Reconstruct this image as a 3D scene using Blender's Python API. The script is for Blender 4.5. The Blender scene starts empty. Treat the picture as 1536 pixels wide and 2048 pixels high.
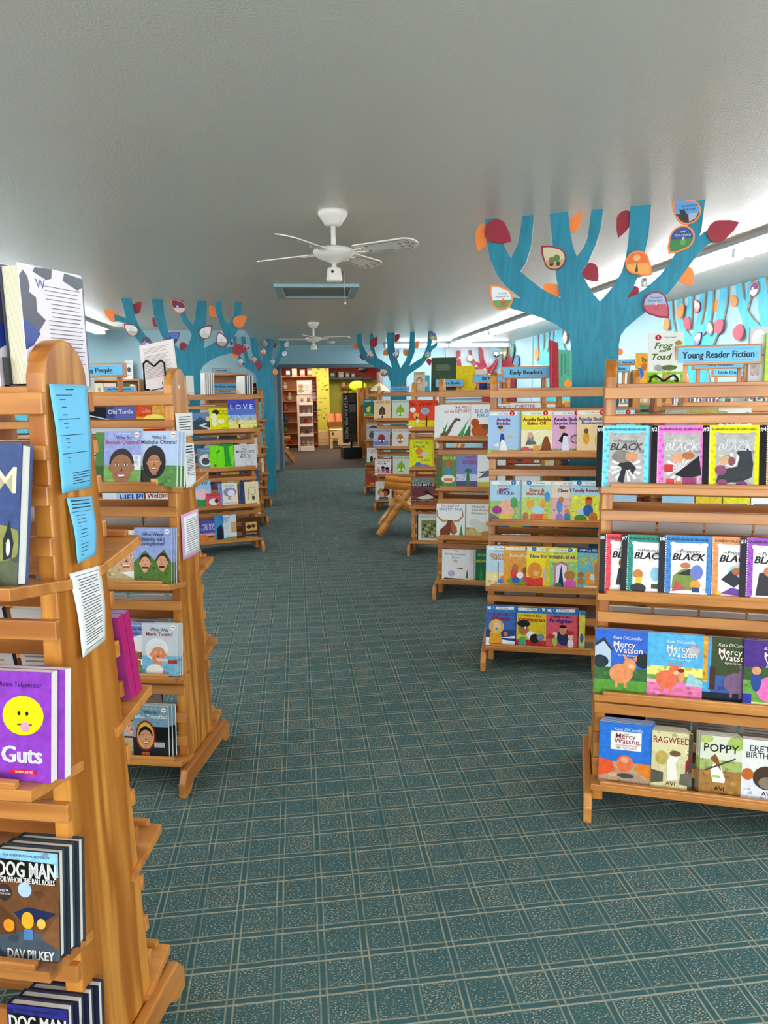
import bpy, math, random
from mathutils import Vector, Matrix, Euler
D2R = math.radians
scene = bpy.context.scene
# ------------------------------------------------------------------ camera
CAM = {'m': [[0.992494, 0.034128, -0.117437, 0.0], [-0.121417, 0.160049, -0.979613, 0.0], [-0.014636, 0.986519, 0.162992, 1.45], [0.0, 0.0, 0.0, 1.0]]}
cam = bpy.data.objects.new('camera', bpy.data.cameras.new('camera'))
scene.collection.objects.link(cam)
cam.matrix_world = Matrix(CAM['m'])
cam.data.sensor_fit = 'VERTICAL'
cam.data.sensor_height = 36.0
cam.data.lens = 1420.0 / 2048.0 * 36.0
cam.data.clip_start = 0.02
scene.camera = cam
# ------------------------------------------------------------------ view / world / light levels
scene.view_settings.view_transform = 'Standard'
scene.view_settings.look = 'None'
scene.view_settings.gamma = 1.0
scene.view_settings.use_curve_mapping = False
scene.view_settings.exposure = 0.22
TUBE_POWER = 52.0
FAR_ROOM_POWER = 95.0
REAR_LIGHT_POWER = 200.0
wd = bpy.data.worlds.new('world'); scene.world = wd; wd.use_nodes = True
wd.node_tree.nodes['Background'].inputs[0].default_value = (0.75, 0.82, 0.9, 1)
wd.node_tree.nodes['Background'].inputs[1].default_value = 0.6
CEIL = 2.42; WALL_R = 4.15; WALL_L = -4.6; BACK_L = 10.95; FAR = 14.2; REAR = -3.2; JOG = -0.72
# area light added for an assumed, unseen window behind the viewpoint
def area(name, loc, rot, sx, sy, power, col):
    l = bpy.data.lights.new(name, 'AREA'); l.shape = 'RECTANGLE'; l.size = sx; l.size_y = sy
    l.energy = power; l.color = col
    o = bpy.data.objects.new(name, l); o.location = loc; o.rotation_euler = rot
    scene.collection.objects.link(o); return o
area('assumed_daylight', (0.2, REAR + 0.06, 1.35), (D2R(90), 0, 0), 5.0, 1.5, REAR_LIGHT_POWER, (0.93, 0.97, 1.0))
area('far_room_lamp', (0.6, 17.5, 2.5), (0, 0, 0), 2.0, 3.0, FAR_ROOM_POWER, (1.0, 0.9, 0.76))
area('far_room_fill_rear', (0.9, 20.6, 2.5), (0, 0, 0), 3.0, 1.5, FAR_ROOM_POWER, (1.0, 0.9, 0.76))  # fill light added to brighten the back of the far room

# ------------------------------------------------------------------ materials
def lin(h):
    if len(h) == 3: h = ''.join(c * 2 for c in h)
    o = []
    for i in (0, 2, 4):
        c = int(h[i:i + 2], 16) / 255.0
        o.append(c / 12.92 if c <= 0.04045 else ((c + 0.055) / 1.055) ** 2.4)
    return tuple(o) + (1.0,)
MC = {}
def mat(h, rough=0.35, metal=0.0, emit=0.0, key=None):
    k = (h, rough, metal, emit)
    if k in MC: return MC[k]
    m = bpy.data.materials.new('paint_' + h); m.use_nodes = True
    b = m.node_tree.nodes['Principled BSDF']
    b.inputs['Base Color'].default_value = lin(h)
    b.inputs['Roughness'].default_value = rough
    b.inputs['Metallic'].default_value = metal
    if rough == 0.36:
        b.inputs['Specular IOR Level'].default_value = .14
        t = m.node_tree; tc = t.nodes.new('ShaderNodeTexCoord'); nz = t.nodes.new('ShaderNodeTexNoise')
        nz.inputs['Scale'].default_value = 55; nz.inputs['Detail'].default_value = 4
        mx = t.nodes.new('ShaderNodeMix'); mx.data_type = 'RGBA'; c = lin(h); lum = sum(c[:3]) / 3
        k = .5 if lum < .55 else .86
        mx.inputs['A'].default_value = tuple(v * k for v in c[:3]) + (1,); mx.inputs['B'].default_value = tuple(min(1, v * (1.35 if k == .5 else 1.06)) for v in c[:3]) + (1,)
        t.links.new(tc.outputs['Object'], nz.inputs['Vector']); t.links.new(nz.outputs[0], mx.inputs['Factor']); t.links.new(mx.outputs['Result'], b.inputs['Base Color'])
    if emit:
        b.inputs['Emission Color'].default_value = lin(h); b.inputs['Emission Strength'].default_value = emit
    MC[k] = m; return m
def nt_new(name):
    m = bpy.data.materials.new(name); m.use_nodes = True
    t = m.node_tree; b = t.nodes['Principled BSDF']
    def N(kind, **kw):
        n = t.nodes.new(kind)
        for a, v in kw.items():
            if a.startswith('i_'):
                n.inputs[int(a[2:]) if a[2:].isdigit() else a[2:]].default_value = v
            else: setattr(n, a, v)
        return n
    return m, t, b, N
def wood(name, axis, c1='f0b56c', c2='d48a3c', c3='9c5a20', rough=0.34, scale=1.0, rings=16.0):
    """varnished pine: long grain along axis, growth rings, a few knots"""
    m, t, b, N = nt_new(name); L = t.links.new
    tc = N('ShaderNodeTexCoord'); oi = N('ShaderNodeObjectInfo')
    mp = N('ShaderNodeMapping')
    s = {'x': (0.9, 9, 9), 'y': (9, 0.9, 9), 'z': (9, 9, 0.9)}[axis]
    mp.inputs['Scale'].default_value = tuple(v * scale for v in s)
    ad = N('ShaderNodeVectorMath', operation='ADD')
    mu = N('ShaderNodeVectorMath', operation='SCALE'); mu.inputs['Scale'].default_value = 3.1
    L(oi.outputs['Location'], mu.inputs[0]); L(tc.outputs['Object'], mp.inputs['Vector'])
    L(mp.outputs[0], ad.inputs[0]); L(mu.outputs[0], ad.inputs[1])
    nz = N('ShaderNodeTexNoise'); nz.inputs['Scale'].default_value = 1.0; nz.inputs['Detail'].default_value = 2.0
    nz.inputs['Distortion'].default_value = 0.6
    L(ad.outputs[0], nz.inputs['Vector'])
    m1 = N('ShaderNodeMath', operation='MULTIPLY', i_1=rings); L(nz.outputs[0], m1.inputs[0])
    sn = N('ShaderNodeMath', operation='SINE'); L(m1.outputs[0], sn.inputs[0])
    r1 = N('ShaderNodeMapRange'); r1.inputs['From Min'].default_value = -1; r1.inputs['From Max'].default_value = 1
    L(sn.outputs[0], r1.inputs[0])
    fine = N('ShaderNodeTexNoise'); fine.inputs['Scale'].default_value = 6.0; fine.inputs['Detail'].default_value = 4.0
    L(ad.outputs[0], fine.inputs['Vector'])
    cr = N('ShaderNodeValToRGB'); e = cr.color_ramp.elements
    e[0].position = 0.0; e[0].color = lin(c2); e[1].position = 1.0; e[1].color = lin(c1)
    L(r1.outputs[0], cr.inputs[0])
    mx = N('ShaderNodeMix', data_type='RGBA'); L(cr.outputs[0], mx.inputs['A']); mx.inputs['B'].default_value = lin(c2)
    fr = N('ShaderNodeMapRange'); fr.inputs['From Min'].default_value = 0.4; fr.inputs['From Max'].default_value = 0.75; fr.inputs['To Max'].default_value = 0.6
    L(fine.outputs[0], fr.inputs[0]); L(fr.outputs[0], mx.inputs['Factor'])
    vo = N('ShaderNodeTexVoronoi'); vo.inputs['Scale'].default_value = 0.62
    L(ad.outputs[0], vo.inputs['Vector'])
    kr = N('ShaderNodeMapRange'); kr.inputs['From Min'].default_value = 0.03; kr.inputs['From Max'].default_value = 0.14
    kr.inputs['To Min'].default_value = 0.9; kr.inputs['To Max'].default_value = 0.0
    L(vo.outputs['Distance'], kr.inputs[0])
    mk = N('ShaderNodeMix', data_type='RGBA'); L(kr.outputs[0], mk.inputs['Factor'])
    L(mx.outputs['Result'], mk.inputs['A']); mk.inputs['B'].default_value = lin(c3)
    L(mk.outputs['Result'], b.inputs['Base Color'])
    b.inputs['Roughness'].default_value = rough
    bp = N('ShaderNodeBump'); bp.inputs['Strength'].default_value = 0.08; L(fine.outputs[0], bp.inputs['Height']); L(bp.outputs[0], b.inputs['Normal'])
    return m
WX = wood('pine_along_x', 'x', 'cb8740', 'a6632a', '643414')
WY = wood('pine_along_y', 'y', 'cb8740', 'a6632a', '643414')
WZ = wood('pine_along_z', 'z', 'd8933e', 'a25c18', '5a2c0a', rings=24.0)
LOG = wood('log_wood', 'x', 'd89440', 'b06c22', '6a3a12', 0.25)
PALE = wood('pale_pine', 'x', 'efcf9c', 'd8b078', 'a87c48', 0.5)
def teal(name, c1, c2, c3):
    m, t, b, N = nt_new(name); L = t.links.new
    tc = N('ShaderNodeTexCoord'); mp = N('ShaderNodeMapping'); mp.inputs['Scale'].default_value = (9, 9, 1.1)
    L(tc.outputs['Object'], mp.inputs[0])
    nz = N('ShaderNodeTexNoise'); nz.inputs['Scale'].default_value = 1.4; nz.inputs['Detail'].default_value = 3; nz.inputs['Distortion'].default_value = 0.7
    L(mp.outputs[0], nz.inputs['Vector'])
    m1 = N('ShaderNodeMath', operation='MULTIPLY', i_1=34.0); L(nz.outputs[0], m1.inputs[0])
    sn = N('ShaderNodeMath', operation='SINE'); L(m1.outputs[0], sn.inputs[0])
    r1 = N('ShaderNodeMapRange'); r1.inputs['From Min'].default_value = -1; r1.inputs['From Max'].default_value = 1; L(sn.outputs[0], r1.inputs[0])
    cr = N('ShaderNodeValToRGB'); e = cr.color_ramp.elements
    e[0].position = 0; e[0].color = lin(c1); e[1].position = 1; e[1].color = lin(c3); x = e.new(0.35); x.color = lin(c2)
    L(r1.outputs[0], cr.inputs[0]); L(cr.outputs[0], b.inputs['Base Color']); b.inputs['Roughness'].default_value = 0.5
    return m
TEAL = teal('teal_stained_plywood', '0c7a90', '0f8199', '1288a0')
TEAL_LIT = teal('teal_plywood_lit_tone', '30a8c2', '36aecb', '44b8d4')  # lighter copy of the teal: light on the wall trees put into the colour
REDT = teal('red_stained_plywood', '7a1424', '861828', '901c2c')
def noisy(name, c1, c2, sc, rough, bump=0.0, bsc=60.0, det=3.0):
    m, t, b, N = nt_new(name); L = t.links.new
    tc = N('ShaderNodeTexCoord')
    nz = N('ShaderNodeTexNoise'); nz.inputs['Scale'].default_value = sc; nz.inputs['Detail'].default_value = det
    L(tc.outputs['Object'], nz.inputs['Vector'])
    mx = N('ShaderNodeMix', data_type='RGBA'); mx.inputs['A'].default_value = lin(c1); mx.inputs['B'].default_value = lin(c2)
    L(nz.outputs[0], mx.inputs['Factor']); L(mx.outputs['Result'], b.inputs['Base Color']); b.inputs['Roughness'].default_value = rough
    if bump:
        n2 = N('ShaderNodeTexNoise'); n2.inputs['Scale'].default_value = bsc; n2.inputs['Detail'].default_value = 2
        L(tc.outputs['Object'], n2.inputs['Vector'])
        bp = N('ShaderNodeBump'); bp.inputs['Strength'].default_value = bump; bp.inputs['Distance'].default_value = 0.02
        L(n2.outputs[0], bp.inputs['Height']); L(bp.outputs[0], b.inputs['Normal'])
    return m
CEILM = noisy('ceiling_paint', 'e2dacd', 'e8e0d3', 0.8, 0.4, 0.12, 110.0)
WALLM = noisy('pale_blue_wall_paint', 'a3c6d0', 'a9cbd5', 2.0, 0.6, 0.05, 80)
SLATE = mat('59656e', 0.5)
def carpet():
    m, t, b, N = nt_new('teal_plaid_carpet'); L = t.links.new
    tc = N('ShaderNodeTexCoord'); sep = N('ShaderNodeSeparateXYZ'); L(tc.outputs['Object'], sep.inputs[0])
    def M(op, a, bb=None, c=None):
        n = N('ShaderNodeMath', operation=op)
        for i, v in enumerate((a, bb, c)):
            if v is None: continue
            if isinstance(v, (int, float)): n.inputs[i].default_value = v
            else: L(v, n.inputs[i])
        return n.outputs[0]
    # slight waviness of the yarn rows
    wv = N('ShaderNodeTexNoise'); wv.inputs['Scale'].default_value = 14.0; L(tc.outputs['Object'], wv.inputs['Vector'])
    wob = M('MULTIPLY', M('SUBTRACT', wv.outputs[0], 0.5), 0.006)
    X = M('ADD', sep.outputs[0], wob); Y = M('ADD', sep.outputs[1], wob)
    def line(co, period, phase, w):
        f = M('ABSOLUTE', M('SUBTRACT', M('FRACT', M('DIVIDE', M('SUBTRACT', co, phase - period / 2), period)), 0.5))
        return M('MULTIPLY', M('SUBTRACT', 1.0, M('SMOOTHSTEP' if False else 'MINIMUM', M('DIVIDE', f, w / period), 1.0)), 1.0)
    PX, PY = 0.1135, 0.1085
    ln = N('ShaderNodeTexNoise'); ln.inputs['Scale'].default_value = 7.0; ln.inputs['Detail'].default_value = 3; L(tc.outputs['Object'], ln.inputs['Vector'])
    fade = N('ShaderNodeMapRange'); fade.inputs['From Min'].default_value = .35; fade.inputs['From Max'].default_value = .62; fade.inputs['To Min'].default_value = .25; L(ln.outputs[0], fade.inputs[0])
    lx = M('MAXIMUM', line(X, PX, 0.009, 0.0036), line(X, PX, 0.027, 0.0036))
    ly = M('MAXIMUM', line(Y, PY, 1.859, 0.004), M('MULTIPLY', line(Y, PY, 1.878, 0.0036), 0.7))
    # yarn loops: fine dashes, stretched in x
    mp = N('ShaderNodeMapping'); mp.inputs['Scale'].default_value = (170, 330, 1); L(tc.outputs['Object'], mp.inputs[0])
    dn = N('ShaderNodeTexNoise'); dn.inputs['Scale'].default_value = 1.0; dn.inputs['Detail'].default_value = 1.5; L(mp.outputs[0], dn.inputs['Vector'])
    # per-square amount of beige flecks
    ix = M('FLOOR', M('DIVIDE', M('SUBTRACT', X, 0.018), PX)); iy = M('FLOOR', M('DIVIDE', M('SUBTRACT', Y, 1.868), PY))
    cb = N('ShaderNodeCombineXYZ'); L(ix, cb.inputs[0]); L(iy, cb.inputs[1])
    wn = N('ShaderNodeTexWhiteNoise', noise_dimensions='2D'); L(cb.outputs[0], wn.inputs['Vector'])
    thr = M('SUBTRACT', 0.60, M('MULTIPLY', wn.outputs[0], 0.05))
    fle = N('ShaderNodeMapRange'); L(dn.outputs[0], fle.inputs[0]); L(thr, fle.inputs['From Min']); L(M('ADD', thr, 0.05), fle.inputs['From Max'])
    # no flecks right beside the lines (dark band between the doubled yarns)
    bx = M('GREATER_THAN', M('ABSOLUTE', M('SUBTRACT', M('FRACT', M('DIVIDE', M('SUBTRACT', X, 0.018 - PX / 2), PX)), 0.5)), 0.13)
    by = M('GREATER_THAN', M('ABSOLUTE', M('SUBTRACT', M('FRACT', M('DIVIDE', M('SUBTRACT', Y, 1.868 - PY / 2), PY)), 0.5)), 0.12)
    fl = M('MULTIPLY', M('MULTIPLY', fle.outputs[0], bx), M('MULTIPLY', by, 0.75))
    lines = M('MINIMUM', M('MULTIPLY', M('MAXIMUM', M('MULTIPLY', M('MULTIPLY', lx, fade.outputs[0]), 0.85), ly), M('ADD', -0.15, M('MULTIPLY', dn.outputs[0], 2.3))), 1.0)
    fac = M('MAXIMUM', M('MULTIPLY', lines, 0.85), fl)
    big = N('ShaderNodeTexNoise'); big.inputs['Scale'].default_value = 1.1; big.inputs['Detail'].default_value = 4; L(tc.outputs['Object'], big.inputs['Vector'])
    mp2 = N('ShaderNodeMapping'); mp2.inputs['Scale'].default_value = (6, 150, 1); L(tc.outputs['Object'], mp2.inputs[0])
    row = N('ShaderNodeTexNoise'); row.inputs['Scale'].default_value = 1.0; L(mp2.outputs[0], row.inputs['Vector'])
    base = N('ShaderNodeMix', data_type='RGBA'); base.inputs['A'].default_value = lin('1f4247'); base.inputs['B'].default_value = lin('486664')
    L(M('ADD', M('MULTIPLY', big.outputs[0], 0.6), M('MULTIPLY', row.outputs[0], 0.45)), base.inputs['Factor'])
    mx = N('ShaderNodeMix', data_type='RGBA'); L(fac, mx.inputs['Factor']); L(base.outputs['Result'], mx.inputs['A']); mx.inputs['B'].default_value = lin('b8a88e')
    L(mx.outputs['Result'], b.inputs['Base Color']); b.inputs['Roughness'].default_value = 0.95
    b.inputs['Specular IOR Level'].default_value = 0.15
    bp = N('ShaderNodeBump'); bp.inputs['Strength'].default_value = 0.4; bp.inputs['Distance'].default_value = 0.003
    L(dn.outputs[0], bp.inputs['Height']); L(bp.outputs[0], b.inputs['Normal'])
    return m
CARPET = carpet()
BROWNC = noisy('brown_carpet', '2c2018', '4a382c', 40, 0.95)
PAPERE = mat('efe9dc', 0.7)
GOLDW = mat('e4dcc4', 0.6)
WHITE = mat('e9e4da', 0.4)
CREAM = mat('e8ddc8', 0.4)
STEEL = mat('1c1c1e', 0.35, 0.6)

# ------------------------------------------------------------------ mesh builder
class MB:
    def __init__(s): s.v = []; s.f = []; s.m = []; s.mats = []
    def mi(s, m):
        if m not in s.mats: s.mats.append(m)
        return s.mats.index(m)
    def add(s, vs, fs, m):
        o = len(s.v); s.v += [tuple(v) for v in vs]; i = s.mi(m)
        for f in fs: s.f.append(tuple(o + k for k in f)); s.m.append(i)
    def box(s, x0, x1, y0, y1, z0, z1, m, sh0=0.0, sh1=0.0):
        """box; sh0/sh1 shift y of the bottom/top edges"""
        vs = [(x0, y0 + sh0, z0), (x1, y0 + sh0, z0), (x1, y1 + sh0, z0), (x0, y1 + sh0, z0),
              (x0, y0 + sh1, z1), (x1, y0 + sh1, z1), (x1, y1 + sh1, z1), (x0, y1 + sh1, z1)]
        s.add(vs, [(0, 3, 2, 1), (4, 5, 6, 7), (0, 1, 5, 4), (1, 2, 6, 5), (2, 3, 7, 6), (3, 0, 4, 7)], m)
    def prism(s, poly, a0, a1, fn, m, m2=None):
        """extrude a 2-d polygon between a0 and a1; fn(p, q, a) -> xyz"""
        n = len(poly)
        vs = [fn(p, q, a0) for p, q in poly] + [fn(p, q, a1) for p, q in poly]
        s.add(vs, [tuple(range(n)), tuple(range(2 * n - 1, n - 1, -1))], m)
        o = len(s.v) - 2 * n; i = s.mi(m2 or m)
        for k in range(n):
            j = (k + 1) % n
            s.f.append((o + k, o + n + k, o + n + j, o + j)); s.m.append(i)
    def tube(s, a, b, r0, r1, m, n=10, caps=True):
        a = Vector(a); b = Vector(b); d = (b - a).normalized()
        u = d.orthogonal().normalized(); w = d.cross(u)
        vs = []
        for c, r in ((a, r0), (b, r1)):
            for k in range(n):
                t = 2 * math.pi * k / n; vs.append(c + u * (r * math.cos(t)) + w * (r * math.sin(t)))
        fs = [(k, (k + 1) % n, n + (k + 1) % n, n + k) for k in range(n)]
        if caps: fs += [tuple(range(n - 1, -1, -1)), tuple(range(n, 2 * n))]
        s.add(vs, fs, m)
    def path(s, pts, r, m, n=8):
        for a, b in zip(pts[:-1], pts[1:]): s.tube(a, b, r, r, m, n)
    def lathe(s, prof, m, cx=0, cy=0, n=28, ridge=0.0):
        vs = []
        for r, z in prof:
            for k in range(n):
                t = 2 * math.pi * k / n; rr = r * (1 + (ridge if k % 2 else 0)); vs.append((cx + rr * math.cos(t), cy + rr * math.sin(t), z))
        fs = []
        for i in range(len(prof) - 1):
            for k in range(n):
                j = (k + 1) % n; fs.append((i * n + k, i * n + j, (i + 1) * n + j, (i + 1) * n + k))
        fs += [tuple(range(n - 1, -1, -1)), tuple(range((len(prof) - 1) * n, len(prof) * n))]
        s.add(vs, fs, m)
    def ball(s, c, rx, ry, rz, m, n=10):
        vs = [(c[0], c[1], c[2] - rz)]; fs = []
        for i in range(1, n):
            t = math.pi * i / n
            for k in range(n + 2):
                a = 2 * math.pi * k / (n + 2)
                vs.append((c[0] + rx * math.sin(t) * math.cos(a), c[1] + ry * math.sin(t) * math.sin(a), c[2] - rz * math.cos(t)))
        vs.append((c[0], c[1], c[2] + rz)); q = n + 2
        for k in range(q): fs.append((0, 1 + (k + 1) % q, 1 + k))
        for i in range(n - 2):
            for k in range(q):
                j = (k + 1) % q; fs.append((1 + i * q + k, 1 + i * q + j, 1 + (i + 1) * q + j, 1 + (i + 1) * q + k))
        l = len(vs) - 1
        for k in range(q): fs.append((l, 1 + (n - 2) * q + k, 1 + (n - 2) * q + (k + 1) % q))
        s.add(vs, fs, m)
    def mesh(s, name):
        me = bpy.data.meshes.new(name); me.from_pydata(s.v, [], s.f)
        for m in s.mats: me.materials.append(m)
        me.polygons.foreach_set('material_index', s.m)
        me.update(); return me
    def build(s, name, parent=None, bevel=0.0, smooth=False):
        me = s.mesh(name)
        return link(name, me, parent, bevel, smooth)
def link(name, me, parent=None, bevel=0.0, smooth=False):
    o = bpy.data.objects.new(name, me); scene.collection.objects.link(o)
    if parent: o.parent = parent
    if smooth:
        for p in me.polygons: p.use_smooth = True
    if bevel:
        b = o.modifiers.new('bevel', 'BEVEL'); b.width = bevel; b.segments = 2; b.limit_method = 'ANGLE'
    return o
def empty(name, loc=(0, 0, 0), rz=0.0, rx=0.0):
    o = bpy.data.objects.new(name, None); scene.collection.objects.link(o)
    o.location = loc; o.rotation_euler = (rx, 0, rz); o.empty_display_size = 0.05; return o
def tag(o, label, cat, group=None, kind=None):
    if label: o['label'] = label
    if cat: o['category'] = cat
    if group: o['group'] = group
    if kind: o['kind'] = kind
    return o
def kids(o): return [c for c in bpy.data.objects if c.parent == o]
def struct(name, b, **k):
    o = b.build(name, **k); o['kind'] = 'structure'; return o
# ------------------------------------------------------------------ lettering
TX = {}
def text_mesh(s, style=0):
    k = (s, style)
    if k in TX: return TX[k]
    cu = bpy.data.curves.new('t', 'FONT'); cu.body = s; cu.size = 1.0; cu.resolution_u = 2
    cu.offset = {0: 0.006, 1: 0.0, 2: 0.010, 3: 0.008}[style]
    cu.shear = {0: 0, 1: 0.25, 2: 0, 3: 0.3}[style]
    o = bpy.data.objects.new('t', cu)
    me = bpy.data.meshes.new_from_object(o)
    vs = [(v.co.x, v.co.y) for v in me.vertices]; fs = [tuple(p.vertices) for p in me.polygons]
    bpy.data.objects.remove(o); bpy.data.curves.remove(cu); bpy.data.meshes.remove(me)
    if not vs: TX[k] = ([(0, 0)], [], 0.001); return TX[k]
    x0 = min(v[0] for v in vs); x1 = max(v[0] for v in vs)
    vs = [(x - (x0 + x1) / 2, y) for x, y in vs]
    TX[k] = (vs, fs, max(x1 - x0, 0.001)); return TX[k]
def put_text(b, s, cx, cy, cap, maxw, m, fn, style=0):
    """lettering with cap height cap (metres) centred at cx, cy; fn maps plane coordinates to xyz"""
    vs, fs, w = text_mesh(s, style)
    k = cap / 0.70; kx = min(k, maxw / w)
    if kx < k * 0.6: k = kx / 0.6
    for dx in {0: (0,), 1: (0,), 2: (-.028, 0, .028), 3: (-.022, .022)}[style]:
        b.add([fn(cx + (x + dx) * kx, cy + (y - 0.35) * k) for x, y in vs], fs, m)
def ell(cx, cy, rx, ry, n=18): return [(cx + rx * math.cos(2 * math.pi * i / n), cy + ry * math.sin(2 * math.pi * i / n)) for i in range(n)]
def clip01(p, e=0.0): return (min(max(p[0], e), 1 - e), min(max(p[1], e), 1 - e))
def art(b, items, w, h, fn, rough=0.3, eps=0.00012):
    """printed picture: flat shapes in unit coordinates; fn(x, z, depth) -> xyz"""
    d = 0.0
    def poly(pts, c):
        pts = [clip01(p) for p in pts]
        b.add([fn(x * w, y * h, d) for x, y in pts], [tuple(range(len(pts)))], mat(c, rough))
    for it in items:
        d += eps; k = it[0]
        if k == 'r':
            _, x0, y0, x1, y1, c = it; poly([(x0, y0), (x1, y0), (x1, y1), (x0, y1)], c)
            if rough == .36 and (x1 - x0) * (y1 - y0) > .1 and w < .4:
                q_ = random.Random(int(c, 16) + int(y0 * 100)); rgb = [int(c[j:j + 2], 16) for j in (0, 2, 4)]
                tn = [''.join('%02x' % min(255, int(v * f_)) for v in rgb) for f_ in (.8, 1.15, .9)]
                for j in range(16):
                    d += eps * .1; bx_ = q_.uniform(x0, x1); by_ = q_.uniform(y0, y1); br = q_.uniform(.015, .06)
                    pts = [(min(max(px_, x0), x1), min(max(py_, y0), y1)) for px_, py_ in ell(bx_, by_, br * q_.uniform(.6, 1.6), br * .6, 7)]
                    if by_ - br > y0 or y1 - y0 > br: poly(pts, tn[j % 3])
        elif k == 'e': _, cx, cy, rx, ry, c = it; poly(ell(cx, cy, rx, ry), c)
        elif k == 'p': poly(list(it[2:]), it[1])
        elif k == 's':
            _, cx, cy, r, c = it
            for i in range(14):
                a = 2 * math.pi * i / 14; q = w / h
                poly([(cx, cy), (cx + r * math.cos(a - .1), cy + r * q * math.sin(a - .1)), (cx + r * math.cos(a + .1), cy + r * q * math.sin(a + .1))], c)
        elif k == 'd':
            _, x0, y0, x1, y1, n, c = it
            if n == 1:
                N_ = 26
                for i in range(N_):
                    y = y0 + (y1 - y0) * (i + .5) / N_; poly(ell((x0 + x1) / 2, y, .011, .011 * w / h, 6), c)
            else:
                m_ = int(n * h / w)
                for i in range(n):
                    for j in range(m_):
                        cx = x0 + (x1 - x0) * (i + .5 + .5 * (j % 2)) / (n + .5); cy = y0 + (y1 - y0) * (j + .5) / m_
                        poly(ell(cx, cy, .034, .034 * w / h, 6), c)
        elif k == 'f':
            _, cx, cy, rx, ry, sk, hr = it
            dk_ = '5a3424'
            poly([(cx - rx * .3, cy - ry * .95), (cx - rx * .26, cy - ry * .5), (cx + rx * .26, cy - ry * .5), (cx + rx * .34, cy - ry * .95)], sk); d += eps
            for sx in (-1, 1): poly(ell(cx + sx * rx * .92, cy, rx * .13, ry * .16, 10), sk)
            d += eps
            poly([(cx + rx * 1.0 * math.cos(a_), cy + ry * .16 + ry * .86 * math.sin(a_)) for a_ in [math.pi * i_ / 14 for i_ in range(15)]], hr); d += eps
            poly([(cx + rx * .88 * math.cos(a_) * (1 - .16 * max(0, -math.sin(a_))), cy + ry * .9 * math.sin(a_) * (.78 if math.sin(a_) > 0 else 1)) for a_ in [math.pi * i_ / 12 for i_ in range(24)]], sk); d += eps
            for sx in (-1, 1):
                poly(ell(cx + sx * rx * .36, cy + ry * .14, rx * .15, ry * .055, 10), 'f2ece4')
                poly([(cx + sx * rx * .16, cy + ry * .26), (cx + sx * rx * .38, cy + ry * .31), (cx + sx * rx * .6, cy + ry * .26), (cx + sx * rx * .38, cy + ry * .27)], hr)
                poly([(cx + sx * rx * .2, cy + ry * .2), (cx + sx * rx * .38, cy + ry * .22), (cx + sx * rx * .54, cy + ry * .18), (cx + sx * rx * .38, cy + ry * .195)], dk_)
            d += eps
            for sx in (-1, 1):
                poly(ell(cx + sx * rx * .36, cy + ry * .14, rx * .07, ry * .05, 8), '201814')
                poly([(cx + sx * rx * .44, cy - ry * .22), (cx + sx * rx * .5, cy - ry * .34), (cx + sx * rx * .46, cy - ry * .46), (cx + sx * rx * .47, cy - ry * .34)], dk_)
            poly([(cx - rx * .16, cy - ry * .16), (cx, cy - ry * .2), (cx + rx * .16, cy - ry * .16), (cx + rx * .06, cy - ry * .12), (cx + rx * .03, cy + ry * .08), (cx - rx * .01, cy - ry * .12)], dk_)
            poly([(cx - rx * .4, cy - ry * .36), (cx + rx * .4, cy - ry * .36), (cx + rx * .22, cy - ry * .54), (cx - rx * .22, cy - ry * .54)], '7a2c28'); d += eps
            poly([(cx - rx * .34, cy - ry * .375), (cx + rx * .34, cy - ry * .375), (cx + rx * .2, cy - ry * .47), (cx - rx * .2, cy - ry * .47)], 'f6f0ea')
        elif k == 't':
            _, s, cx, cy, cap, c, mw, st = it
            put_text(b, s, cx * w, cy * h, cap * h * (1.22 if cap > .045 and st != 1 else 1.05), min(.97, mw * 1.06) * w, mat(c, rough), lambda x, z: fn(x, z, d), st)
# ------------------------------------------------------------------ books
BK = 0
def book_meshes(w, h, t, hard, bg, items, spine=None, back=None, pages='efe9dc'):
    tc = 0.0028 if hard else 0.0007; ins = 0.004 if hard else 0.0006
    m = mat(bg, 0.36); ms = mat(spine or bg, 0.36); mb = mat(back or bg, 0.4)
    c = MB(); x0 = -w / 2; x1 = w / 2
    c.box(x0, x1, 0, tc, 0, h, m); c.box(x0, x1, t - tc, t, 0, h, mb); c.box(x0, x0 + tc, tc, t - tc, 0, h, ms)
    art(c, items, w, h, lambda x, z, d: (x0 + x, -d, z), 0.36)
    if back and back != bg:
        art(c, [('r', .12, .7 - .06 * i, .84 - .1 * (i % 3), .72 - .06 * i, '8c8880') for i in range(8)], w, h, lambda x, z, d: (x1 - x, t + d, z), 0.3)
    p = MB(); pm = mat(pages, 0.75)
    p.box(x0 + tc, x1 - ins, tc, t - tc, ins, h - ins, pm)
    return c.mesh('cover'), p.mesh('page_block')
def book(meshes, loc, rz, rx, label, cat='book', group=None):
    o = empty('book', loc, rz, rx)
    link('cover', meshes[0], o); link('page_block', meshes[1], o)
    tag(o, label, cat, group); return o
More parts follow.
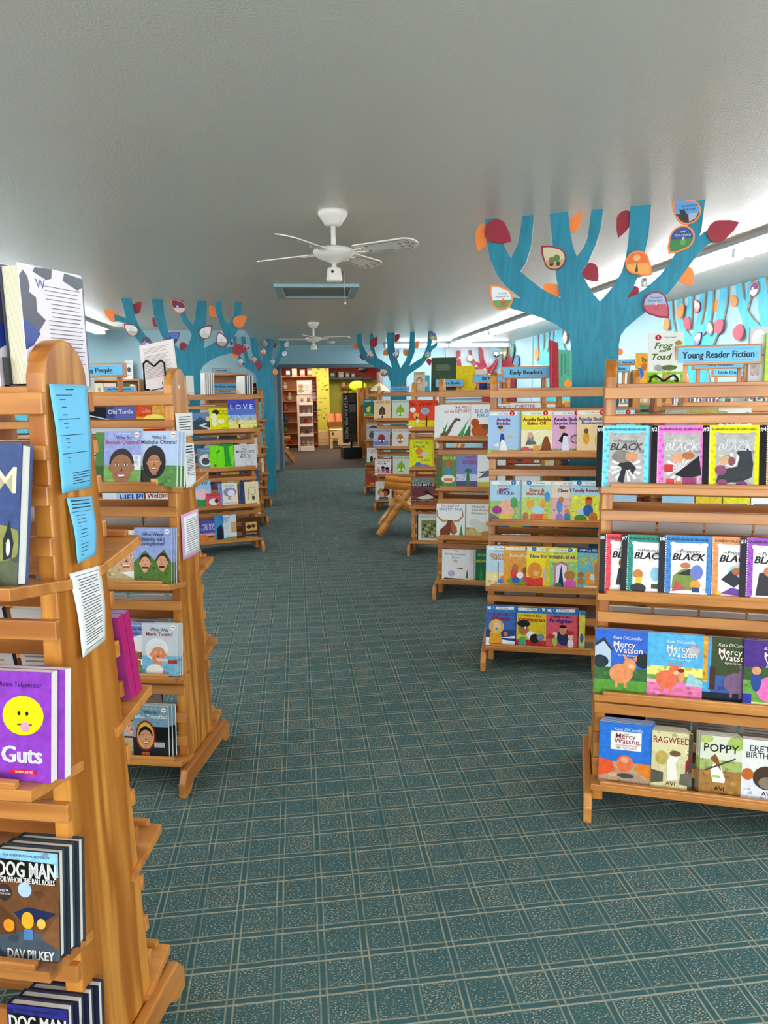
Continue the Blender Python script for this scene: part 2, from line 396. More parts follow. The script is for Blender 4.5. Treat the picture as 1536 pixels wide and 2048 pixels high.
# ------------------------------------------------------------------ display racks
W = 0.74
TZ = [1.165, .815, .468, .146]
LEAN = [12, 9, 7, 5]
TIER = ['top', 'second', 'third', 'bottom']
def half(z): return .138 - .07 * (z - .03) / 1.44
def make_rack():
    root = empty('display_rack')
    # end boards: tapered planks with rounded heads
    prof = [(-half(.03), .03), (half(.03), .03)]
    hw = half(1.45); prof.append((hw, 1.47))
    for k in range(1, 12):
        a = math.pi * k / 12; prof.append((hw * math.cos(a), 1.475 + .082 * math.sin(a)))
    prof.append((-hw, 1.47))
    for xa in (0, W - .036):
        b = MB(); b.prism(prof, xa, xa + .036, lambda p, q, a: (a, p, q), WZ)
        b.build('end_board', root, .004)
    for s in (-1, 1):
        nm = 'slat_panel'
        b = MB()
        zz = [(1.425, 1.463)]
        for i, z in enumerate(TZ):
            zz += [(z + .01, z + .044), (z + .1, z + .136), (z + .2 - (.02 if i == 0 else -.008), z + .236 - (.03 if i == 0 else -.008))]
        for z0, z1 in zz:
            y0, y1 = half(z0), half(z1)
            ya, yb = sorted((s * y0, s * (y0 + .014))); b.box(-.002, W + .002, ya, yb, z0, z1, WX, 0, s * (y1 - y0))
        b.build(nm, root, .0025)
        for z in TZ:
            hi = half(z)
            hj = hi - .035
            if s < 0: P = [(-.222, z - .034), (-hj, z - .062), (-hj, z - .042), (-.222, z - .012)]
            else: P = [(.222, z - .034), (.222, z - .012), (hj, z - .042), (hj, z - .062)]
            b = MB(); b.prism(P, -.008, W + .008, lambda p, q, a: (a, p, q), WX)
            sh = b.build('shelf', root, .002)
            b = MB(); b.box(.02, W - .02, *sorted((s * .222, s * .208)), z - .014, z, WX)
            b.build('shelf_lip', sh, .003)
    b = MB(); b.box(.037, W - .037, -.064, .064, 1.455, 1.474, WX); b.build('top_shelf', root, .002)
    for xa in (-.03, W + .002):
        P = [(-.245, .0), (-.195, .0), (-.16, .03), (.16, .03), (.195, .0), (.245, .0), (.245, .055), (.215, .095), (-.215, .095), (-.245, .055)]
        b = MB(); b.prism(P, xa, xa + .028, lambda p, q, a: (a, p, q), WY); b.build('foot', root, .005)
    return root
def copy_tree(o, parent=None):
    c = o.copy(); scene.collection.objects.link(c)
    if parent: c.parent = parent
    for ch in kids(o): copy_tree(ch, c)
    return c
RACKS = {'R1': ((1.04, 2.335), 0.384), 'R2': ((1.02, 3.7), 0.3142), 'R3': ((1.02, 5.05), 0.3142), 'R4': ((1.05, 6.45), 0.2967), 'R6': ((1.03, 9.05), 0.2967), 'R7': ((1.04, 10.53), 0.2967), 'L1': ((-1.13, 1.572), 0.2618), 'L2': ((-1.14, 2.883), 0.2356), 'L3': ((-1.145, 6.698), -0.2618), 'L4': ((-1.155, 8.058), -0.2618), 'L5': ((-1.165, 9.468), -0.2618), 'R2b': ((1.79, 3.45), 0.3142), 'R3b': ((1.79, 4.8), 0.3142), 'R3c': ((2.561, 4.549), 0.3142), 'R4b': ((1.825, 6.213), 0.2967), 'L3b': ((-1.927, 6.488), -0.2618), 'L3c': ((-2.71, 6.279), -0.2618)}
RDESC = {'R1': ('nearest right rack', 'nearest slatted pine book rack on the right, reaching past the picture edge'), 'R2': ('second right rack', 'second slatted pine book rack on the right side, behind the nearest one'), 'R2b': ('outer rack of the second right row', 'pine book rack standing at the wall end of the second right row'), 'R3': ('third right rack', 'third slatted pine book rack on the right, holding the moose book'), 'R3b': ('outer rack of the third right row', 'pine book rack standing at the wall end of the third right row'), 'R3c': ('outermost rack of the third right row', 'pine book rack nearest the right wall in the third row'), 'R4': ('fourth right rack', 'fourth slatted pine book rack on the right, just before the log chair'), 'R4b': ('outer rack of the fourth right row', 'pine book rack standing at the wall end of the fourth right row'), 'R6': ('fifth right rack', 'fifth slatted pine book rack on the right, just beyond the log chair'), 'R7': ('farthest right rack', 'farthest slatted pine book rack on the right, nearest the doorway'), 'L1': ('nearest left rack', 'nearest slatted pine book rack on the left with blue notices on its end'), 'L2': ('second left rack', 'second slatted pine book rack on the left with a pink mounted notice'), 'L3': ('third left rack', 'third slatted pine book rack on the left, before the two tight racks'), 'L3b': ('outer rack of the third left row', 'pine book rack seen between the two nearest left end boards'), 'L3c': ('outermost rack of the third left row', 'pine book rack furthest out in the third left row'), 'L4': ('fourth left rack', 'fourth slatted pine book rack on the left, seen almost edge on'), 'L5': ('farthest left rack', 'farthest slatted pine book rack on the left beside the slim tree')}
# ================================================================== the room
b = MB(); b.add([(WALL_L, REAR, 0), (WALL_R, REAR, 0), (WALL_R, FAR, 0), (WALL_L, FAR, 0)], [(0, 1, 2, 3)], CARPET)
b.box(WALL_L, WALL_R, REAR, FAR, -.1, -.001, BROWNC); struct('floor', b)
b = MB(); b.box(-2.5, 4.5, FAR, 23.2, -.1, 0.0, BROWNC); struct('floor_far_room', b)
b = MB(); b.box(WALL_L - .1, WALL_R + .1, REAR - .1, FAR + .2, CEIL, CEIL + .1, CEILM); struct('ceiling', b)
b = MB(); b.box(WALL_R, WALL_R + .1, REAR, FAR, 0, CEIL, WALLM); struct('wall_right', b)
b = MB(); b.box(WALL_L - .1, WALL_L, REAR, FAR, 0, CEIL, WALLM); struct('wall_left', b)
b = MB(); b.box(WALL_L, JOG, BACK_L, BACK_L + .1, 0, CEIL, WALLM); b.box(JOG - .1, JOG, BACK_L + .1, FAR, 0, CEIL, WALLM); struct('wall_back_left', b)
DX0, DX1, DZ = -.27, 1.62, 1.985
b = MB(); b.box(JOG, DX0 - .14, FAR, FAR + .12, 0, CEIL, WALLM); b.box(DX0 - .14, DX1 + .1, FAR, FAR + .12, DZ + .06, CEIL, WALLM); b.box(DX1 + .1, WALL_R, FAR, FAR + .12, 0, CEIL, WALLM); struct('wall_far', b)
b = MB(); b.box(WALL_L, WALL_R, REAR - .1, REAR, 0, .55, WALLM); b.box(WALL_L, WALL_R, REAR - .1, REAR, 2.15, CEIL, WALLM)
b.box(WALL_L, -2.4, REAR - .1, REAR, .55, 2.15, WALLM); b.box(2.8, WALL_R, REAR - .1, REAR, .55, 2.15, WALLM); struct('wall_rear', b)
b = MB()
b.box(DX0 - .14, DX0 - .08, FAR - .03, FAR + .14, 0, DZ, mat('8fa6ae', .5)); b.box(DX0 - .08, DX0 - .025, FAR - .04, FAR + .2, 0, DZ, SLATE); b.box(DX0 - .025, DX0, FAR, FAR + .3, 0, DZ, mat('8f9aa0', .5))
b.box(DX1, DX1 + .1, FAR - .03, FAR + .2, 0, DZ, mat('b89a94', .5)); b.box(DX0 - .14, DX1 + .1, FAR - .05, FAR + .2, DZ, DZ + .07, SLATE); struct('trim_1', b)
b = MB(); b.box(JOG, DX0 - .14, FAR - .02, FAR, 0, .11, PALE); struct('baseboard_far', b)
b = MB(); b.box(WALL_R - .015, WALL_R, REAR, FAR, 0, .11, PALE); struct('baseboard_right', b)
b = MB(); b.box(WALL_L, JOG, BACK_L - .015, BACK_L, 0, .11, PALE); struct('baseboard_back_left', b)
b = MB(); b.box(3.28, 3.3, FAR - .02, FAR, 0, CEIL, WALLM); b.box(WALL_R - .02, WALL_R, 12.3, 12.33, 0, CEIL, WALLM); struct('trim_2', b)

# ---- ceiling lights: two rows of double-tube fixtures
TUBE = mat('f4faff', 0.5, 0, TUBE_POWER)
def make_fixture():
    r = empty('fluorescent_light')
    hw_ = mat('c2cbd0', .45)
    b = MB(); b.prism([(-.12, 0), (-.125, -.038), (-.03, -.052), (.03, -.052), (.125, -.038), (.12, 0)], -1.21, 1.21, lambda p, q, a: (p, a, q), hw_); b.build('housing', r)
    for x in (-.042, .042):
        for y in (-1.2, 0.01):
            b = MB(); b.tube((x, y, -.078), (x, y + 1.19, -.078), .016, .016, TUBE, 12); b.build('tube', r, smooth=False)
    for y in (-1.2, -.03, 1.17):
        b = MB(); b.box(-.07, .07, y, y + .04, -.1, -.045, mat('dfe4e6', .4)); b.build('lamp_holder', r, .006)
    return r
fx0 = make_fixture()
FX = [
(3.0,12.0,0,'farthest fluorescent fixture of the right hand row'),
(3.0,9.55,0,'fluorescent fixture behind the big tree branches,right hand row'),
(3.0,7.1,0,'third fluorescent fixture from the back,right hand row'),
(3.0,4.65,0,'fluorescent fixture at the right picture edge'),
(3.0,2.2,0,'fluorescent fixture beside the viewpoint on the right'),
(3.0,-0.3,0,'fluorescent fixture behind the viewpoint on the right'),
(-2.62,9.15,0,'fluorescent fixture ending near the back left wall'),
(-2.62,6.7,0,'second fluorescent fixture of the left hand row'),
(-2.62,4.25,0,'third fluorescent fixture of the left hand row'),
(-2.62,1.8,0,'fluorescent fixture beside the viewpoint on the left'),
(-2.62,-0.7,0,'fluorescent fixture behind the viewpoint on the left'),
(2.88,13.55,1.5708,'crosswise fluorescent fixture behind the middle tree'),
]
for i, (x, y, rz, lab) in enumerate(FX):
    o = fx0 if i == 0 else copy_tree(fx0)
    o.location = (x, y, CEIL - .001); o.rotation_euler = (0, 0, rz)
    if 'crosswise' in lab:      # emission lowered so the wall and red tree beside it don't wash out
        for c in kids(o):
            if c.name.startswith('tube'):
                c.data = c.data.copy(); c.data.materials[0] = mat('f4faff', 0.5, 0, 24.0)
    tag(o, lab, 'ceiling light', 'fluorescent strip lights on the ceiling')
# ---- ceiling hatch and smoke detector
r = empty('ceiling_hatch', (.225, 6.9, CEIL)); r.rotation_euler = (0, 0, -.03)
b = MB(); hm = mat('a8c0c8', .5)
for x0, x1, y0, y1 in ((-.375, .375, -.4, -.33), (-.375, .375, .33, .4), (-.375, -.305, -.33, .33), (.305, .375, -.33, .33)): b.box(x0, x1, y0, y1, -.028, 0, hm)
b.build('frame', r, .004)
b = MB(); b.box(-.305, .305, -.33, .33, -.008, 0, mat('8c9088', .5)); b.build('panel', r)
tag(r, 'pale blue framed access hatch flat on the ceiling between the two fans', 'ceiling hatch')
b = MB(); b.lathe([(.07, 0), (.075, -.015), (.065, -.035), (.04, -.042)], WHITE); o = b.build('smoke_detector', None, smooth=True); o.location = (.66, 13.3, CEIL)
tag(o, 'small round white smoke detector on the ceiling before the doorway', 'smoke detector')
# ---- ceiling fans
def make_fan(blades, s=1.0):
    r = empty('ceiling_fan'); F_ = mat('eee6da', .35)
    b = MB(); b.lathe([(.075, 0), (.078, -.012), (.07, -.03), (.055, -.05), (.045, -.07), (.03, -.078)], F_, n=48, ridge=.03); b.build('canopy', r, smooth=True)
    b = MB(); b.tube((0, 0, -.07), (0, 0, -.21), .013, .013, F_, 16); b.build('downrod', r, smooth=True)
    b = MB(); b.lathe([(.02, -.175), (.055, -.182), (.07, -.19), (.105, -.196), (.112, -.208), (.108, -.222), (.08, -.244), (.03, -.262), (.012, -.27)], F_, n=40); b.build('motor_housing', r, smooth=True)
    b = MB(); b.lathe([(.012, -.268), (.014, -.288), (.036, -.292), (.042, -.34), (.044, -.352), (.038, -.362), (.012, -.366)], F_, n=24)
    b.tube((-.012, -.037, -.316), (-.012, -.046, -.316), .007, .007, STEEL, 8); hs = b.build('switch_housing', r, smooth=True)
    b = MB(); b.tube((.04, 0, -.31), (.052, 0, -.31), .006, .006, mat('8a7a60', .3, .8), 8); b.tube((.052, 0, -.31), (.056, .0, -.47), .0012, .0012, mat('8a8478', .4, .5), 5); b.ball((.056, 0, -.475), .005, .005, .008, WHITE, 6); b.build('pull_chain', hs)
    for ang, tilt in blades:
        a = D2R(ang); ca, sa = math.cos(a), math.sin(a); tt = math.tan(D2R(tilt))
        def fn(x, y, d):
            return (x * ca - y * sa, x * sa + y * ca, -.212 + y * tt + d)
        P = []
        L0, L1, w0, w1 = .135, .49, .046, .062
        P += [(L0, -w0), (L0 + .02, -w0 - .004), (L1 - .05, -w1), (L1 - .02, -w1 + .01), (L1, -.03), (L1 + .008, 0), (L1, .03), (L1 - .02, w1 - .01), (L1 - .05, w1), (L0 + .02, w0 + .004), (L0, w0)]
        b = MB(); n = len(P); b.prism(P, 0, .006, fn, F_)
        # stencilled line and scrolls on the underside
        dk = mat('6a4a34', .5)
        def stroke(pts, wd):
            for p, q in zip(pts[:-1], pts[1:]):
                v = Vector((q[0] - p[0], q[1] - p[1])); nn = Vector((-v.y, v.x)).normalized() * wd
                b.add([fn(p[0] + nn.x, p[1] + nn.y, -.0006), fn(q[0] + nn.x, q[1] + nn.y, -.0006), fn(q[0] - nn.x, q[1] - nn.y, -.0006), fn(p[0] - nn.x, p[1] - nn.y, -.0006)], [(0, 1, 2, 3)], dk)
        stroke([(L0 + .09, w0 - .008), (L1 - .05, w1 - .012), (L1 - .03, .028)], .002); stroke([(L0 + .09, -w0 + .008), (L1 - .05, -w1 + .012), (L1 - .03, -.028)], .002)
        for cx, cy, rr in ((L0 + .075, w0 - .018, .009), (L0 + .075, -w0 + .018, .009), (L1 - .05, .02, .014), (L1 - .05, -.02, .014), (L1 - .09, .016, .011), (L1 - .09, -.016, .011), (L1 - .02, .0, .01)):
            stroke([(cx + rr * (1 - .05 * i) * math.cos(i * .55), cy + rr * (1 - .05 * i) * math.sin(i * .55)) for i in range(16)], .002)
        bl = b.build('blade', r)
        b = MB()
        for sy in (-.022, .022):
            b.tube(fn(.1, sy * .4, -.004), fn(.2, sy, -.005), .004, .004, F_, 6)
            b.ball(fn(.19, sy, -.006), .006, .006, .004, mat('b89c70', .3, .6), 6)
        b.build('blade_bracket', bl)
    return r
FANS = [
(0.228,4.0,[(56,-13),(146,-13),(236,-13),(326,-13)],'near white ceiling fan with stencilled blades'),
(0.262,9.86,[(-12,-12),(78,-12),(168,-12),(258,-12)],'far smaller looking white ceiling fan close to the doorway'),
]
for i, (x, y, bl, lab) in enumerate(FANS):
    o = make_fan(bl); o.location = (x, y, CEIL); tag(o, lab, 'ceiling fan')

# ================================================================== racks
proto = make_rack()
first = True
RMAT = {}
for nme, ((x, y), yaw) in RACKS.items():
    o = proto if first else copy_tree(proto); first = False
    o.location = (x, y, 0); o.rotation_euler = (0, 0, -yaw)
    tag(o, RDESC[nme][1], 'book rack', 'slatted pine display racks along both sides of the aisle')
    RMAT[nme] = (Vector((x, y, 0)), yaw)
def rack_pt(nme, u, v, z):
    P, yw = RMAT[nme]
    return (P.x + u * math.cos(yw) + v * math.sin(yw), P.y - u * math.sin(yw) + v * math.cos(yw), z)
def fit(desc, place):
    w = desc.split(); n = 16 - len(place.split())
    if len(w) > n:
        w = w[:n]
        while w[-1] in ('with', 'a', 'an', 'and', 'on', 'in', 'of', 'to', 'the', 'at', 'by', 'for', 'two', 'three', 'over', 'between', 'holding', 'beside', 'under', 'white', 'brown', 'black', 'red', 'small', 'dark', 'pale'): w.pop()
    return ' '.join(w) + ', ' + place
# ---- face-out books on the front shelves
BOOKS = [
('R1', 0, -0.024, 0.157, 0.2, 0.009, 0, 2, 0, '7fdff0', 'paperback with cyan dotted border and grey scroll panel', [('d', 0.13, 0.02, 1, 0.99, 9, '5cc4dc'), ('r', 0, 0, 0.12, 1, '0e0e10'), ('d', 0.11, 0.0, 0.15, 1.0, 1, 'ffffff'), ('t', '#1', 0.055, 0.94, 0.05, 'ffffff', 0.1, 0), ('r', 0.24, 0.06, 0.92, 0.88, 'b9b2ae'), ('e', 0.27, 0.86, 0.06, 0.035, 'b9b2ae'), ('e', 0.89, 0.86, 0.06, 0.035, 'b9b2ae'), ('e', 0.27, 0.07, 0.06, 0.035, 'b9b2ae'), ('e', 0.89, 0.07, 0.06, 0.035, 'b9b2ae'), ('t', 'SHANNON HALE & DEAN HALE', 0.56, 0.935, 0.035, '3a3038', 0.74, 0), ('s', 0.58, 0.33, 0.3, 'fbf6f8'), ('p', '2c2c32', (0.42, 0.1), (0.5, 0.32), (0.42, 0.36), (0.5, 0.44), (0.66, 0.42), (0.78, 0.32), (0.7, 0.2), (0.66, 0.3), (0.58, 0.28), (0.54, 0.08)), ('e', 0.5, 0.5, 0.2, 0.1, '8a8078'), ('e', 0.68, 0.5, 0.12, 0.08, 'd09070'), ('t', 'THE', 0.36, 0.75, 0.02, '5a5a60', 0.1, 0), ('t', 'Princess', 0.6, 0.75, 0.06, '5a5a60', 0.5, 1), ('t', 'BLACK', 0.58, 0.66, 0.09, '5a5a60', 0.6, 3)], 0.004),
('R1', 0, 0.141, 0.157, 0.2, 0.009, 0, 2, 0, 'ff7fd0', 'paperback with hot pink dotted border and red gift boxes', [('d', 0.13, 0.02, 1, 0.99, 9, 'ef5cb8'), ('r', 0, 0, 0.12, 1, '0e0e10'), ('d', 0.11, 0.0, 0.15, 1.0, 1, 'ffffff'), ('t', '#2', 0.055, 0.94, 0.05, 'ffffff', 0.1, 0), ('r', 0.24, 0.06, 0.92, 0.88, 'b9b2ae'), ('e', 0.27, 0.86, 0.06, 0.035, 'b9b2ae'), ('e', 0.89, 0.86, 0.06, 0.035, 'b9b2ae'), ('e', 0.27, 0.07, 0.06, 0.035, 'b9b2ae'), ('e', 0.89, 0.07, 0.06, 0.035, 'b9b2ae'), ('t', 'SHANNON HALE & DEAN HALE', 0.56, 0.935, 0.035, '3a3038', 0.74, 0), ('s', 0.58, 0.33, 0.3, 'fbf6f8'), ('p', '1c1c20', (0.45, 0.22), (0.9, 0.52), (0.95, 0.22), (0.7, 0.16)), ('e', 0.5, 0.48, 0.12, 0.08, 'e0a080'), ('e', 0.7, 0.52, 0.12, 0.06, 'b86a40'), ('r', 0.26, 0.26, 0.42, 0.38, 'c83038'), ('r', 0.3, 0.04, 0.45, 0.16, 'd83848'), ('r', 0.6, 0.06, 0.86, 0.18, 'a04070'), ('r', 0.48, 0.04, 0.6, 0.12, 'f08030'), ('t', 'THE', 0.36, 0.75, 0.02, 'f0f0f4', 0.1, 0), ('t', 'Princess', 0.6, 0.75, 0.06, 'f0f0f4', 0.5, 1), ('t', 'BLACK', 0.58, 0.66, 0.09, 'f0f0f4', 0.6, 3)], 0.004),
('R1', 0, 0.292, 0.16, 0.2, 0.009, 0, 2, 0, 'f4f000', 'paperback with bright yellow dotted border and black horse shape', [('d', 0.13, 0.02, 1, 0.99, 9, 'd8d000'), ('r', 0, 0, 0.12, 1, '0e0e10'), ('d', 0.11, 0.0, 0.15, 1.0, 1, 'ffffff'), ('t', '#3', 0.055, 0.94, 0.05, 'ffffff', 0.1, 0), ('r', 0.24, 0.06, 0.92, 0.88, 'b9b2ae'), ('e', 0.27, 0.86, 0.06, 0.035, 'b9b2ae'), ('e', 0.89, 0.86, 0.06, 0.035, 'b9b2ae'), ('e', 0.27, 0.07, 0.06, 0.035, 'b9b2ae'), ('e', 0.89, 0.07, 0.06, 0.035, 'b9b2ae'), ('t', 'SHANNON HALE & DEAN HALE', 0.56, 0.935, 0.035, '3a3038', 0.74, 0), ('s', 0.58, 0.33, 0.3, 'fbf6f8'), ('p', '34383c', (0.25, 0.1), (0.3, 0.3), (0.5, 0.34), (0.62, 0.36), (0.66, 0.5), (0.6, 0.58), (0.78, 0.66), (0.86, 0.6), (0.9, 0.4), (0.88, 0.2), (0.7, 0.12)), ('e', 0.4, 0.45, 0.1, 0.07, 'd8a880'), ('e', 0.33, 0.3, 0.1, 0.08, '8a4a6a'), ('e', 0.52, 0.44, 0.06, 0.07, '8a4a5a'), ('e', 0.36, 0.1, 0.09, 0.06, '8a4a6a'), ('e', 0.7, 0.08, 0.1, 0.06, '7a4070'), ('t', 'THE', 0.36, 0.75, 0.02, 'e8e8ee', 0.1, 0), ('t', 'Princess', 0.6, 0.75, 0.06, 'e8e8ee', 0.5, 1), ('t', 'BLACK', 0.58, 0.66, 0.09, 'e8e8ee', 0.6, 3)], 0.004),
('R1', 0, 0.454, 0.157, 0.2, 0.009, 0, 0, 0, 'c8a040', 'paperback with ochre border cut off at the picture edge', [('d', 0.13, 0.02, 1, 0.99, 9, 'a88030'), ('r', 0, 0, 0.12, 1, '0e0e10'), ('d', 0.11, 0.0, 0.15, 1.0, 1, 'ffffff'), ('t', '#4', 0.055, 0.94, 0.05, 'ffffff', 0.1, 0), ('r', 0.24, 0.06, 0.92, 0.88, 'b9b2ae'), ('e', 0.27, 0.86, 0.06, 0.035, 'b9b2ae'), ('e', 0.89, 0.86, 0.06, 0.035, 'b9b2ae'), ('e', 0.27, 0.07, 0.06, 0.035, 'b9b2ae'), ('e', 0.89, 0.07, 0.06, 0.035, 'b9b2ae'), ('t', 'SHANNON HALE & DEAN HALE', 0.56, 0.935, 0.035, '3a3038', 0.74, 0), ('s', 0.58, 0.33, 0.3, 'fbf6f8'), ('t', 'THE', 0.36, 0.75, 0.02, '5a5a60', 0.1, 0), ('t', 'Princess', 0.6, 0.75, 0.06, '5a5a60', 0.5, 1), ('t', 'BLACK', 0.58, 0.66, 0.09, '5a5a60', 0.6, 3)], 0.004),
('R1', 1, -0.003, 0.15, 0.195, 0.008, 0.0, 0, 0, 'f04858', 'paperback with red dotted border and black spine strip', [('d', 0.13, 0.02, 1, 0.99, 9, 'd83048'), ('r', 0, 0, 0.12, 1, '0e0e10'), ('d', 0.11, 0.0, 0.15, 1.0, 1, 'ffffff'), ('t', '#6', 0.055, 0.94, 0.05, 'ffffff', 0.1, 0), ('r', 0.24, 0.06, 0.92, 0.88, 'f2ece8'), ('e', 0.27, 0.86, 0.06, 0.035, 'f2ece8'), ('e', 0.89, 0.86, 0.06, 0.035, 'f2ece8'), ('e', 0.27, 0.07, 0.06, 0.035, 'f2ece8'), ('e', 0.89, 0.07, 0.06, 0.035, 'f2ece8'), ('t', 'SHANNON HALE & DEAN HALE', 0.56, 0.935, 0.035, '3a3038', 0.74, 0), ('s', 0.58, 0.33, 0.3, 'fbf6f8'), ('p', '2c2c30', (0.35, 0.15), (0.4, 0.42), (0.5, 0.5), (0.6, 0.4), (0.62, 0.15)), ('e', 0.5, 0.52, 0.1, 0.08, 'b85a30'), ('t', 'THE', 0.36, 0.75, 0.02, '1a1a1a', 0.1, 0), ('t', 'Princess', 0.6, 0.75, 0.06, '1a1a1a', 0.5, 1), ('t', 'BLACK', 0.58, 0.66, 0.09, '1a1a1a', 0.6, 3)], 0.004),
('R1', 1, 0.064, 0.15, 0.195, 0.008, 0.012, 3, 0, '1f9080', 'paperback with dark green dotted border', [('d', 0.13, 0.02, 1, 0.99, 9, '147868'), ('r', 0, 0, 0.12, 1, '0e0e10'), ('d', 0.11, 0.0, 0.15, 1.0, 1, 'ffffff'), ('t', '#7', 0.055, 0.94, 0.05, 'ffffff', 0.1, 0), ('r', 0.24, 0.06, 0.92, 0.88, 'f2ece8'), ('e', 0.27, 0.86, 0.06, 0.035, 'f2ece8'), ('e', 0.89, 0.86, 0.06, 0.035, 'f2ece8'), ('e', 0.27, 0.07, 0.06, 0.035, 'f2ece8'), ('e', 0.89, 0.07, 0.06, 0.035, 'f2ece8'), ('t', 'SHANNON HALE & DEAN HALE', 0.56, 0.935, 0.035, '3a3038', 0.74, 0), ('s', 0.58, 0.33, 0.3, 'fbf6f8'), ('e', 0.35, 0.35, 0.1, 0.08, 'c07830'), ('p', 'e8c020', (0.3, 0.2), (0.42, 0.18), (0.44, 0.3), (0.3, 0.3)), ('e', 0.36, 0.12, 0.16, 0.08, '2c2c2c'), ('e', 0.7, 0.36, 0.1, 0.12, '8ac0d8'), ('r', 0.62, 0.12, 0.95, 0.2, '3a4a30'), ('t', 'THE', 0.36, 0.75, 0.02, '1a1a1a', 0.1, 0), ('t', 'Princess', 0.6, 0.75, 0.06, '1a1a1a', 0.5, 1), ('t', 'BLACK', 0.58, 0.66, 0.09, '1a1a1a', 0.6, 3)], 0.012),
('R1', 1, 0.178, 0.152, 0.198, 0.009, 0.02, 3, 0, '3c86c8', 'paperback with blue dotted border and green hill picture', [('d', 0.13, 0.02, 1, 0.99, 9, '2a6cb0'), ('r', 0, 0, 0.12, 1, '0e0e10'), ('d', 0.11, 0.0, 0.15, 1.0, 1, 'ffffff'), ('t', '#8', 0.055, 0.94, 0.05, 'ffffff', 0.1, 0), ('r', 0.24, 0.06, 0.92, 0.88, 'f2ece8'), ('e', 0.27, 0.86, 0.06, 0.035, 'f2ece8'), ('e', 0.89, 0.86, 0.06, 0.035, 'f2ece8'), ('e', 0.27, 0.07, 0.06, 0.035, 'f2ece8'), ('e', 0.89, 0.07, 0.06, 0.035, 'f2ece8'), ('t', 'SHANNON HALE & DEAN HALE', 0.56, 0.935, 0.035, '3a3038', 0.74, 0), ('s', 0.58, 0.33, 0.3, 'fbf6f8'), ('p', '7a8a3a', (0.26, 0.15), (0.28, 0.35), (0.45, 0.46), (0.65, 0.46), (0.82, 0.2), (0.7, 0.12)), ('p', 'b84a50', (0.26, 0.1), (0.34, 0.28), (0.55, 0.14)), ('e', 0.74, 0.42, 0.12, 0.12, '6a78c0'), ('p', '202024', (0.36, 0.38), (0.62, 0.48), (0.6, 0.36)), ('e', 0.52, 0.52, 0.1, 0.05, 'c0703a'), ('e', 0.72, 0.22, 0.1, 0.08, 'e89830'), ('r', 0.66, 0.1, 0.8, 0.18, '2c3a70'), ('t', 'THE', 0.36, 0.75, 0.02, '1a1a1a', 0.1, 0), ('t', 'Princess', 0.6, 0.75, 0.06, '1a1a1a', 0.5, 1), ('t', 'BLACK', 0.58, 0.66, 0.09, '1a1a1a', 0.6, 3)], 0.004),
('R1', 1, 0.318, 0.152, 0.198, 0.009, 0.008, 1, 0, 'f0925a', 'paperback with orange to purple border and diving figure', [('d', 0.13, 0.02, 1, 0.99, 9, 'e8a060'), ('r', 0, 0, 0.12, 1, '0e0e10'), ('d', 0.11, 0.0, 0.15, 1.0, 1, 'ffffff'), ('t', '#9', 0.055, 0.94, 0.05, 'ffffff', 0.1, 0), ('r', 0.24, 0.06, 0.92, 0.88, 'f2ece8'), ('e', 0.27, 0.86, 0.06, 0.035, 'f2ece8'), ('e', 0.89, 0.86, 0.06, 0.035, 'f2ece8'), ('e', 0.27, 0.07, 0.06, 0.035, 'f2ece8'), ('e', 0.89, 0.07, 0.06, 0.035, 'f2ece8'), ('t', 'SHANNON HALE & DEAN HALE', 0.56, 0.935, 0.035, '3a3038', 0.74, 0), ('s', 0.58, 0.33, 0.3, 'fbf6f8'), ('e', 0.62, 0.42, 0.2, 0.14, 'a0c8d0'), ('p', '24242c', (0.3, 0.32), (0.5, 0.48), (0.7, 0.3), (0.55, 0.2)), ('e', 0.6, 0.46, 0.1, 0.06, 'b0683a'), ('p', '6a3a98', (0.3, 0.1), (0.5, 0.2), (0.85, 0.14), (0.8, 0.06)), ('e', 0.25, 0.1, 0.06, 0.04, 'f0c030'), ('t', 'THE', 0.36, 0.75, 0.02, '1a1a1a', 0.1, 0), ('t', 'Princess', 0.6, 0.75, 0.06, '1a1a1a', 0.5, 1), ('t', 'BLACK', 0.58, 0.66, 0.09, '1a1a1a', 0.6, 3)], 0.004),
('R1', 1, 0.416, 0.152, 0.198, 0.009, 0.014, 0, 0, 'a050b8', 'paperback with violet dotted border at the picture edge', [('d', 0.13, 0.02, 1, 0.99, 9, '8a3ca8'), ('r', 0, 0, 0.12, 1, '0e0e10'), ('d', 0.11, 0.0, 0.15, 1.0, 1, 'ffffff'), ('t', '#10', 0.055, 0.94, 0.05, 'ffffff', 0.1, 0), ('r', 0.24, 0.06, 0.92, 0.88, 'f2ece8'), ('e', 0.27, 0.86, 0.06, 0.035, 'f2ece8'), ('e', 0.89, 0.86, 0.06, 0.035, 'f2ece8'), ('e', 0.27, 0.07, 0.06, 0.035, 'f2ece8'), ('e', 0.89, 0.07, 0.06, 0.035, 'f2ece8'), ('t', 'SHANNON HALE & DEAN HALE', 0.56, 0.935, 0.035, '3a3038', 0.74, 0), ('s', 0.58, 0.33, 0.3, 'fbf6f8'), ('p', '2c2c30', (0.3, 0.1), (0.36, 0.45), (0.6, 0.5), (0.8, 0.35), (0.8, 0.1)), ('e', 0.56, 0.48, 0.12, 0.08, 'c07848'), ('r', 0.26, 0.02, 0.8, 0.1, 'f0e8e8'), ('t', 'THE', 0.36, 0.75, 0.02, '1a1a1a', 0.1, 0), ('t', 'Princess', 0.6, 0.75, 0.06, '1a1a1a', 0.5, 1), ('t', 'BLACK', 0.58, 0.66, 0.09, '1a1a1a', 0.6, 3)], 0.004),
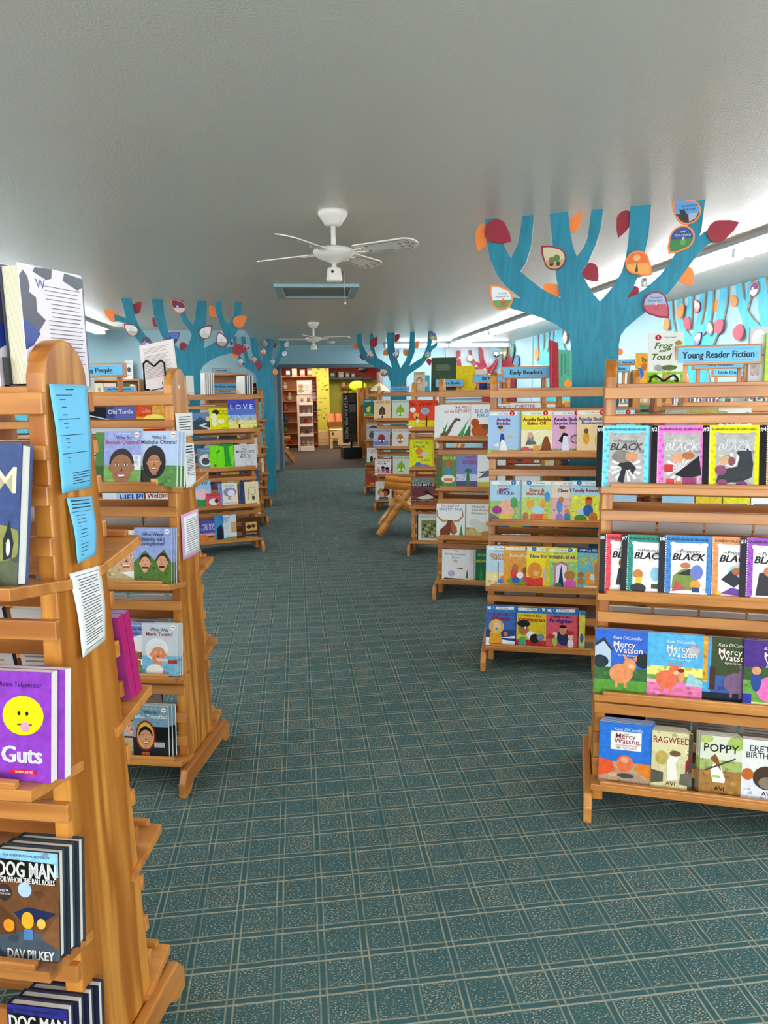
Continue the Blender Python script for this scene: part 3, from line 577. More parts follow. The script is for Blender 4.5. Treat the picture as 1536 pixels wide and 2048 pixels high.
('R1', 2, -0.007, 0.17, 0.215, 0.008, 0, 3, 0, '2f64c8', 'blue picture paperback with a pink pig running across a green lawn', [('r', 0, 0, 1, 0.42, '5c9a38'), ('r', 0, 0.22, 1, 0.42, '3c6a38'), ('p', 'b8c8d8', (0, 0.42), (0, 0.78), (0.16, 0.86), (0.3, 0.7), (0.3, 0.42)), ('p', '2c3440', (0, 0.78), (0.17, 0.88), (0.34, 0.68), (0.3, 0.68), (0.16, 0.82), (0, 0.73)), ('e', 0.9, 0.55, 0.14, 0.12, '1c2c30'), ('e', 0.1, 0.5, 0.16, 0.1, '24343a'), ('e', 0.5, 0.33, 0.22, 0.154, 'f0905a'), ('e', 0.654, 0.462, 0.121, 0.11, 'f0905a'), ('p', 'f0905a', (0.555, 0.55), (0.533, 0.638), (0.632, 0.572)), ('p', 'f0905a', (0.72, 0.572), (0.797, 0.638), (0.775, 0.528)), ('e', 0.687, 0.451, 0.055, 0.033, 'f8b890'), ('r', 0.39, 0.11, 0.445, 0.242, 'f0905a'), ('r', 0.555, 0.11, 0.61, 0.242, 'f0905a'), ('t', 'Kate DiCamillo', 0.6, 0.89, 0.045, 'f4f0ff', 0.62, 1), ('t', 'Mercy', 0.55, 0.79, 0.075, 'ffe8d8', 0.42, 0), ('t', 'Watson', 0.62, 0.7, 0.075, 'ffe8d8', 0.5, 0), ('t', 'to the Rescue', 0.6, 0.62, 0.03, 'ffe8d8', 0.5, 1), ('t', 'illustrated by Chris Van Dusen', 0.55, 0.04, 0.03, '30402a', 0.75, 1)], 0.004),
('R1', 2, 0.159, 0.17, 0.215, 0.008, 0.001, 2, 0, '54b0e0', 'sky blue paperback with a pig in a pink convertible and silver medal', [('r', 0, 0, 1, 0.42, 'f078a8'), ('r', 0, 0.3, 1, 0.5, 'e8e078'), ('r', 0, 0.27, 1, 0.36, '7aa048'), ('r', 0, 0, 1, 0.24, 'f07aa8'), ('p', 'f8a8c8', (0, 0.24), (0, 0.3), (0.3, 0.27), (0.3, 0.22)), ('p', '9ac8d0', (0.7, 0.22), (0.76, 0.42), (1, 0.3), (1, 0.22)), ('e', 0.36, 0.3, 0.2, 0.14, 'f0704a'), ('e', 0.5, 0.42, 0.11, 0.1, 'f0704a'), ('p', 'f0704a', (0.41, 0.5), (0.39, 0.58), (0.48, 0.52)), ('p', 'f0704a', (0.56, 0.52), (0.63, 0.58), (0.61, 0.48)), ('e', 0.53, 0.41, 0.05, 0.03, 'f8b890'), ('r', 0.26, 0.1, 0.31, 0.22, 'f0704a'), ('r', 0.41, 0.1, 0.46, 0.22, 'f0704a'), ('e', 0.62, 0.36, 0.06, 0.09, 'e89868'), ('e', 0.62, 0.45, 0.06, 0.03, '7a2c20'), ('e', 0.83, 0.76, 0.13, 0.1, '9a9a9e'), ('e', 0.83, 0.76, 0.09, 0.07, 'b8b8bc'), ('t', 'Kate DiCamillo', 0.6, 0.89, 0.045, 'f4f0ff', 0.62, 1), ('t', 'Mercy', 0.55, 0.79, 0.075, 'ffe8d8', 0.42, 0), ('t', 'Watson', 0.62, 0.7, 0.075, 'ffe8d8', 0.5, 0), ('t', 'Goes for a Ride', 0.6, 0.62, 0.03, 'ffe8d8', 0.5, 1), ('t', 'illustrated by Chris Van Dusen', 0.55, 0.04, 0.03, '30402a', 0.75, 1)], 0.004),
('R1', 2, 0.316, 0.17, 0.215, 0.008, 0.0, 1, 0, '3c4a28', 'dark green paperback with a purple pig in a night room', [('r', 0, 0, 1, 0.42, '3a5a98'), ('r', 0, 0, 0.22, 1, '4a9ad0'), ('r', 0, 0.3, 0.16, 1, 'd89a30'), ('r', 0, 0, 1, 0.16, '1c2430'), ('r', 0.2, 0.2, 0.3, 0.55, '4a2c20'), ('e', 0.66, 0.32, 0.22, 0.154, '7a5a78'), ('e', 0.814, 0.452, 0.121, 0.11, '7a5a78'), ('p', '7a5a78', (0.715, 0.54), (0.693, 0.628), (0.792, 0.562)), ('p', '7a5a78', (0.88, 0.562), (0.957, 0.628), (0.935, 0.518)), ('e', 0.847, 0.441, 0.055, 0.033, 'f8b890'), ('r', 0.55, 0.1, 0.605, 0.232, '7a5a78'), ('r', 0.715, 0.1, 0.77, 0.232, '7a5a78'), ('t', 'Kate DiCamillo', 0.6, 0.89, 0.045, 'e8e0d0', 0.62, 1), ('t', 'Mercy', 0.55, 0.79, 0.075, 'ffe8d8', 0.42, 0), ('t', 'Watson', 0.62, 0.7, 0.075, 'ffe8d8', 0.5, 0), ('t', 'Fights Crime', 0.6, 0.62, 0.03, 'ffe8d8', 0.5, 1), ('t', 'illustrated by Chris Van Dusen', 0.55, 0.04, 0.03, '30402a', 0.75, 1)], 0.004),
('R1', 2, 0.447, 0.17, 0.215, 0.008, 0.012, 3, 0, '4a2c80', 'purple paperback with a pink striped costume picture', [('r', 0, 0, 1, 0.42, '6aa040'), ('r', 0, 0, 1, 0.08, 'f0e8a8'), ('r', 0, 0.4, 1, 0.6, '3a5a30'), ('e', 0.5, 0.28, 0.28, 0.2, 'f070b0'), ('e', 0.22, 0.4, 0.09, 0.16, '2c4a90'), ('e', 0.22, 0.55, 0.08, 0.06, 'e89868'), ('r', 0, 0.06, 0.15, 0.2, '3038a0'), ('t', 'Kate DiCamillo', 0.6, 0.89, 0.045, 'f4f0ff', 0.62, 1), ('t', 'Mercy', 0.55, 0.79, 0.075, 'ffe8d8', 0.42, 0), ('t', 'Watson', 0.62, 0.7, 0.075, 'ffe8d8', 0.5, 0), ('t', 'Princess in Disguise', 0.6, 0.62, 0.03, 'ffe8d8', 0.5, 1), ('t', 'illustrated by Chris Van Dusen', 0.55, 0.04, 0.03, '30402a', 0.75, 1)], 0.004),
('R1', 3, 0.017, 0.17, 0.212, 0.009, 0, 4, 0, '2f74d0', 'bright blue paperback with an orange pig between two cars', [('r', 0, 0, 1, 0.36, 'b8987a'), ('p', 'e8582c', (0, 0.1), (0, 0.4), (0.26, 0.36), (0.32, 0.2)), ('p', 'f08028', (1, 0.1), (1, 0.36), (0.74, 0.36), (0.7, 0.24)), ('r', 0.22, 0.56, 0.8, 0.86, 'f4efe6'), ('t', 'Kate DiCamillo', 0.55, 0.9, 0.045, 'e8eef8', 0.5, 1), ('t', 'Mercy', 0.5, 0.79, 0.07, '8a1c28', 0.4, 0), ('t', 'Watson', 0.52, 0.71, 0.07, '8a1c28', 0.45, 0), ('t', 'Something Wonky', 0.52, 0.64, 0.03, 'b03040', 0.5, 1), ('t', 'This Way Comes', 0.52, 0.6, 0.03, 'b03040', 0.5, 1), ('e', 0.52, 0.14, 0.16, 0.04, '4a4a48'), ('e', 0.5, 0.34, 0.16, 0.14, 'f07040'), ('e', 0.5, 0.4, 0.08, 0.05, 'f8a080'), ('t', 'illustrated by Chris Van Dusen', 0.5, 0.03, 0.03, '303030', 0.75, 1)], 0.003),
('R1', 3, 0.186, 0.127, 0.2, 0.012, 0.006, 3, 0, 'd8cc98', 'tan paperback with red title and a white mouse by dark hats', [('r', 0, 0.62, 1, 1, 'e0d4a0'), ('r', 0.9, 0, 1, 1, '4a4a38'), ('t', 'RAGWEED', 0.48, 0.86, 0.09, '8a2030', 0.84, 0), ('e', 0.25, 0.55, 0.16, 0.12, 'c0a858'), ('p', '5a5a48', (0, 0.1), (0, 0.34), (0.3, 0.3), (0.3, 0.14)), ('p', '6a6858', (0.72, 0.3), (1, 0.34), (1, 0.1), (0.7, 0.12)), ('p', 'f0e8dc', (0.4, 0.16), (0.38, 0.5), (0.5, 0.66), (0.72, 0.64), (0.6, 0.48), (0.66, 0.2)), ('e', 0.58, 0.64, 0.14, 0.05, '7a5a38'), ('p', '8a2838', (0.84, 0.5), (0.98, 0.68), (0.92, 0.38), (0.84, 0.3)), ('t', 'AVI', 0.48, 0.12, 0.06, '4a3020', 0.4, 0), ('t', 'BRIAN FLOCA', 0.7, 0.03, 0.025, '2c2018', 0.4, 0)], -0.005),
('R1', 3, 0.337, 0.127, 0.2, 0.012, 0.0, 2, 0, 'dfe0c8', 'pale paperback with a striped mouse holding a needle sword', [('r', 0, 0, 1, 0.42, 'a87a40'), ('r', 0, 0.42, 1, 0.6, 'a8b868'), ('e', 0.85, 0.9, 0.2, 0.12, 'a8c060'), ('e', 0.1, 0.95, 0.2, 0.08, 'b8c870'), ('t', 'POPPY', 0.5, 0.8, 0.11, '1c1c1c', 0.78, 0), ('p', 'f4efe6', (0.32, 0.22), (0.26, 0.4), (0.34, 0.58), (0.5, 0.5), (0.62, 0.28), (0.6, 0.22)), ('p', '8a5a30', (0.24, 0.62), (0.36, 0.7), (0.44, 0.62), (0.52, 0.42), (0.42, 0.5)), ('r', 0.3, 0.3, 0.5, 0.34, 'a8c860'), ('p', '4a4238', (0.12, 0.42), (0.84, 0.66), (0.86, 0.64), (0.14, 0.4)), ('t', 'AVI', 0.48, 0.12, 0.06, '3a2818', 0.4, 0), ('t', 'BRIAN FLOCA', 0.7, 0.03, 0.025, '2c2018', 0.4, 0)], -0.004),
('R1', 3, 0.464, 0.127, 0.2, 0.012, 0.0, 1, 0, 'e8e6e0', 'white paperback with a brown porcupine on snow', [('r', 0, 0, 1, 0.4, 'dfe2ec'), ('t', "ERETH'S", 0.55, 0.86, 0.08, '2c3038', 0.86, 0), ('t', 'BIRTHDAY', 0.55, 0.75, 0.08, '2c3038', 0.86, 0), ('e', 0.6, 0.38, 0.34, 0.2, '4a3a2c'), ('e', 0.6, 0.3, 0.2, 0.1, '8a7a68'), ('e', 0.14, 0.42, 0.14, 0.1, 'c86828'), ('t', 'AVI', 0.6, 0.12, 0.06, '2c2018', 0.4, 0)], 0.004),
('R2', 0, -0.004, 0.152, 0.218, 0.006, 0, 3, 0, 'a8c8e8', 'light blue reader with a maid carrying a pie', [('p', 'f2f0ea', (0.06, 0.9), (0.94, 0.91), (0.96, 0.98), (0.84, 0.985), (0.5, 0.965), (0.14, 0.975), (0.03, 0.96)), ('t', 'I Can Read!', 0.48, 0.94, 0.036, '222222', 0.52, 0), ('e', 0.78, 0.945, 0.085, 0.055, 'c8202c'), ('t', '2', 0.78, 0.945, 0.045, 'ffffff', 0.1, 0), ('t', 'Amelia', 0.5, 0.8, 0.066, 'a02880', 0.86, 2), ('t', 'Bedelia', 0.5, 0.71, 0.062, 'a02880', 0.86, 2), ('r', 0, 0, 1, 0.1, 'b8c850'), ('p', '2c4a90', (0.38, 0.28), (0.42, 0.48), (0.52, 0.46), (0.56, 0.28)), ('p', 'f4f4f4', (0.4, 0.04), (0.44, 0.34), (0.56, 0.3), (0.66, 0.06)), ('e', 0.44, 0.56, 0.07, 0.06, 'e8b090'), ('e', 0.4, 0.62, 0.09, 0.04, '3a3a4a'), ('e', 0.72, 0.4, 0.1, 0.03, 'e8c060'), ('p', 'e8e8f0', (0.14, 0.2), (0.36, 0.26), (0.36, 0.16))], 0.008),
('R2', 0, 0.162, 0.152, 0.218, 0.006, 0, 3, 0, 'f0e048', 'yellow reader with a maid and tall chocolate cake', [('p', 'f2f0ea', (0.06, 0.9), (0.94, 0.91), (0.96, 0.98), (0.84, 0.985), (0.5, 0.965), (0.14, 0.975), (0.03, 0.96)), ('t', 'I Can Read!', 0.48, 0.94, 0.036, '222222', 0.52, 0), ('e', 0.78, 0.945, 0.085, 0.055, 'c8202c'), ('t', '2', 0.78, 0.945, 0.045, 'ffffff', 0.1, 0), ('t', 'Amelia Bedelia', 0.5, 0.8, 0.066, 'b02830', 0.86, 2), ('t', 'Bakes Off', 0.5, 0.71, 0.062, 'b02830', 0.86, 2), ('r', 0, 0.1, 1, 0.55, 'f4ecc0'), ('r', 0, 0, 1, 0.12, '9a5aa0'), ('e', 0.3, 0.36, 0.1, 0.1, '8a8a88'), ('e', 0.3, 0.44, 0.08, 0.07, 'e8b090'), ('p', '6a6a6a', (0.14, 0.2), (0.2, 0.32), (0.44, 0.3), (0.5, 0.22)), ('p', '8a4a20', (0.64, 0.06), (0.68, 0.24), (0.76, 0.4), (0.86, 0.4), (0.94, 0.24), (0.98, 0.06)), ('e', 0.5, 0.12, 0.12, 0.08, 'e8a840'), ('e', 0.14, 0.1, 0.12, 0.07, 'd85858')], 0.006),
('R2', 0, 0.314, 0.152, 0.218, 0.006, -0.003, 1, 0, 'e8b0d0', 'pink reader with a maid swinging a racket', [('p', 'f2f0ea', (0.06, 0.9), (0.94, 0.91), (0.96, 0.98), (0.84, 0.985), (0.5, 0.965), (0.14, 0.975), (0.03, 0.96)), ('t', 'I Can Read!', 0.48, 0.94, 0.036, '222222', 0.52, 0), ('e', 0.78, 0.945, 0.085, 0.055, 'c8202c'), ('t', '2', 0.78, 0.945, 0.045, 'ffffff', 0.1, 0), ('t', 'Amelia Bedelia', 0.5, 0.8, 0.066, '38388a', 0.86, 2), ('t', 'Surprise Shower', 0.5, 0.71, 0.062, '38388a', 0.86, 2), ('r', 0, 0, 1, 0.12, '7ab048'), ('p', '1c1c24', (0.2, 0.3), (0.36, 0.5), (0.5, 0.46), (0.46, 0.2)), ('p', 'e8ecf8', (0.3, 0.06), (0.36, 0.42), (0.5, 0.4), (0.56, 0.06)), ('e', 0.34, 0.55, 0.08, 0.07, 'e8b090'), ('e', 0.32, 0.61, 0.1, 0.04, '5a3a58'), ('e', 0.74, 0.34, 0.15, 0.1, '3a3a40'), ('e', 0.74, 0.34, 0.12, 0.08, 'd0a8b8')], 0.004),
('R2', 0, 0.433, 0.152, 0.218, 0.006, 0.004, 2, 0, 'f0d0a0', 'peach reader with two small children holding books', [('p', 'f2f0ea', (0.06, 0.9), (0.94, 0.91), (0.96, 0.98), (0.84, 0.985), (0.5, 0.965), (0.14, 0.975), (0.03, 0.96)), ('t', 'I Can Read!', 0.48, 0.94, 0.036, '222222', 0.52, 0), ('e', 0.78, 0.945, 0.085, 0.055, 'c8202c'), ('t', '2', 0.78, 0.945, 0.045, 'ffffff', 0.1, 0), ('t', 'Amelia Bedelia', 0.5, 0.8, 0.066, '3878c8', 0.86, 2), ('t', 'Bookworm', 0.5, 0.71, 0.062, '3878c8', 0.86, 2), ('e', 0.3, 0.36, 0.1, 0.14, 'e0a030'), ('e', 0.3, 0.52, 0.07, 0.06, '7a4a28'), ('e', 0.7, 0.3, 0.14, 0.16, 'e8c858'), ('e', 0.7, 0.52, 0.07, 0.06, 'c89a58')], -0.006),
('R2', 0, 0.557, 0.152, 0.218, 0.006, 0.0, 0, 0, '8ad0e8', 'aqua reader at the end of the row seen behind a post', [('p', 'f2f0ea', (0.06, 0.9), (0.94, 0.91), (0.96, 0.98), (0.84, 0.985), (0.5, 0.965), (0.14, 0.975), (0.03, 0.96)), ('t', 'I Can Read!', 0.48, 0.94, 0.036, '222222', 0.52, 0), ('e', 0.78, 0.945, 0.085, 0.055, 'c8202c'), ('t', '2', 0.78, 0.945, 0.045, 'ffffff', 0.1, 0), ('t', 'Amelia Bedelia', 0.5, 0.8, 0.066, 'b02848', 0.86, 2), ('t', 'Helps Out', 0.5, 0.71, 0.062, 'b02848', 0.86, 2), ('e', 0.5, 0.3, 0.2, 0.16, 'e8e8e8')], 0.004),
('R2', 1, 0.009, 0.152, 0.212, 0.006, 0, 2, 0, 'a8cce0', 'pale blue reader with cartoon trucks on a road', [('p', 'f2f0ea', (0.06, 0.9), (0.94, 0.91), (0.96, 0.98), (0.84, 0.985), (0.5, 0.965), (0.14, 0.975), (0.03, 0.96)), ('t', 'I Can Read!', 0.48, 0.94, 0.036, '222222', 0.52, 0), ('e', 0.78, 0.945, 0.085, 0.055, '2878c0'), ('t', '1', 0.78, 0.945, 0.045, 'ffffff', 0.1, 0), ('t', 'The Berenstain Bears', 0.5, 0.87, 0.028, '3a4a8a', 0.7, 1), ('t', 'WE', 0.5, 0.77, 0.065, '4a3a98', 0.86, 2), ('t', 'TRUCKS!', 0.5, 0.69, 0.06, '4a3a98', 0.8, 2), ('r', 0, 0, 1, 0.5, '98c060'), ('p', '6a6a70', (0, 0), (0, 0.22), (0.3, 0.1), (0.3, 0)), ('e', 0.56, 0.3, 0.26, 0.24, 'f0a890'), ('e', 0.24, 0.28, 0.16, 0.1, 'a02880'), ('e', 0.55, 0.1, 0.2, 0.09, 'e8c048'), ('e', 0.8, 0.46, 0.12, 0.14, '4a9a58'), ('e', 0.35, 0.76, 0.07, 0.045, 'e02838')], 0.006),
('R2', 1, 0.169, 0.152, 0.212, 0.006, 0, 3, 0, 'b8d8d0', 'pale green reader crowded with small figures round a tub', [('p', 'f2f0ea', (0.06, 0.9), (0.94, 0.91), (0.96, 0.98), (0.84, 0.985), (0.5, 0.965), (0.14, 0.975), (0.03, 0.96)), ('t', 'I Can Read!', 0.58, 0.94, 0.036, '222222', 0.52, 0), ('e', 0.24, 0.945, 0.085, 0.055, '2878c0'), ('t', '1', 0.24, 0.945, 0.045, 'ffffff', 0.1, 0), ('t', 'The Berenstain Bears', 0.5, 0.87, 0.028, '3a4a8a', 0.7, 1), ('t', 'Share &', 0.5, 0.77, 0.065, 'e85a38', 0.86, 2), ('t', 'Share Alike!', 0.5, 0.69, 0.06, 'e85a38', 0.8, 2), ('r', 0, 0, 1, 0.6, 'c0d068'), ('e', 0.3, 0.42, 0.12, 0.12, 'e0a840'), ('e', 0.55, 0.3, 0.2, 0.1, 'a8d8e0'), ('e', 0.7, 0.44, 0.1, 0.1, 'e0a040'), ('e', 0.84, 0.62, 0.09, 0.12, '4a90d0'), ('r', 0.3, 0.06, 0.86, 0.2, 'd86838'), ('e', 0.14, 0.14, 0.1, 0.1, 'b87838'), ('e', 0.8, 0.12, 0.1, 0.07, 'e8b030')], 0.006),
('R2', 1, 0.321, 0.152, 0.212, 0.006, -0.002, 0, 0, 'e8d8c0', 'cream reader with three little figures on a pink wall', [('p', 'f2f0ea', (0.06, 0.9), (0.94, 0.91), (0.96, 0.98), (0.84, 0.985), (0.5, 0.965), (0.14, 0.975), (0.03, 0.96)), ('t', 'I Can Read!', 0.48, 0.94, 0.036, '222222', 0.52, 0), ('e', 0.78, 0.945, 0.085, 0.055, '2878c0'), ('t', '1', 0.78, 0.945, 0.045, 'ffffff', 0.1, 0), ('t', 'The Berenstain Bears', 0.5, 0.87, 0.028, '3a4a8a', 0.7, 1), ('t', 'Class Trip', 0.5, 0.77, 0.065, '283898', 0.86, 2), ('r', 0, 0, 1, 0.6, 'e8b0b8'), ('r', 0.5, 0.1, 0.9, 0.5, 'e8d088'), ('e', 0.25, 0.4, 0.1, 0.16, '5a90c8'), ('e', 0.3, 0.55, 0.09, 0.07, 'c07838'), ('e', 0.25, 0.12, 0.12, 0.1, '9a80c8'), ('e', 0.5, 0.14, 0.1, 0.12, '3a88a8'), ('e', 0.76, 0.14, 0.1, 0.12, 'e080a8'), ('e', 0.5, 0.28, 0.08, 0.06, 'c88840')], 0.004),
('R2', 1, 0.416, 0.152, 0.214, 0.006, 0.004, 1, 0, 'a8d0e0', 'blue and yellow reader with a red hatted figure', [('p', 'f2f0ea', (0.06, 0.9), (0.94, 0.91), (0.96, 0.98), (0.84, 0.985), (0.5, 0.965), (0.14, 0.975), (0.03, 0.96)), ('t', 'I Can Read!', 0.58, 0.94, 0.036, '222222', 0.52, 0), ('e', 0.24, 0.945, 0.085, 0.055, '2878c0'), ('t', '1', 0.24, 0.945, 0.045, 'ffffff', 0.1, 0), ('t', 'The Berenstain Bears', 0.5, 0.87, 0.028, '3a4a8a', 0.7, 1), ('t', 'Family Reunion', 0.5, 0.77, 0.065, 'c82828', 0.86, 2), ('r', 0, 0, 1, 0.66, 'e8dc50'), ('e', 0.56, 0.5, 0.12, 0.1, 'c07028'), ('e', 0.56, 0.58, 0.11, 0.04, 'b82828'), ('e', 0.54, 0.3, 0.16, 0.14, '3060a0'), ('e', 0.3, 0.22, 0.1, 0.14, 'b8c8e0'), ('e', 0.3, 0.1, 0.2, 0.1, '4a8a30'), ('e', 0.7, 0.14, 0.14, 0.12, 'c87028')], 0.006),
('R2', 2, -0.008, 0.152, 0.215, 0.006, 0, 0, 0, 'b8d4e4', 'pale blue reader with sandy beach and small figures', [('p', 'f2f0ea', (0.06, 0.9), (0.94, 0.91), (0.96, 0.98), (0.84, 0.985), (0.5, 0.965), (0.14, 0.975), (0.03, 0.96)), ('t', 'I Can Read!', 0.48, 0.94, 0.036, '222222', 0.52, 0), ('e', 0.78, 0.945, 0.085, 0.055, '2878c0'), ('t', '1', 0.78, 0.945, 0.045, 'ffffff', 0.1, 0), ('t', 'The Berenstain Bears', 0.5, 0.87, 0.028, '3a4a8a', 0.7, 1), ('t', 'SEASHORE', 0.5, 0.77, 0.065, 'f09830', 0.86, 2), ('t', 'TREASURE', 0.5, 0.69, 0.06, 'f09830', 0.8, 2), ('r', 0, 0, 1, 0.35, 'e8d898'), ('r', 0.4, 0.2, 0.44, 0.6, '9a8a9a'), ('e', 0.6, 0.18, 0.14, 0.1, 'd08838'), ('e', 0.5, 0.14, 0.1, 0.06, '4a80c0'), ('e', 0.85, 0.2, 0.1, 0.12, 'c88030')], 0.004),
('R2', 2, 0.085, 0.152, 0.216, 0.006, 0.003, 1, 0, 'f09a30', 'orange reader with two sitting figures and a puppy', [('p', 'f2f0ea', (0.06, 0.9), (0.94, 0.91), (0.96, 0.98), (0.84, 0.985), (0.5, 0.965), (0.14, 0.975), (0.03, 0.96)), ('t', 'I Can Read!', 0.48, 0.94, 0.036, '222222', 0.52, 0), ('e', 0.78, 0.945, 0.085, 0.055, '2878c0'), ('t', '1', 0.78, 0.945, 0.045, 'ffffff', 0.1, 0), ('t', 'The Berenstain Bears', 0.5, 0.87, 0.028, '3a4a8a', 0.7, 1), ('t', 'New Pup', 0.5, 0.77, 0.065, 'ffffff', 0.86, 2), ('e', 0.5, 0.16, 0.4, 0.1, '6a9a38'), ('e', 0.36, 0.32, 0.13, 0.16, 'd83828'), ('e', 0.38, 0.48, 0.11, 0.09, 'b86a28'), ('e', 0.74, 0.28, 0.13, 0.13, 'c83a88'), ('e', 0.72, 0.42, 0.1, 0.08, '8a4a20'), ('e', 0.54, 0.3, 0.12, 0.08, 'f0f0f0'), ('e', 0.4, 0.18, 0.14, 0.07, '2c58a8')], 0.004),
('R2', 2, 0.2, 0.152, 0.216, 0.006, 0.006, 1, 0, 'f8dc10', 'yellow reader with a brown head beside a white cat', [('p', 'f2f0ea', (0.06, 0.9), (0.94, 0.91), (0.96, 0.98), (0.84, 0.985), (0.5, 0.965), (0.14, 0.975), (0.03, 0.96)), ('t', 'I Can Read!', 0.58, 0.94, 0.036, '222222', 0.52, 0), ('e', 0.24, 0.945, 0.085, 0.055, '2878c0'), ('t', '1', 0.24, 0.945, 0.045, 'ffffff', 0.1, 0), ('t', 'The Berenstain Bears', 0.5, 0.87, 0.028, '3a4a8a', 0.7, 1), ('t', 'New Kitten', 0.5, 0.77, 0.065, '2a6ac0', 0.86, 2), ('r', 0, 0, 0.55, 0.26, 'e03020'), ('e', 0.28, 0.42, 0.24, 0.2, 'e88a20'), ('e', 0.32, 0.36, 0.1, 0.07, 'f0b868'), ('e', 0.74, 0.34, 0.2, 0.2, 'c8c0d8'), ('e', 0.78, 0.5, 0.16, 0.1, 'd8d0e4'), ('e', 0.86, 0.14, 0.12, 0.08, 'f09030')], 0.004),
('R2', 2, 0.298, 0.152, 0.214, 0.006, 0.01, 1, 0, 'd8dc50', 'yellow green reader with a pink curtained window at night', [('p', 'f2f0ea', (0.06, 0.9), (0.94, 0.91), (0.96, 0.98), (0.84, 0.985), (0.5, 0.965), (0.14, 0.975), (0.03, 0.96)), ('t', 'I Can Read!', 0.48, 0.94, 0.036, '222222', 0.52, 0), ('e', 0.78, 0.945, 0.085, 0.055, '2878c0'), ('t', '1', 0.78, 0.945, 0.045, 'ffffff', 0.1, 0), ('t', 'The Berenstain Bears', 0.5, 0.87, 0.028, '3a4a8a', 0.7, 1), ('t', 'WISHING STAR', 0.5, 0.77, 0.065, '8a1c50', 0.86, 2), ('r', 0, 0, 0.1, 1, 'f0c818'), ('r', 0.1, 0, 1, 0.66, '98c878'), ('p', 'd86a80', (0.28, 0.04), (0.28, 0.58), (0.5, 0.68), (0.74, 0.58), (0.74, 0.04)), ('p', 'e8e0ec', (0.33, 0.06), (0.33, 0.56), (0.5, 0.62), (0.68, 0.56), (0.68, 0.06)), ('p', '102858', (0.4, 0.06), (0.5, 0.6), (0.6, 0.06)), ('e', 0.78, 0.34, 0.18, 0.12, 'b07838'), ('e', 0.8, 0.12, 0.2, 0.14, 'e05ab0'), ('e', 0.42, 0.08, 0.12, 0.08, '2c7a48')], 0.004),
('R2', 2, 0.443, 0.152, 0.216, 0.006, 0.002, 0, 0, '70b8c8', 'teal reader with an orange school bus and dark top band', [('r', 0, 0.88, 1, 1, '1c2c60'), ('t', 'STEP into READING', 0.55, 0.94, 0.045, 'ffffff', 0.86, 0), ('t', 'CATCH', 0.5, 0.74, 0.09, 'f8e048', 0.8, 2), ('t', 'THE BUS', 0.5, 0.63, 0.09, 'f8e048', 0.8, 2), ('r', 0.35, 0.06, 0.95, 0.44, 'f09a38'), ('r', 0.5, 0.24, 0.82, 0.38, 'd0e0e8'), ('r', 0.3, 0.04, 1, 0.1, 'e8e0d0'), ('e', 0.2, 0.2, 0.12, 0.08, 'c07030'), ('e', 0.2, 0.36, 0.1, 0.07, 'b86828')], 0.004),
('R2', 3, -0.005, 0.152, 0.214, 0.006, 0, 2, 0, '3c64b0', 'blue reader with a child in an orange parka on snow', [('r', 0, 0.84, 1, 1, '2f80c0'), ('p', 'f2f0ea', (0.06, 0.9), (0.94, 0.91), (0.96, 0.98), (0.84, 0.985), (0.5, 0.965), (0.14, 0.975), (0.03, 0.96)), ('t', 'I Can Read!', 0.58, 0.94, 0.036, '222222', 0.52, 0), ('e', 0.24, 0.945, 0.085, 0.055, '1c74b8'), ('t', '1', 0.24, 0.945, 0.045, 'ffffff', 0.1, 0), ('t', 'I Want to Be a', 0.5, 0.785, 0.046, 'c02028', 0.76, 2), ('t', 'Scientist', 0.5, 0.69, 0.075, 'c02028', 0.94, 2), ('r', 0, 0, 1, 0.4, '28488a'), ('p', 'e8eef4', (0, 0), (0, 0.2), (1, 0.12), (1, 0)), ('p', 'f4f4f8', (0.5, 0.2), (1, 0.26), (1, 0.2)), ('p', 'f0a028', (0.1, 0.04), (0.16, 0.34), (0.5, 0.36), (0.58, 0.04)), ('e', 0.36, 0.48, 0.26, 0.18, 'e8b860'), ('e', 0.38, 0.48, 0.12, 0.11, 'f0c0a8'), ('e', 0.38, 0.42, 0.06, 0.04, '50a898'), ('e', 0.68, 0.3, 0.07, 0.06, 'c87840')], 0.004),
('R2', 3, 0.154, 0.152, 0.214, 0.006, 0, 2, 0, 'f0c828', 'yellow reader with a child looking at a black and white puppy', [('r', 0, 0.84, 1, 1, '2f80c0'), ('p', 'f2f0ea', (0.06, 0.9), (0.94, 0.91), (0.96, 0.98), (0.84, 0.985), (0.5, 0.965), (0.14, 0.975), (0.03, 0.96)), ('t', 'I Can Read!', 0.48, 0.94, 0.036, '222222', 0.52, 0), ('e', 0.78, 0.945, 0.085, 0.055, '1c74b8'), ('t', '1', 0.78, 0.945, 0.045, 'ffffff', 0.1, 0), ('t', 'I Want to Be a', 0.5, 0.785, 0.046, 'c83020', 0.76, 2), ('t', 'Veterinarian', 0.5, 0.69, 0.075, 'c83020', 0.94, 2), ('r', 0, 0, 1, 0.18, 'c02828'), ('e', 0.24, 0.44, 0.18, 0.14, 'b07040'), ('e', 0.24, 0.58, 0.22, 0.09, '181818'), ('e', 0.3, 0.48, 0.03, 0.03, 'f8f8f8'), ('e', 0.5, 0.3, 0.15, 0.1, 'f0f0f0'), ('e', 0.62, 0.22, 0.16, 0.12, '201c1c'), ('p', '48a880', (0.06, 0.0), (0.1, 0.24), (0.3, 0.26), (0.34, 0.04)), ('e', 0.82, 0.26, 0.13, 0.09, '7a90a0'), ('r', 0.64, 0.38, 0.86, 0.56, 'e0b818')], 0.004),
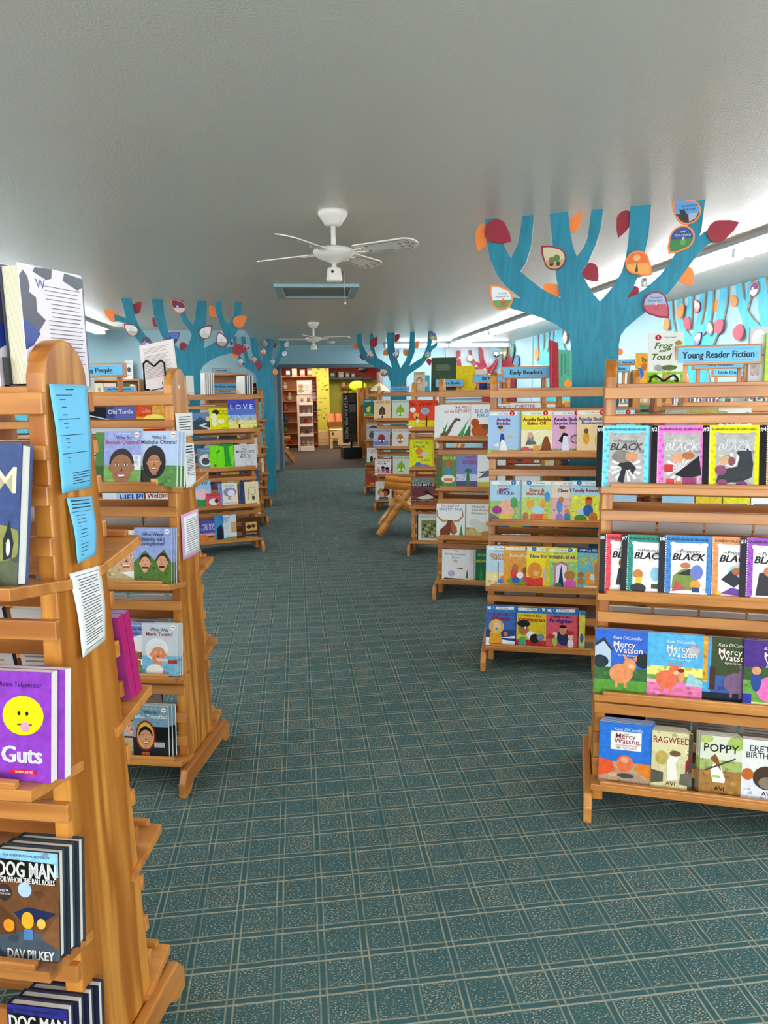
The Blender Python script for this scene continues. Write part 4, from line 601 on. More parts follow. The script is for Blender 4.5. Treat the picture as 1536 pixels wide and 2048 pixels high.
('R2', 3, 0.306, 0.152, 0.214, 0.006, 0.001, 3, 0, 'e85868', 'coral red reader with a firefighter greeting children', [('r', 0, 0.84, 1, 1, '2f80c0'), ('p', 'f2f0ea', (0.06, 0.9), (0.94, 0.91), (0.96, 0.98), (0.84, 0.985), (0.5, 0.965), (0.14, 0.975), (0.03, 0.96)), ('t', 'I Can Read!', 0.58, 0.94, 0.036, '222222', 0.52, 0), ('e', 0.24, 0.945, 0.085, 0.055, '1c74b8'), ('t', '1', 0.24, 0.945, 0.045, 'ffffff', 0.1, 0), ('t', 'I Want to Be a', 0.5, 0.785, 0.046, '283890', 0.76, 2), ('t', 'Firefighter', 0.5, 0.69, 0.075, '283890', 0.94, 2), ('e', 0.6, 0.28, 0.24, 0.2, '28305a'), ('e', 0.56, 0.46, 0.12, 0.12, 'd8906a'), ('e', 0.56, 0.55, 0.12, 0.04, '1c1c1c'), ('e', 0.3, 0.2, 0.08, 0.16, 'a8c848'), ('e', 0.3, 0.34, 0.08, 0.08, 'f0c8b8'), ('e', 0.82, 0.14, 0.1, 0.12, 'f0e8ec'), ('e', 0.82, 0.32, 0.09, 0.1, 'f0c0a8'), ('e', 0.8, 0.4, 0.13, 0.06, 'c83838'), ('p', 'c83038', (0.0, 0.24), (0.1, 0.36), (0.3, 0.34), (0.3, 0.26))], 0.004),
('R2', 3, 0.473, 0.03, 0.2, 0.006, -0.004, 0, 0, 'e8d050', 'narrow yellow booklet beside a white spine', [('r', 0.1, 0.9, 1, 1, '3080b8'), ('r', 0.1, 0, 1, 0.1, 'b0a898'), ('e', 0.5, 0.3, 0.3, 0.12, '3060a8')], 0.004),
('R3', 0, 0.024, 0.205, 0.235, 0.008, 0, 4, 0, 'f2f2ee', 'white picture book with green ferns and an elephant trunk', [('t', 'THE ANT', 0.7, 0.92, 0.075, 'b02838', 0.5, 0), ('t', 'and the ELEPHANT', 0.56, 0.8, 0.075, 'b02838', 0.84, 0), ('p', '3a8a48', (0.0, 0.05), (0.25, 0.5), (0.12, 0.05)), ('p', '4a9a50', (0.2, 0.02), (0.05, 0.4), (0.3, 0.05)), ('p', '3c9048', (0.55, 0.02), (0.9, 0.5), (0.75, 0.02)), ('p', '2e8040', (0.75, 0.02), (1, 0.42), (1, 0.02)), ('p', '58a860', (0.6, 0.1), (0.98, 0.6), (0.7, 0.05)), ('p', '6a5a48', (0, 0.0), (0.3, 0.14), (0.46, 0.44), (0.56, 0.52), (0.68, 0.5), (0.66, 0.58), (0.5, 0.6), (0.38, 0.46), (0.2, 0.2), (0, 0.14))], -0.012),
('R3', 0, 0.231, 0.2, 0.235, 0.008, -0.004, 0, 0, 'f4f2ee', 'white picture book with an orange bear lying down', [('t', 'BIG BAD', 0.5, 0.8, 0.09, '2a78b0', 0.8, 0), ('t', 'BRUCE', 0.5, 0.67, 0.09, '2a78b0', 0.7, 0), ('e', 0.32, 0.22, 0.3, 0.2, 'c05a28'), ('e', 0.15, 0.46, 0.14, 0.12, 'b85020'), ('e', 0.5, 0.34, 0.14, 0.08, '7a5030')], 0.004),
('R3', 0, 0.377, 0.12, 0.235, 0.006, 0.0, 0, 0, 'f2f0ec', 'white book with red title peeking behind light blue reader', [('t', 'BUFORD', 0.5, 0.9, 0.08, 'a02838', 0.95, 0)], 0.004),
('R3', 0, 0.498, 0.2, 0.24, 0.006, 0.002, 1, 0, 'f2f0ec', 'wide white book with red title behind the yellow reader', [('t', 'CHESTER', 0.5, 0.9, 0.08, 'a02838', 0.8, 0), ('e', 0.5, 0.4, 0.3, 0.2, 'e0a8a0')], 0.004),
('R3', 1, -0.009, 0.145, 0.235, 0.008, 0, 1, 0, '5a8a48', 'green picture book with a blue rooster in a tree', [('t', 'COWARDLY CLYDE', 0.5, 0.9, 0.065, 'f0e040', 0.95, 0), ('r', 0, 0, 0.3, 1, '6a5a40'), ('p', '4a6a38', (0, 0), (0, 0.5), (0.2, 0.4), (0.4, 0)), ('e', 0.56, 0.5, 0.14, 0.16, '5088b0'), ('e', 0.6, 0.72, 0.16, 0.08, 'e05028'), ('e', 0.6, 0.28, 0.34, 0.12, 'dfe4dc'), ('r', 0.4, 0.2, 0.8, 0.3, 'e87838')], 0.004),
('R3', 1, 0.135, 0.145, 0.235, 0.008, 0.0, 0, 0, '7a84c0', 'violet picture book with a green sea serpent', [('r', 0, 0, 1, 0.22, '5a4a80'), ('r', 0, 0.22, 1, 0.42, 'c8c8dc'), ('t', 'CYRUS', 0.66, 0.92, 0.06, 'a02858', 0.5, 0), ('t', 'UNSINKABLE', 0.62, 0.82, 0.05, 'a02858', 0.6, 0), ('t', 'SEA SERPENT', 0.62, 0.75, 0.05, 'a02858', 0.7, 0), ('p', '2c7a48', (0.5, 0.0), (0.46, 0.3), (0.52, 0.48), (0.4, 0.5), (0.46, 0.6), (0.72, 0.56), (0.74, 0.48), (0.6, 0.46), (0.64, 0.2), (0.66, 0))], 0.004),
('R3', 1, 0.274, 0.2, 0.235, 0.008, -0.002, 0, 0, 'eeeee8', 'white picture book with a grey bird over yellow grass', [('r', 0, 0, 1, 0.2, 'c8c048'), ('p', '5a6a80', (0.05, 0.3), (0.4, 0.56), (0.6, 0.4), (0.3, 0.34)), ('p', '303840', (0.0, 0.5), (0.4, 0.52), (0.2, 0.46))], 0.004),
('R3', 1, 0.524, 0.2, 0.17, 0.006, 0.0, 0, 0, 'f2f0ec', 'white picture book with red lettering seen through the slats', [('t', 'FAREWELL', 0.5, 0.86, 0.09, 'a84848', 0.8, 0), ('t', 'TO SHADY GLADE', 0.5, 0.3, 0.1, 'a84848', 0.8, 0), ('r', 0, 0, 0.08, 1, '7a8a6a'), ('r', 0.92, 0, 1, 1, '7a8a6a')], 0.004),
('R3', 2, -0.006, 0.2, 0.235, 0.008, 0.002, 1, 0, 'f0f0ec', 'white picture book with a big brown moose head', [('t', 'The GNATS of', 0.48, 0.93, 0.065, 'b83038', 0.6, 0), ('t', 'KNOTTY PINE', 0.5, 0.83, 0.065, '3070b0', 0.76, 0), ('p', 'c08a48', (0.02, 0.85), (0.06, 0.6), (0.26, 0.5), (0.4, 0.52), (0.38, 0.46), (0.2, 0.44), (0.0, 0.6)), ('p', 'c08a48', (0.92, 0.85), (0.9, 0.62), (0.74, 0.5), (0.6, 0.5), (0.62, 0.44), (0.8, 0.46), (0.96, 0.62)), ('p', '7a3a1c', (0.1, 0.0), (0.12, 0.2), (0.34, 0.36), (0.4, 0.5), (0.56, 0.5), (0.7, 0.3), (0.72, 0.12), (0.6, 0.06), (0.5, 0.14), (0.46, 0)), ('p', 'b8602c', (0.52, 0.46), (0.72, 0.3), (0.74, 0.14), (0.62, 0.06), (0.54, 0.2)), ('p', '3c9050', (0.8, 0.02), (0.88, 0.38), (0.96, 0.02)), ('p', 'cfe8d8', (0, 0), (0, 0.2), (0.14, 0.14), (0.1, 0))], 0.004),
('R3', 2, 0.203, 0.205, 0.235, 0.008, 0.0, 1, 0, 'efeee6', 'white picture book with pale animals on sandy ground', [('t', "Hubert's", 0.42, 0.92, 0.06, '3a3a38', 0.5, 0), ('t', 'Hair-Raising', 0.5, 0.82, 0.06, 'a05050', 0.7, 0), ('t', 'Adventure', 0.42, 0.73, 0.06, '3a3a38', 0.6, 0), ('r', 0, 0, 1, 0.3, 'c8b070'), ('e', 0.6, 0.3, 0.3, 0.16, 'dcd4c0'), ('e', 0.3, 0.44, 0.2, 0.12, 'd8d8d4'), ('e', 0.7, 0.1, 0.2, 0.1, 'a88848')], 0.004),
('R3', 3, 0.033, 0.2, 0.225, 0.008, 0, 2, 0, 'f0eeea', 'white picture book with a small pale egg on a branch', [('t', 'The', 0.5, 0.95, 0.05, '6a88b0', 0.3, 0), ('t', 'Pinkish, Purplish,', 0.48, 0.86, 0.055, 'b07080', 0.8, 0), ('t', 'Bluish', 0.48, 0.75, 0.055, '6a90b0', 0.5, 0), ('t', 'Egg', 0.48, 0.65, 0.055, 'b05878', 0.3, 0), ('p', '3a3834', (0, 0.0), (0.1, 0.1), (0.6, 0.08), (1, 0.03), (1, 0)), ('e', 0.34, 0.24, 0.13, 0.1, 'd8b0c8'), ('e', 0.36, 0.26, 0.08, 0.06, 'a8b8e0'), ('p', '5a5a58', (0.5, 0.4), (0.8, 0.44), (0.7, 0.38)), ('p', '5a6a4a', (0.84, 0.1), (0.9, 0.4), (0.94, 0.1))], 0.022),
('R3', 3, 0.272, 0.2, 0.225, 0.008, 0.002, 0, 0, '1f6a40', 'dark green picture book with yellow title and tall leaves', [('t', 'SPOOKY TAIL OF', 0.5, 0.86, 0.06, 'e8d840', 0.8, 0), ('t', 'PREWITT PEACOCK', 0.5, 0.66, 0.07, 'e8d840', 0.94, 0), ('p', '2c8a50', (0.1, 0.0), (0.2, 0.55), (0.3, 0)), ('p', '50a868', (0.3, 0.0), (0.55, 0.5), (0.46, 0)), ('p', '3c9858', (0.55, 0), (0.8, 0.5), (0.7, 0))], 0.004),
('R4', 0, -0.014, 0.215, 0.258, 0.006, 0.0, 2, 0, 'e8482a', 'orange red picture book with a boy reaching for a fishbowl', [('r', 0, 0, 1, 0.3, 'f0d418'), ('t', 'No, David!', 0.48, 0.88, 0.11, '3a1c18', 0.9, 0), ('e', 0.17, 0.66, 0.12, 0.09, 'e8e8ea'), ('e', 0.68, 0.62, 0.18, 0.12, '8ab8e0'), ('e', 0.68, 0.62, 0.1, 0.03, 'c88848'), ('e', 0.32, 0.46, 0.12, 0.11, 'f0a848'), ('e', 0.34, 0.4, 0.05, 0.04, '3a1410'), ('p', 'e8e8e8', (0.3, 0.22), (0.34, 0.34), (0.46, 0.32), (0.42, 0.2)), ('r', 0.72, 0.02, 0.78, 0.44, '5a1c18'), ('r', 0.6, 0.01, 1, 0.05, '6a2418'), ('e', 0.1, 0.06, 0.12, 0.04, 'f0f0f0')], 0.02),
('R4', 1, -0.008, 0.205, 0.258, 0.01, 0, 2, 0, 'e0e010', 'yellow green picture book with a floating orange figure', [('t', 'Grow Up,', 0.5, 0.9, 0.08, '3a5a38', 0.8, 0), ('t', 'David!', 0.42, 0.76, 0.09, '3a5a38', 0.66, 0), ('e', 0.42, 0.58, 0.16, 0.12, 'e08828'), ('e', 0.64, 0.48, 0.14, 0.09, 'b8d8d0'), ('e', 0.48, 0.38, 0.12, 0.05, 'c87028'), ('t', 'by David', 0.72, 0.28, 0.05, '3a5a38', 0.4, 0), ('r', 0.0, 0, 1, 0.03, '7868b0'), ('e', 0.55, 0.05, 0.4, 0.09, '8a78c8'), ('e', 0.38, 0.14, 0.12, 0.07, '3a78b8')], 0.006),
('R4', 2, 0.007, 0.205, 0.255, 0.008, 0.002, 0, 0, '7a4048', 'dark red picture book with black title band', [('r', 0, 0.84, 1, 1, '7a8a88'), ('r', 0, 0.7, 1, 0.84, '181616'), ('t', 'GREEK MYTHS', 0.5, 0.77, 0.075, 'f0ead8', 0.94, 0), ('e', 0.4, 0.5, 0.44, 0.18, '6a2c3c'), ('p', 'd8d0b8', (0.2, 0.3), (0.8, 0.44), (1, 0.3), (0.6, 0.24)), ('p', '1c1818', (0.5, 0.5), (0.7, 0.56), (1, 0.36), (0.7, 0.44)), ('r', 0, 0.16, 1, 0.26, '1c1a18'), ('t', 'FROM THE ANCIENT WORLD', 0.5, 0.21, 0.04, 'd0c8b0', 0.9, 0), ('r', 0, 0, 1, 0.16, '9a4a30')], 0.004),
('R4', 3, 0.054, 0.205, 0.25, 0.012, 0, 1, 1, 'eceae6', 'white hardcover with a square photo of children outdoors', [('r', 0, 0, 0.06, 1, '1c2c28'), ('t', 'CHILDREN OF THE WILD', 0.55, 0.9, 0.05, '8a4a48', 0.84, 0), ('r', 0.2, 0.12, 0.98, 0.78, '8a8a58'), ('e', 0.28, 0.2, 0.05, 0.05, 'c8c088'), ('e', 0.38, 0.2, 0.05, 0.05, '6a7a38'), ('e', 0.48, 0.2, 0.05, 0.05, '3a4a30'), ('e', 0.58, 0.2, 0.05, 0.05, 'b0a878'), ('e', 0.68, 0.2, 0.05, 0.05, 'c8c088'), ('e', 0.78, 0.2, 0.05, 0.05, '6a7a38'), ('e', 0.88, 0.2, 0.05, 0.05, '3a4a30'), ('e', 0.28, 0.33, 0.05, 0.05, 'b0a878'), ('e', 0.38, 0.33, 0.05, 0.05, 'c8c088'), ('e', 0.48, 0.33, 0.05, 0.05, '6a7a38'), ('e', 0.58, 0.33, 0.05, 0.05, '3a4a30'), ('e', 0.68, 0.33, 0.05, 0.05, 'b0a878'), ('e', 0.78, 0.33, 0.05, 0.05, 'c8c088'), ('e', 0.88, 0.33, 0.05, 0.05, '6a7a38'), ('e', 0.28, 0.46, 0.05, 0.05, '3a4a30'), ('e', 0.38, 0.46, 0.05, 0.05, 'b0a878'), ('e', 0.48, 0.46, 0.05, 0.05, 'c8c088'), ('e', 0.58, 0.46, 0.05, 0.05, '6a7a38'), ('e', 0.68, 0.46, 0.05, 0.05, '3a4a30'), ('e', 0.78, 0.46, 0.05, 0.05, 'b0a878'), ('e', 0.88, 0.46, 0.05, 0.05, 'c8c088'), ('e', 0.28, 0.59, 0.05, 0.05, '6a7a38'), ('e', 0.38, 0.59, 0.05, 0.05, '3a4a30'), ('e', 0.48, 0.59, 0.05, 0.05, 'b0a878'), ('e', 0.58, 0.59, 0.05, 0.05, 'c8c088'), ('e', 0.68, 0.59, 0.05, 0.05, '6a7a38'), ('e', 0.78, 0.59, 0.05, 0.05, '3a4a30'), ('e', 0.88, 0.59, 0.05, 0.05, 'b0a878')], -0.004),
('R6', 0, -0.022, 0.208, 0.24, 0.008, 0, 1, 0, 'e8cca0', 'tan picture book with a dark sunflower seed face', [('t', 'THE BAD SEED', 0.5, 0.9, 0.09, 'a83830', 0.86, 0), ('e', 0.5, 0.38, 0.18, 0.3, '4a3a34'), ('p', '7a6a60', (0.46, 0.2), (0.5, 0.64), (0.54, 0.2)), ('e', 0.42, 0.2, 0.06, 0.05, 'f4f4f4'), ('e', 0.6, 0.2, 0.06, 0.05, 'f4f4f4')], 0.004),
('R6', 0, 0.206, 0.208, 0.24, 0.008, 0, 0, 0, 'cfdccc', 'pale green picture book with a smiling green grape, top row', [('t', 'THE SOUR GRAPE', 0.5, 0.92, 0.085, '50705a', 0.9, 0), ('e', 0.5, 0.42, 0.24, 0.26, '8cb820'), ('e', 0.4, 0.3, 0.07, 0.06, 'f8f8f8'), ('e', 0.62, 0.3, 0.07, 0.06, 'f8f8f8'), ('r', 0.49, 0.66, 0.53, 0.76, '4a7028'), ('r', 0, 0, 1, 0.1, 'e8e8e0')], 0.004),
('R6', 1, -0.035, 0.208, 0.232, 0.008, 0.0, 0, 0, 'b0bed4', 'grey blue picture book with a maroon potato on a couch', [('t', 'THE COUCH POTATO', 0.5, 0.92, 0.085, '3a4a70', 0.9, 0), ('r', 0.05, 0.14, 0.95, 0.36, '6a8ac8'), ('e', 0.5, 0.48, 0.22, 0.24, '8a2c38'), ('e', 0.42, 0.36, 0.06, 0.05, 'f0f0f0'), ('e', 0.62, 0.36, 0.06, 0.05, 'f0f0f0'), ('r', 0, 0, 1, 0.06, '48587a')], 0.004),
('R6', 1, 0.201, 0.208, 0.232, 0.008, 0, 0, 0, 'dcd8d0', 'pale picture book with a brown egg face', [('t', 'THE GOOD EGG', 0.5, 0.92, 0.085, 'b85048', 0.86, 0), ('e', 0.5, 0.46, 0.2, 0.26, 'b87840'), ('e', 0.4, 0.42, 0.08, 0.065, 'f8f4e8'), ('e', 0.62, 0.42, 0.08, 0.065, 'f8f4e8'), ('r', 0, 0, 1, 0.08, 'c89890')], 0.004),
('R6', 2, -0.022, 0.208, 0.2, 0.008, 0.002, 0, 0, 'f0eeec', 'white picture book with three children on a bench', [('t', 'You Can Sit', 0.5, 0.88, 0.1, '303038', 0.86, 0), ('t', 'With Me', 0.45, 0.72, 0.1, '303038', 0.6, 0), ('r', 0, 0.14, 1, 0.18, '7a70c0'), ('r', 0, 0.26, 1, 0.3, '7a70c0'), ('e', 0.22, 0.42, 0.1, 0.1, 'e8a888'), ('e', 0.5, 0.46, 0.12, 0.1, '1c1818'), ('e', 0.76, 0.42, 0.13, 0.1, '1c1414'), ('e', 0.24, 0.28, 0.1, 0.1, 'd8a030'), ('e', 0.52, 0.3, 0.1, 0.1, 'b84878'), ('e', 0.78, 0.24, 0.1, 0.12, 'c83868')], 0.004),
('R6', 2, 0.209, 0.208, 0.235, 0.008, 0, 0, 0, 'cfdccc', 'pale green picture book with a smiling green grape, third row', [('t', 'THE SOUR GRAPE', 0.5, 0.92, 0.085, '50705a', 0.9, 0), ('e', 0.5, 0.42, 0.24, 0.26, '8cb820'), ('e', 0.4, 0.3, 0.07, 0.06, 'f8f8f8'), ('e', 0.62, 0.3, 0.07, 0.06, 'f8f8f8'), ('r', 0.49, 0.66, 0.53, 0.76, '4a7028')], 0.004),
('R6', 3, -0.021, 0.208, 0.238, 0.008, 0.0, 0, 0, 'e6e4d8', 'cream picture book with two hugging children', [('e', 0.36, 0.42, 0.22, 0.2, 'c09050'), ('e', 0.66, 0.44, 0.24, 0.2, '301c1c'), ('e', 0.6, 0.34, 0.16, 0.16, 'c0583a'), ('e', 0.4, 0.32, 0.14, 0.14, 'e8b898'), ('r', 0.25, 0.0, 0.8, 0.18, '4a5a80'), ('t', 'Love', 0.4, 0.86, 0.07, 'a09888', 0.5, 0)], 0.004),
('R6', 3, 0.224, 0.208, 0.23, 0.008, 0, 0, 0, 'd88898', 'rosy picture book with red letters behind the log chair', [('t', 'LOVE', 0.3, 0.8, 0.14, 'a02838', 0.5, 0), ('r', 0.1, 0.1, 0.9, 0.5, 'e8c8c8')], 0.004),
('R7', 0, -0.026, 0.2, 0.255, 0.008, 0, 0, 0, '1c6a6a', 'dark teal picture book with yellow star creature', [('r', 0, 0, 1, 0.2, '4a9a38'), ('t', 'SNEETCHES', 0.52, 0.88, 0.1, 'f0f0e8', 0.9, 0), ('e', 0.36, 0.38, 0.16, 0.16, 'e8c828'), ('e', 0.45, 0.5, 0.08, 0.08, 'e8d040'), ('t', 'Dr. Seuss', 0.5, 0.08, 0.1, 'f0f0e8', 0.8, 0)], 0.004),
('R7', 1, 0.011, 0.2, 0.24, 0.008, 0, 0, 0, 'b8b8b8', 'grey picture book with red slanting lines', [('p', '3a3a3a', (0, 0.7), (0.5, 0.9), (1, 0.8), (1, 0.7), (0.5, 0.76)), ('p', 'b84048', (0.05, 0.5), (0.6, 0.6), (0.9, 0.3), (0.5, 0.5)), ('e', 0.4, 0.3, 0.2, 0.2, '484848')], 0.004),
('R7', 2, 0.012, 0.2, 0.235, 0.008, 0, 0, 0, 'ecebe6', 'white picture book with red title and green ground', [('t', 'I CAN', 0.4, 0.86, 0.1, 'c02828', 0.6, 0), ('t', 'STAND', 0.6, 0.72, 0.1, 'c02828', 0.6, 0), ('r', 0, 0, 1, 0.12, '5a9a40'), ('e', 0.35, 0.3, 0.12, 0.2, '30282c'), ('e', 0.6, 0.24, 0.12, 0.16, 'c84838')], 0.004),
('R7', 3, -0.017, 0.21, 0.245, 0.008, 0, 0, 0, 'b04828', 'rust brown picture book with yellow letters', [('t', 'Bright', 0.4, 0.86, 0.1, 'e8c050', 0.6, 0), ('t', 'Star', 0.6, 0.68, 0.1, 'e8c050', 0.5, 0), ('p', '3a4a98', (0.2, 0.4), (0.6, 0.5), (0.5, 0.34)), ('e', 0.5, 0.14, 0.2, 0.05, 'e8b048')], 0.004),
('L1', 0, 0.571, 0.165, 0.24, 0.03, 0.0, 0, 1, '3a4a78', 'tall dark blue hardcover with a black and white dog head', [('r', 0, 0, 1, 0.34, '5a6048'), ('e', 0.6, 0.3, 0.5, 0.14, '8a8a48'), ('t', 'M', 0.83, 0.74, 0.15, 'ecdcb0', 0.3, 0), ('p', '282c34', (0.84, 0.18), (0.83, 0.32), (0.86, 0.38), (0.89, 0.46), (0.92, 0.38), (0.95, 0.3), (0.93, 0.2)), ('e', 0.89, 0.27, 0.022, 0.06, 'd8d8d8'), ('e', 0.87, 0.3, 0.008, 0.008, 'e0a030')], 0.004),
('L1', 1, 0.612, 0.15, 0.192, 0.02, 0.0, 1, 0, '8a3cb0', 'purple paperback with a queasy yellow round face', [('t', 'Raina Telgemeier', 0.62, 0.88, 0.04, '2c1048', 0.5, 0), ('e', 0.65, 0.6, 0.26, 0.18, 'e8d810'), ('e', 0.6, 0.62, 0.02, 0.02, '202020'), ('e', 0.7, 0.62, 0.02, 0.02, '202020'), ('e', 0.67, 0.52, 0.1, 0.012, '604010'), ('e', 0.68, 0.5, 0.06, 0.045, 'f090a8'), ('t', 'Guts', 0.64, 0.25, 0.12, 'ffffff', 0.5, 2), ('r', 0.5, 0.075, 0.82, 0.11, 'd02030'), ('t', 'SCHOLASTIC', 0.67, 0.092, 0.02, 'ffffff', 0.26, 0)], 0.012),
('L1', 2, 0.626, 0.123, 0.2, 0.02, 0.004, 2, 1, '26323c', 'hardcover comic with bubble title over brown stone hall', [('r', 0, 0, 1, 1, '6a4428'), ('r', 0, 0.0, 1, 0.25, '46505a'), ('p', '5a3820', (0, 0.2), (0.0, 0.5), (0.3, 0.36), (0.3, 0.22)), ('p', '7a5030', (0.7, 0.2), (1, 0.45), (1, 0.1)), ('p', '222a50', (0.28, 0.42), (0.5, 0.48), (0.95, 0.44), (0.7, 0.34), (0.4, 0.34)), ('e', 0.46, 0.64, 0.11, 0.07, 'a8c0e0'), ('e', 0.13, 0.6, 0.12, 0.075, '3a2c2c'), ('t', 'MAJOR', 0.13, 0.62, 0.02, 'e8d8d0', 0.18, 0), ('t', 'MOTION PICTURE', 0.13, 0.59, 0.016, 'e8d8d0', 0.2, 0), ('e', 0.5, 0.36, 0.1, 0.08, 'f0a028'), ('e', 0.2, 0.3, 0.09, 0.06, 'e88a20'), ('r', 0.44, 0.18, 0.58, 0.28, '4a78a8'), ('e', 0.72, 0.34, 0.07, 0.05, 'f0b048'), ('r', 0, 0.78, 1, 1, '8cc0e0'), ('t', 'THE INTERNATIONAL BESTSELLER', 0.5, 0.955, 0.02, '1c2830', 0.7, 0), ('p', '1a1410', (0.02, 0.76), (0.05, 0.92), (0.97, 0.9), (0.95, 0.7), (0.5, 0.72)), ('t', 'DOG MAN', 0.5, 0.83, 0.115, 'fffdf6', 0.88, 2), ('t', 'FOR WHOM THE BALL ROLLS', 0.5, 0.73, 0.05, 'fffdf6', 0.84, 2), ('t', 'DAV PILKEY', 0.55, 0.05, 0.07, 'fffdf6', 0.7, 2)], 0.006),
('L1', 3, 0.615, 0.123, 0.2, 0.02, 0.0, 3, 1, '1c1e38', 'dark blue hardcover comic with bubble title', [('r', 0, 0, 1, 1, '34348c'), ('e', 0.5, 0.3, 0.3, 0.2, '6a50a0'), ('r', 0, 0.78, 1, 1, '2c2c78'), ('t', 'THE INTERNATIONAL BESTSELLER', 0.5, 0.955, 0.02, '1c2830', 0.7, 0), ('p', '1a1410', (0.02, 0.76), (0.05, 0.92), (0.97, 0.9), (0.95, 0.7), (0.5, 0.72)), ('t', 'DOG MAN', 0.5, 0.83, 0.115, 'fffdf6', 0.88, 2), ('t', 'THE SCARLET SHEDDER', 0.5, 0.73, 0.05, 'fffdf6', 0.84, 2), ('t', 'DAV PILKEY', 0.55, 0.05, 0.07, 'fffdf6', 0.7, 2)], 0.008),
('L2', 0, 0.481, 0.133, 0.192, 0.01, -0.002, 0, 0, '4a7a30', 'green paperback half hidden by the papered end board', [('r', 0, 0, 1, 0.38, '3a5a28'), ('f', 0.9, 0.36, 0.5, 0.28, 'c87850', '5a3820'), ('t', 'The #1 best-selling series', 0.5, 0.955, 0.018, 'ffffff', 0.6, 0), ('t', 'Who Was', 0.5, 0.885, 0.05, '333355', 0.55, 0), ('t', 'Isaac', 0.5, 0.8, 0.06, 'e8e048', 0.94, 0), ('e', 0.89, 0.93, 0.07, 0.045, 'f4eee2'), ('r', 0.84, 0.92, 0.94, 0.94, 'd86a3a')], 0.004),
('L2', 0, 0.517, 0.135, 0.195, 0.008, 0.004, 1, 0, '9aa4d8', 'lilac paperback with a large smiling man cartoon head', [('r', 0, 0, 1, 0.38, '7aa850'), ('r', 0.6, 0.3, 1, 0.56, 'e8e8ec'), ('f', 0.48, 0.34, 0.34, 0.34, 'a06a48', '2c2420'), ('t', 'The #1 best-selling series', 0.5, 0.955, 0.018, 'ffffff', 0.6, 0), ('t', 'Who Is', 0.5, 0.885, 0.05, '333355', 0.55, 0), ('t', 'Barack Obama?', 0.5, 0.8, 0.06, 'c03848', 0.94, 0), ('e', 0.89, 0.93, 0.07, 0.045, 'f4eee2'), ('r', 0.84, 0.92, 0.94, 0.94, 'd86a3a')], 0.004),
('L2', 0, 0.649, 0.133, 0.195, 0.012, 0.0, 2, 0, 'b8cce8', 'pale blue paperback with a smiling woman cartoon head and garden', [('r', 0, 0, 1, 0.38, '5a8a48'), ('r', 0, 0, 0.35, 0.3, '2c2c20'), ('r', 0.3, 0, 0.5, 0.14, 'e8b060'), ('e', 0.38, 0.44, 0.32, 0.3, '1c1414'), ('f', 0.38, 0.42, 0.2, 0.22, 'b87850', '1c1414'), ('t', 'The #1 best-selling series', 0.5, 0.955, 0.018, 'ffffff', 0.6, 0), ('t', 'Who Is', 0.5, 0.885, 0.05, '333355', 0.55, 0), ('t', 'Michelle Obama?', 0.5, 0.8, 0.06, '503848', 0.94, 0), ('e', 0.89, 0.93, 0.07, 0.045, 'f4eee2'), ('r', 0.84, 0.92, 0.94, 0.94, 'd86a3a')], 0.008),
('L2', 1, 0.457, 0.133, 0.19, 0.008, -0.004, 0, 0, '8a98c0', 'blue grey paperback mostly hidden behind the end board', [('r', 0, 0, 1, 0.38, '3a3848'), ('f', 0.6, 0.2, 0.3, 0.2, '5a3a28', '181414'), ('t', 'The #1 best-selling series', 0.5, 0.955, 0.018, 'ffffff', 0.6, 0), ('t', 'Who Was', 0.5, 0.885, 0.05, '333355', 0.55, 0), ('t', 'King?', 0.5, 0.8, 0.06, '202020', 0.94, 0), ('e', 0.89, 0.93, 0.07, 0.045, 'f4eee2'), ('r', 0.84, 0.92, 0.94, 0.94, 'd86a3a')], 0.004),
('L2', 1, 0.499, 0.133, 0.19, 0.008, 0.0, 0, 0, 'e8d8b0', 'cream paperback with a bearded man in a white collar', [('r', 0, 0, 1, 0.38, 'c8b080'), ('f', 0.55, 0.46, 0.36, 0.3, 'e8a880', '3a2418'), ('p', 'f0f0f0', (0.4, 0.2), (0.9, 0.24), (0.8, 0.08)), ('t', 'The #1 best-selling series', 0.5, 0.955, 0.018, 'ffffff', 0.6, 0), ('t', 'Who Was', 0.5, 0.885, 0.05, '333355', 0.55, 0), ('t', 'Shakespeare?', 0.5, 0.8, 0.06, '503020', 0.94, 0), ('e', 0.89, 0.93, 0.07, 0.045, 'f4eee2'), ('r', 0.84, 0.92, 0.94, 0.94, 'd86a3a')], 0.004),
('L2', 1, 0.603, 0.14, 0.2, 0.006, 0.004, 2, 0, '98a8d8', 'light blue paperback with two moustached men facing each other', [('r', 0, 0, 1, 0.38, '5a7a38'), ('p', '5a7a4a', (0, 0.38), (0.3, 0.6), (0.6, 0.38)), ('p', '4a7040', (0.5, 0.38), (0.8, 0.62), (1, 0.38)), ('f', 0.3, 0.36, 0.15, 0.17, 'e0a078', '3a2c24'), ('f', 0.76, 0.38, 0.15, 0.17, 'd89870', '4a2c18'), ('r', 0.22, 0.27, 0.4, 0.3, '2c2018'), ('r', 0.68, 0.29, 0.82, 0.32, '3a2018'), ('t', 'The #1 best-selling series', 0.5, 0.955, 0.018, 'ffffff', 0.6, 0), ('t', 'Who Were', 0.5, 0.885, 0.05, '333355', 0.55, 0), ('t', 'Stanley and', 0.5, 0.8, 0.06, '203050', 0.94, 0), ('t', 'Livingstone?', 0.5, 0.72, 0.055, '203050', 0.8, 0), ('e', 0.89, 0.93, 0.07, 0.045, 'f4eee2'), ('r', 0.84, 0.92, 0.94, 0.94, 'd86a3a')], 0.006),
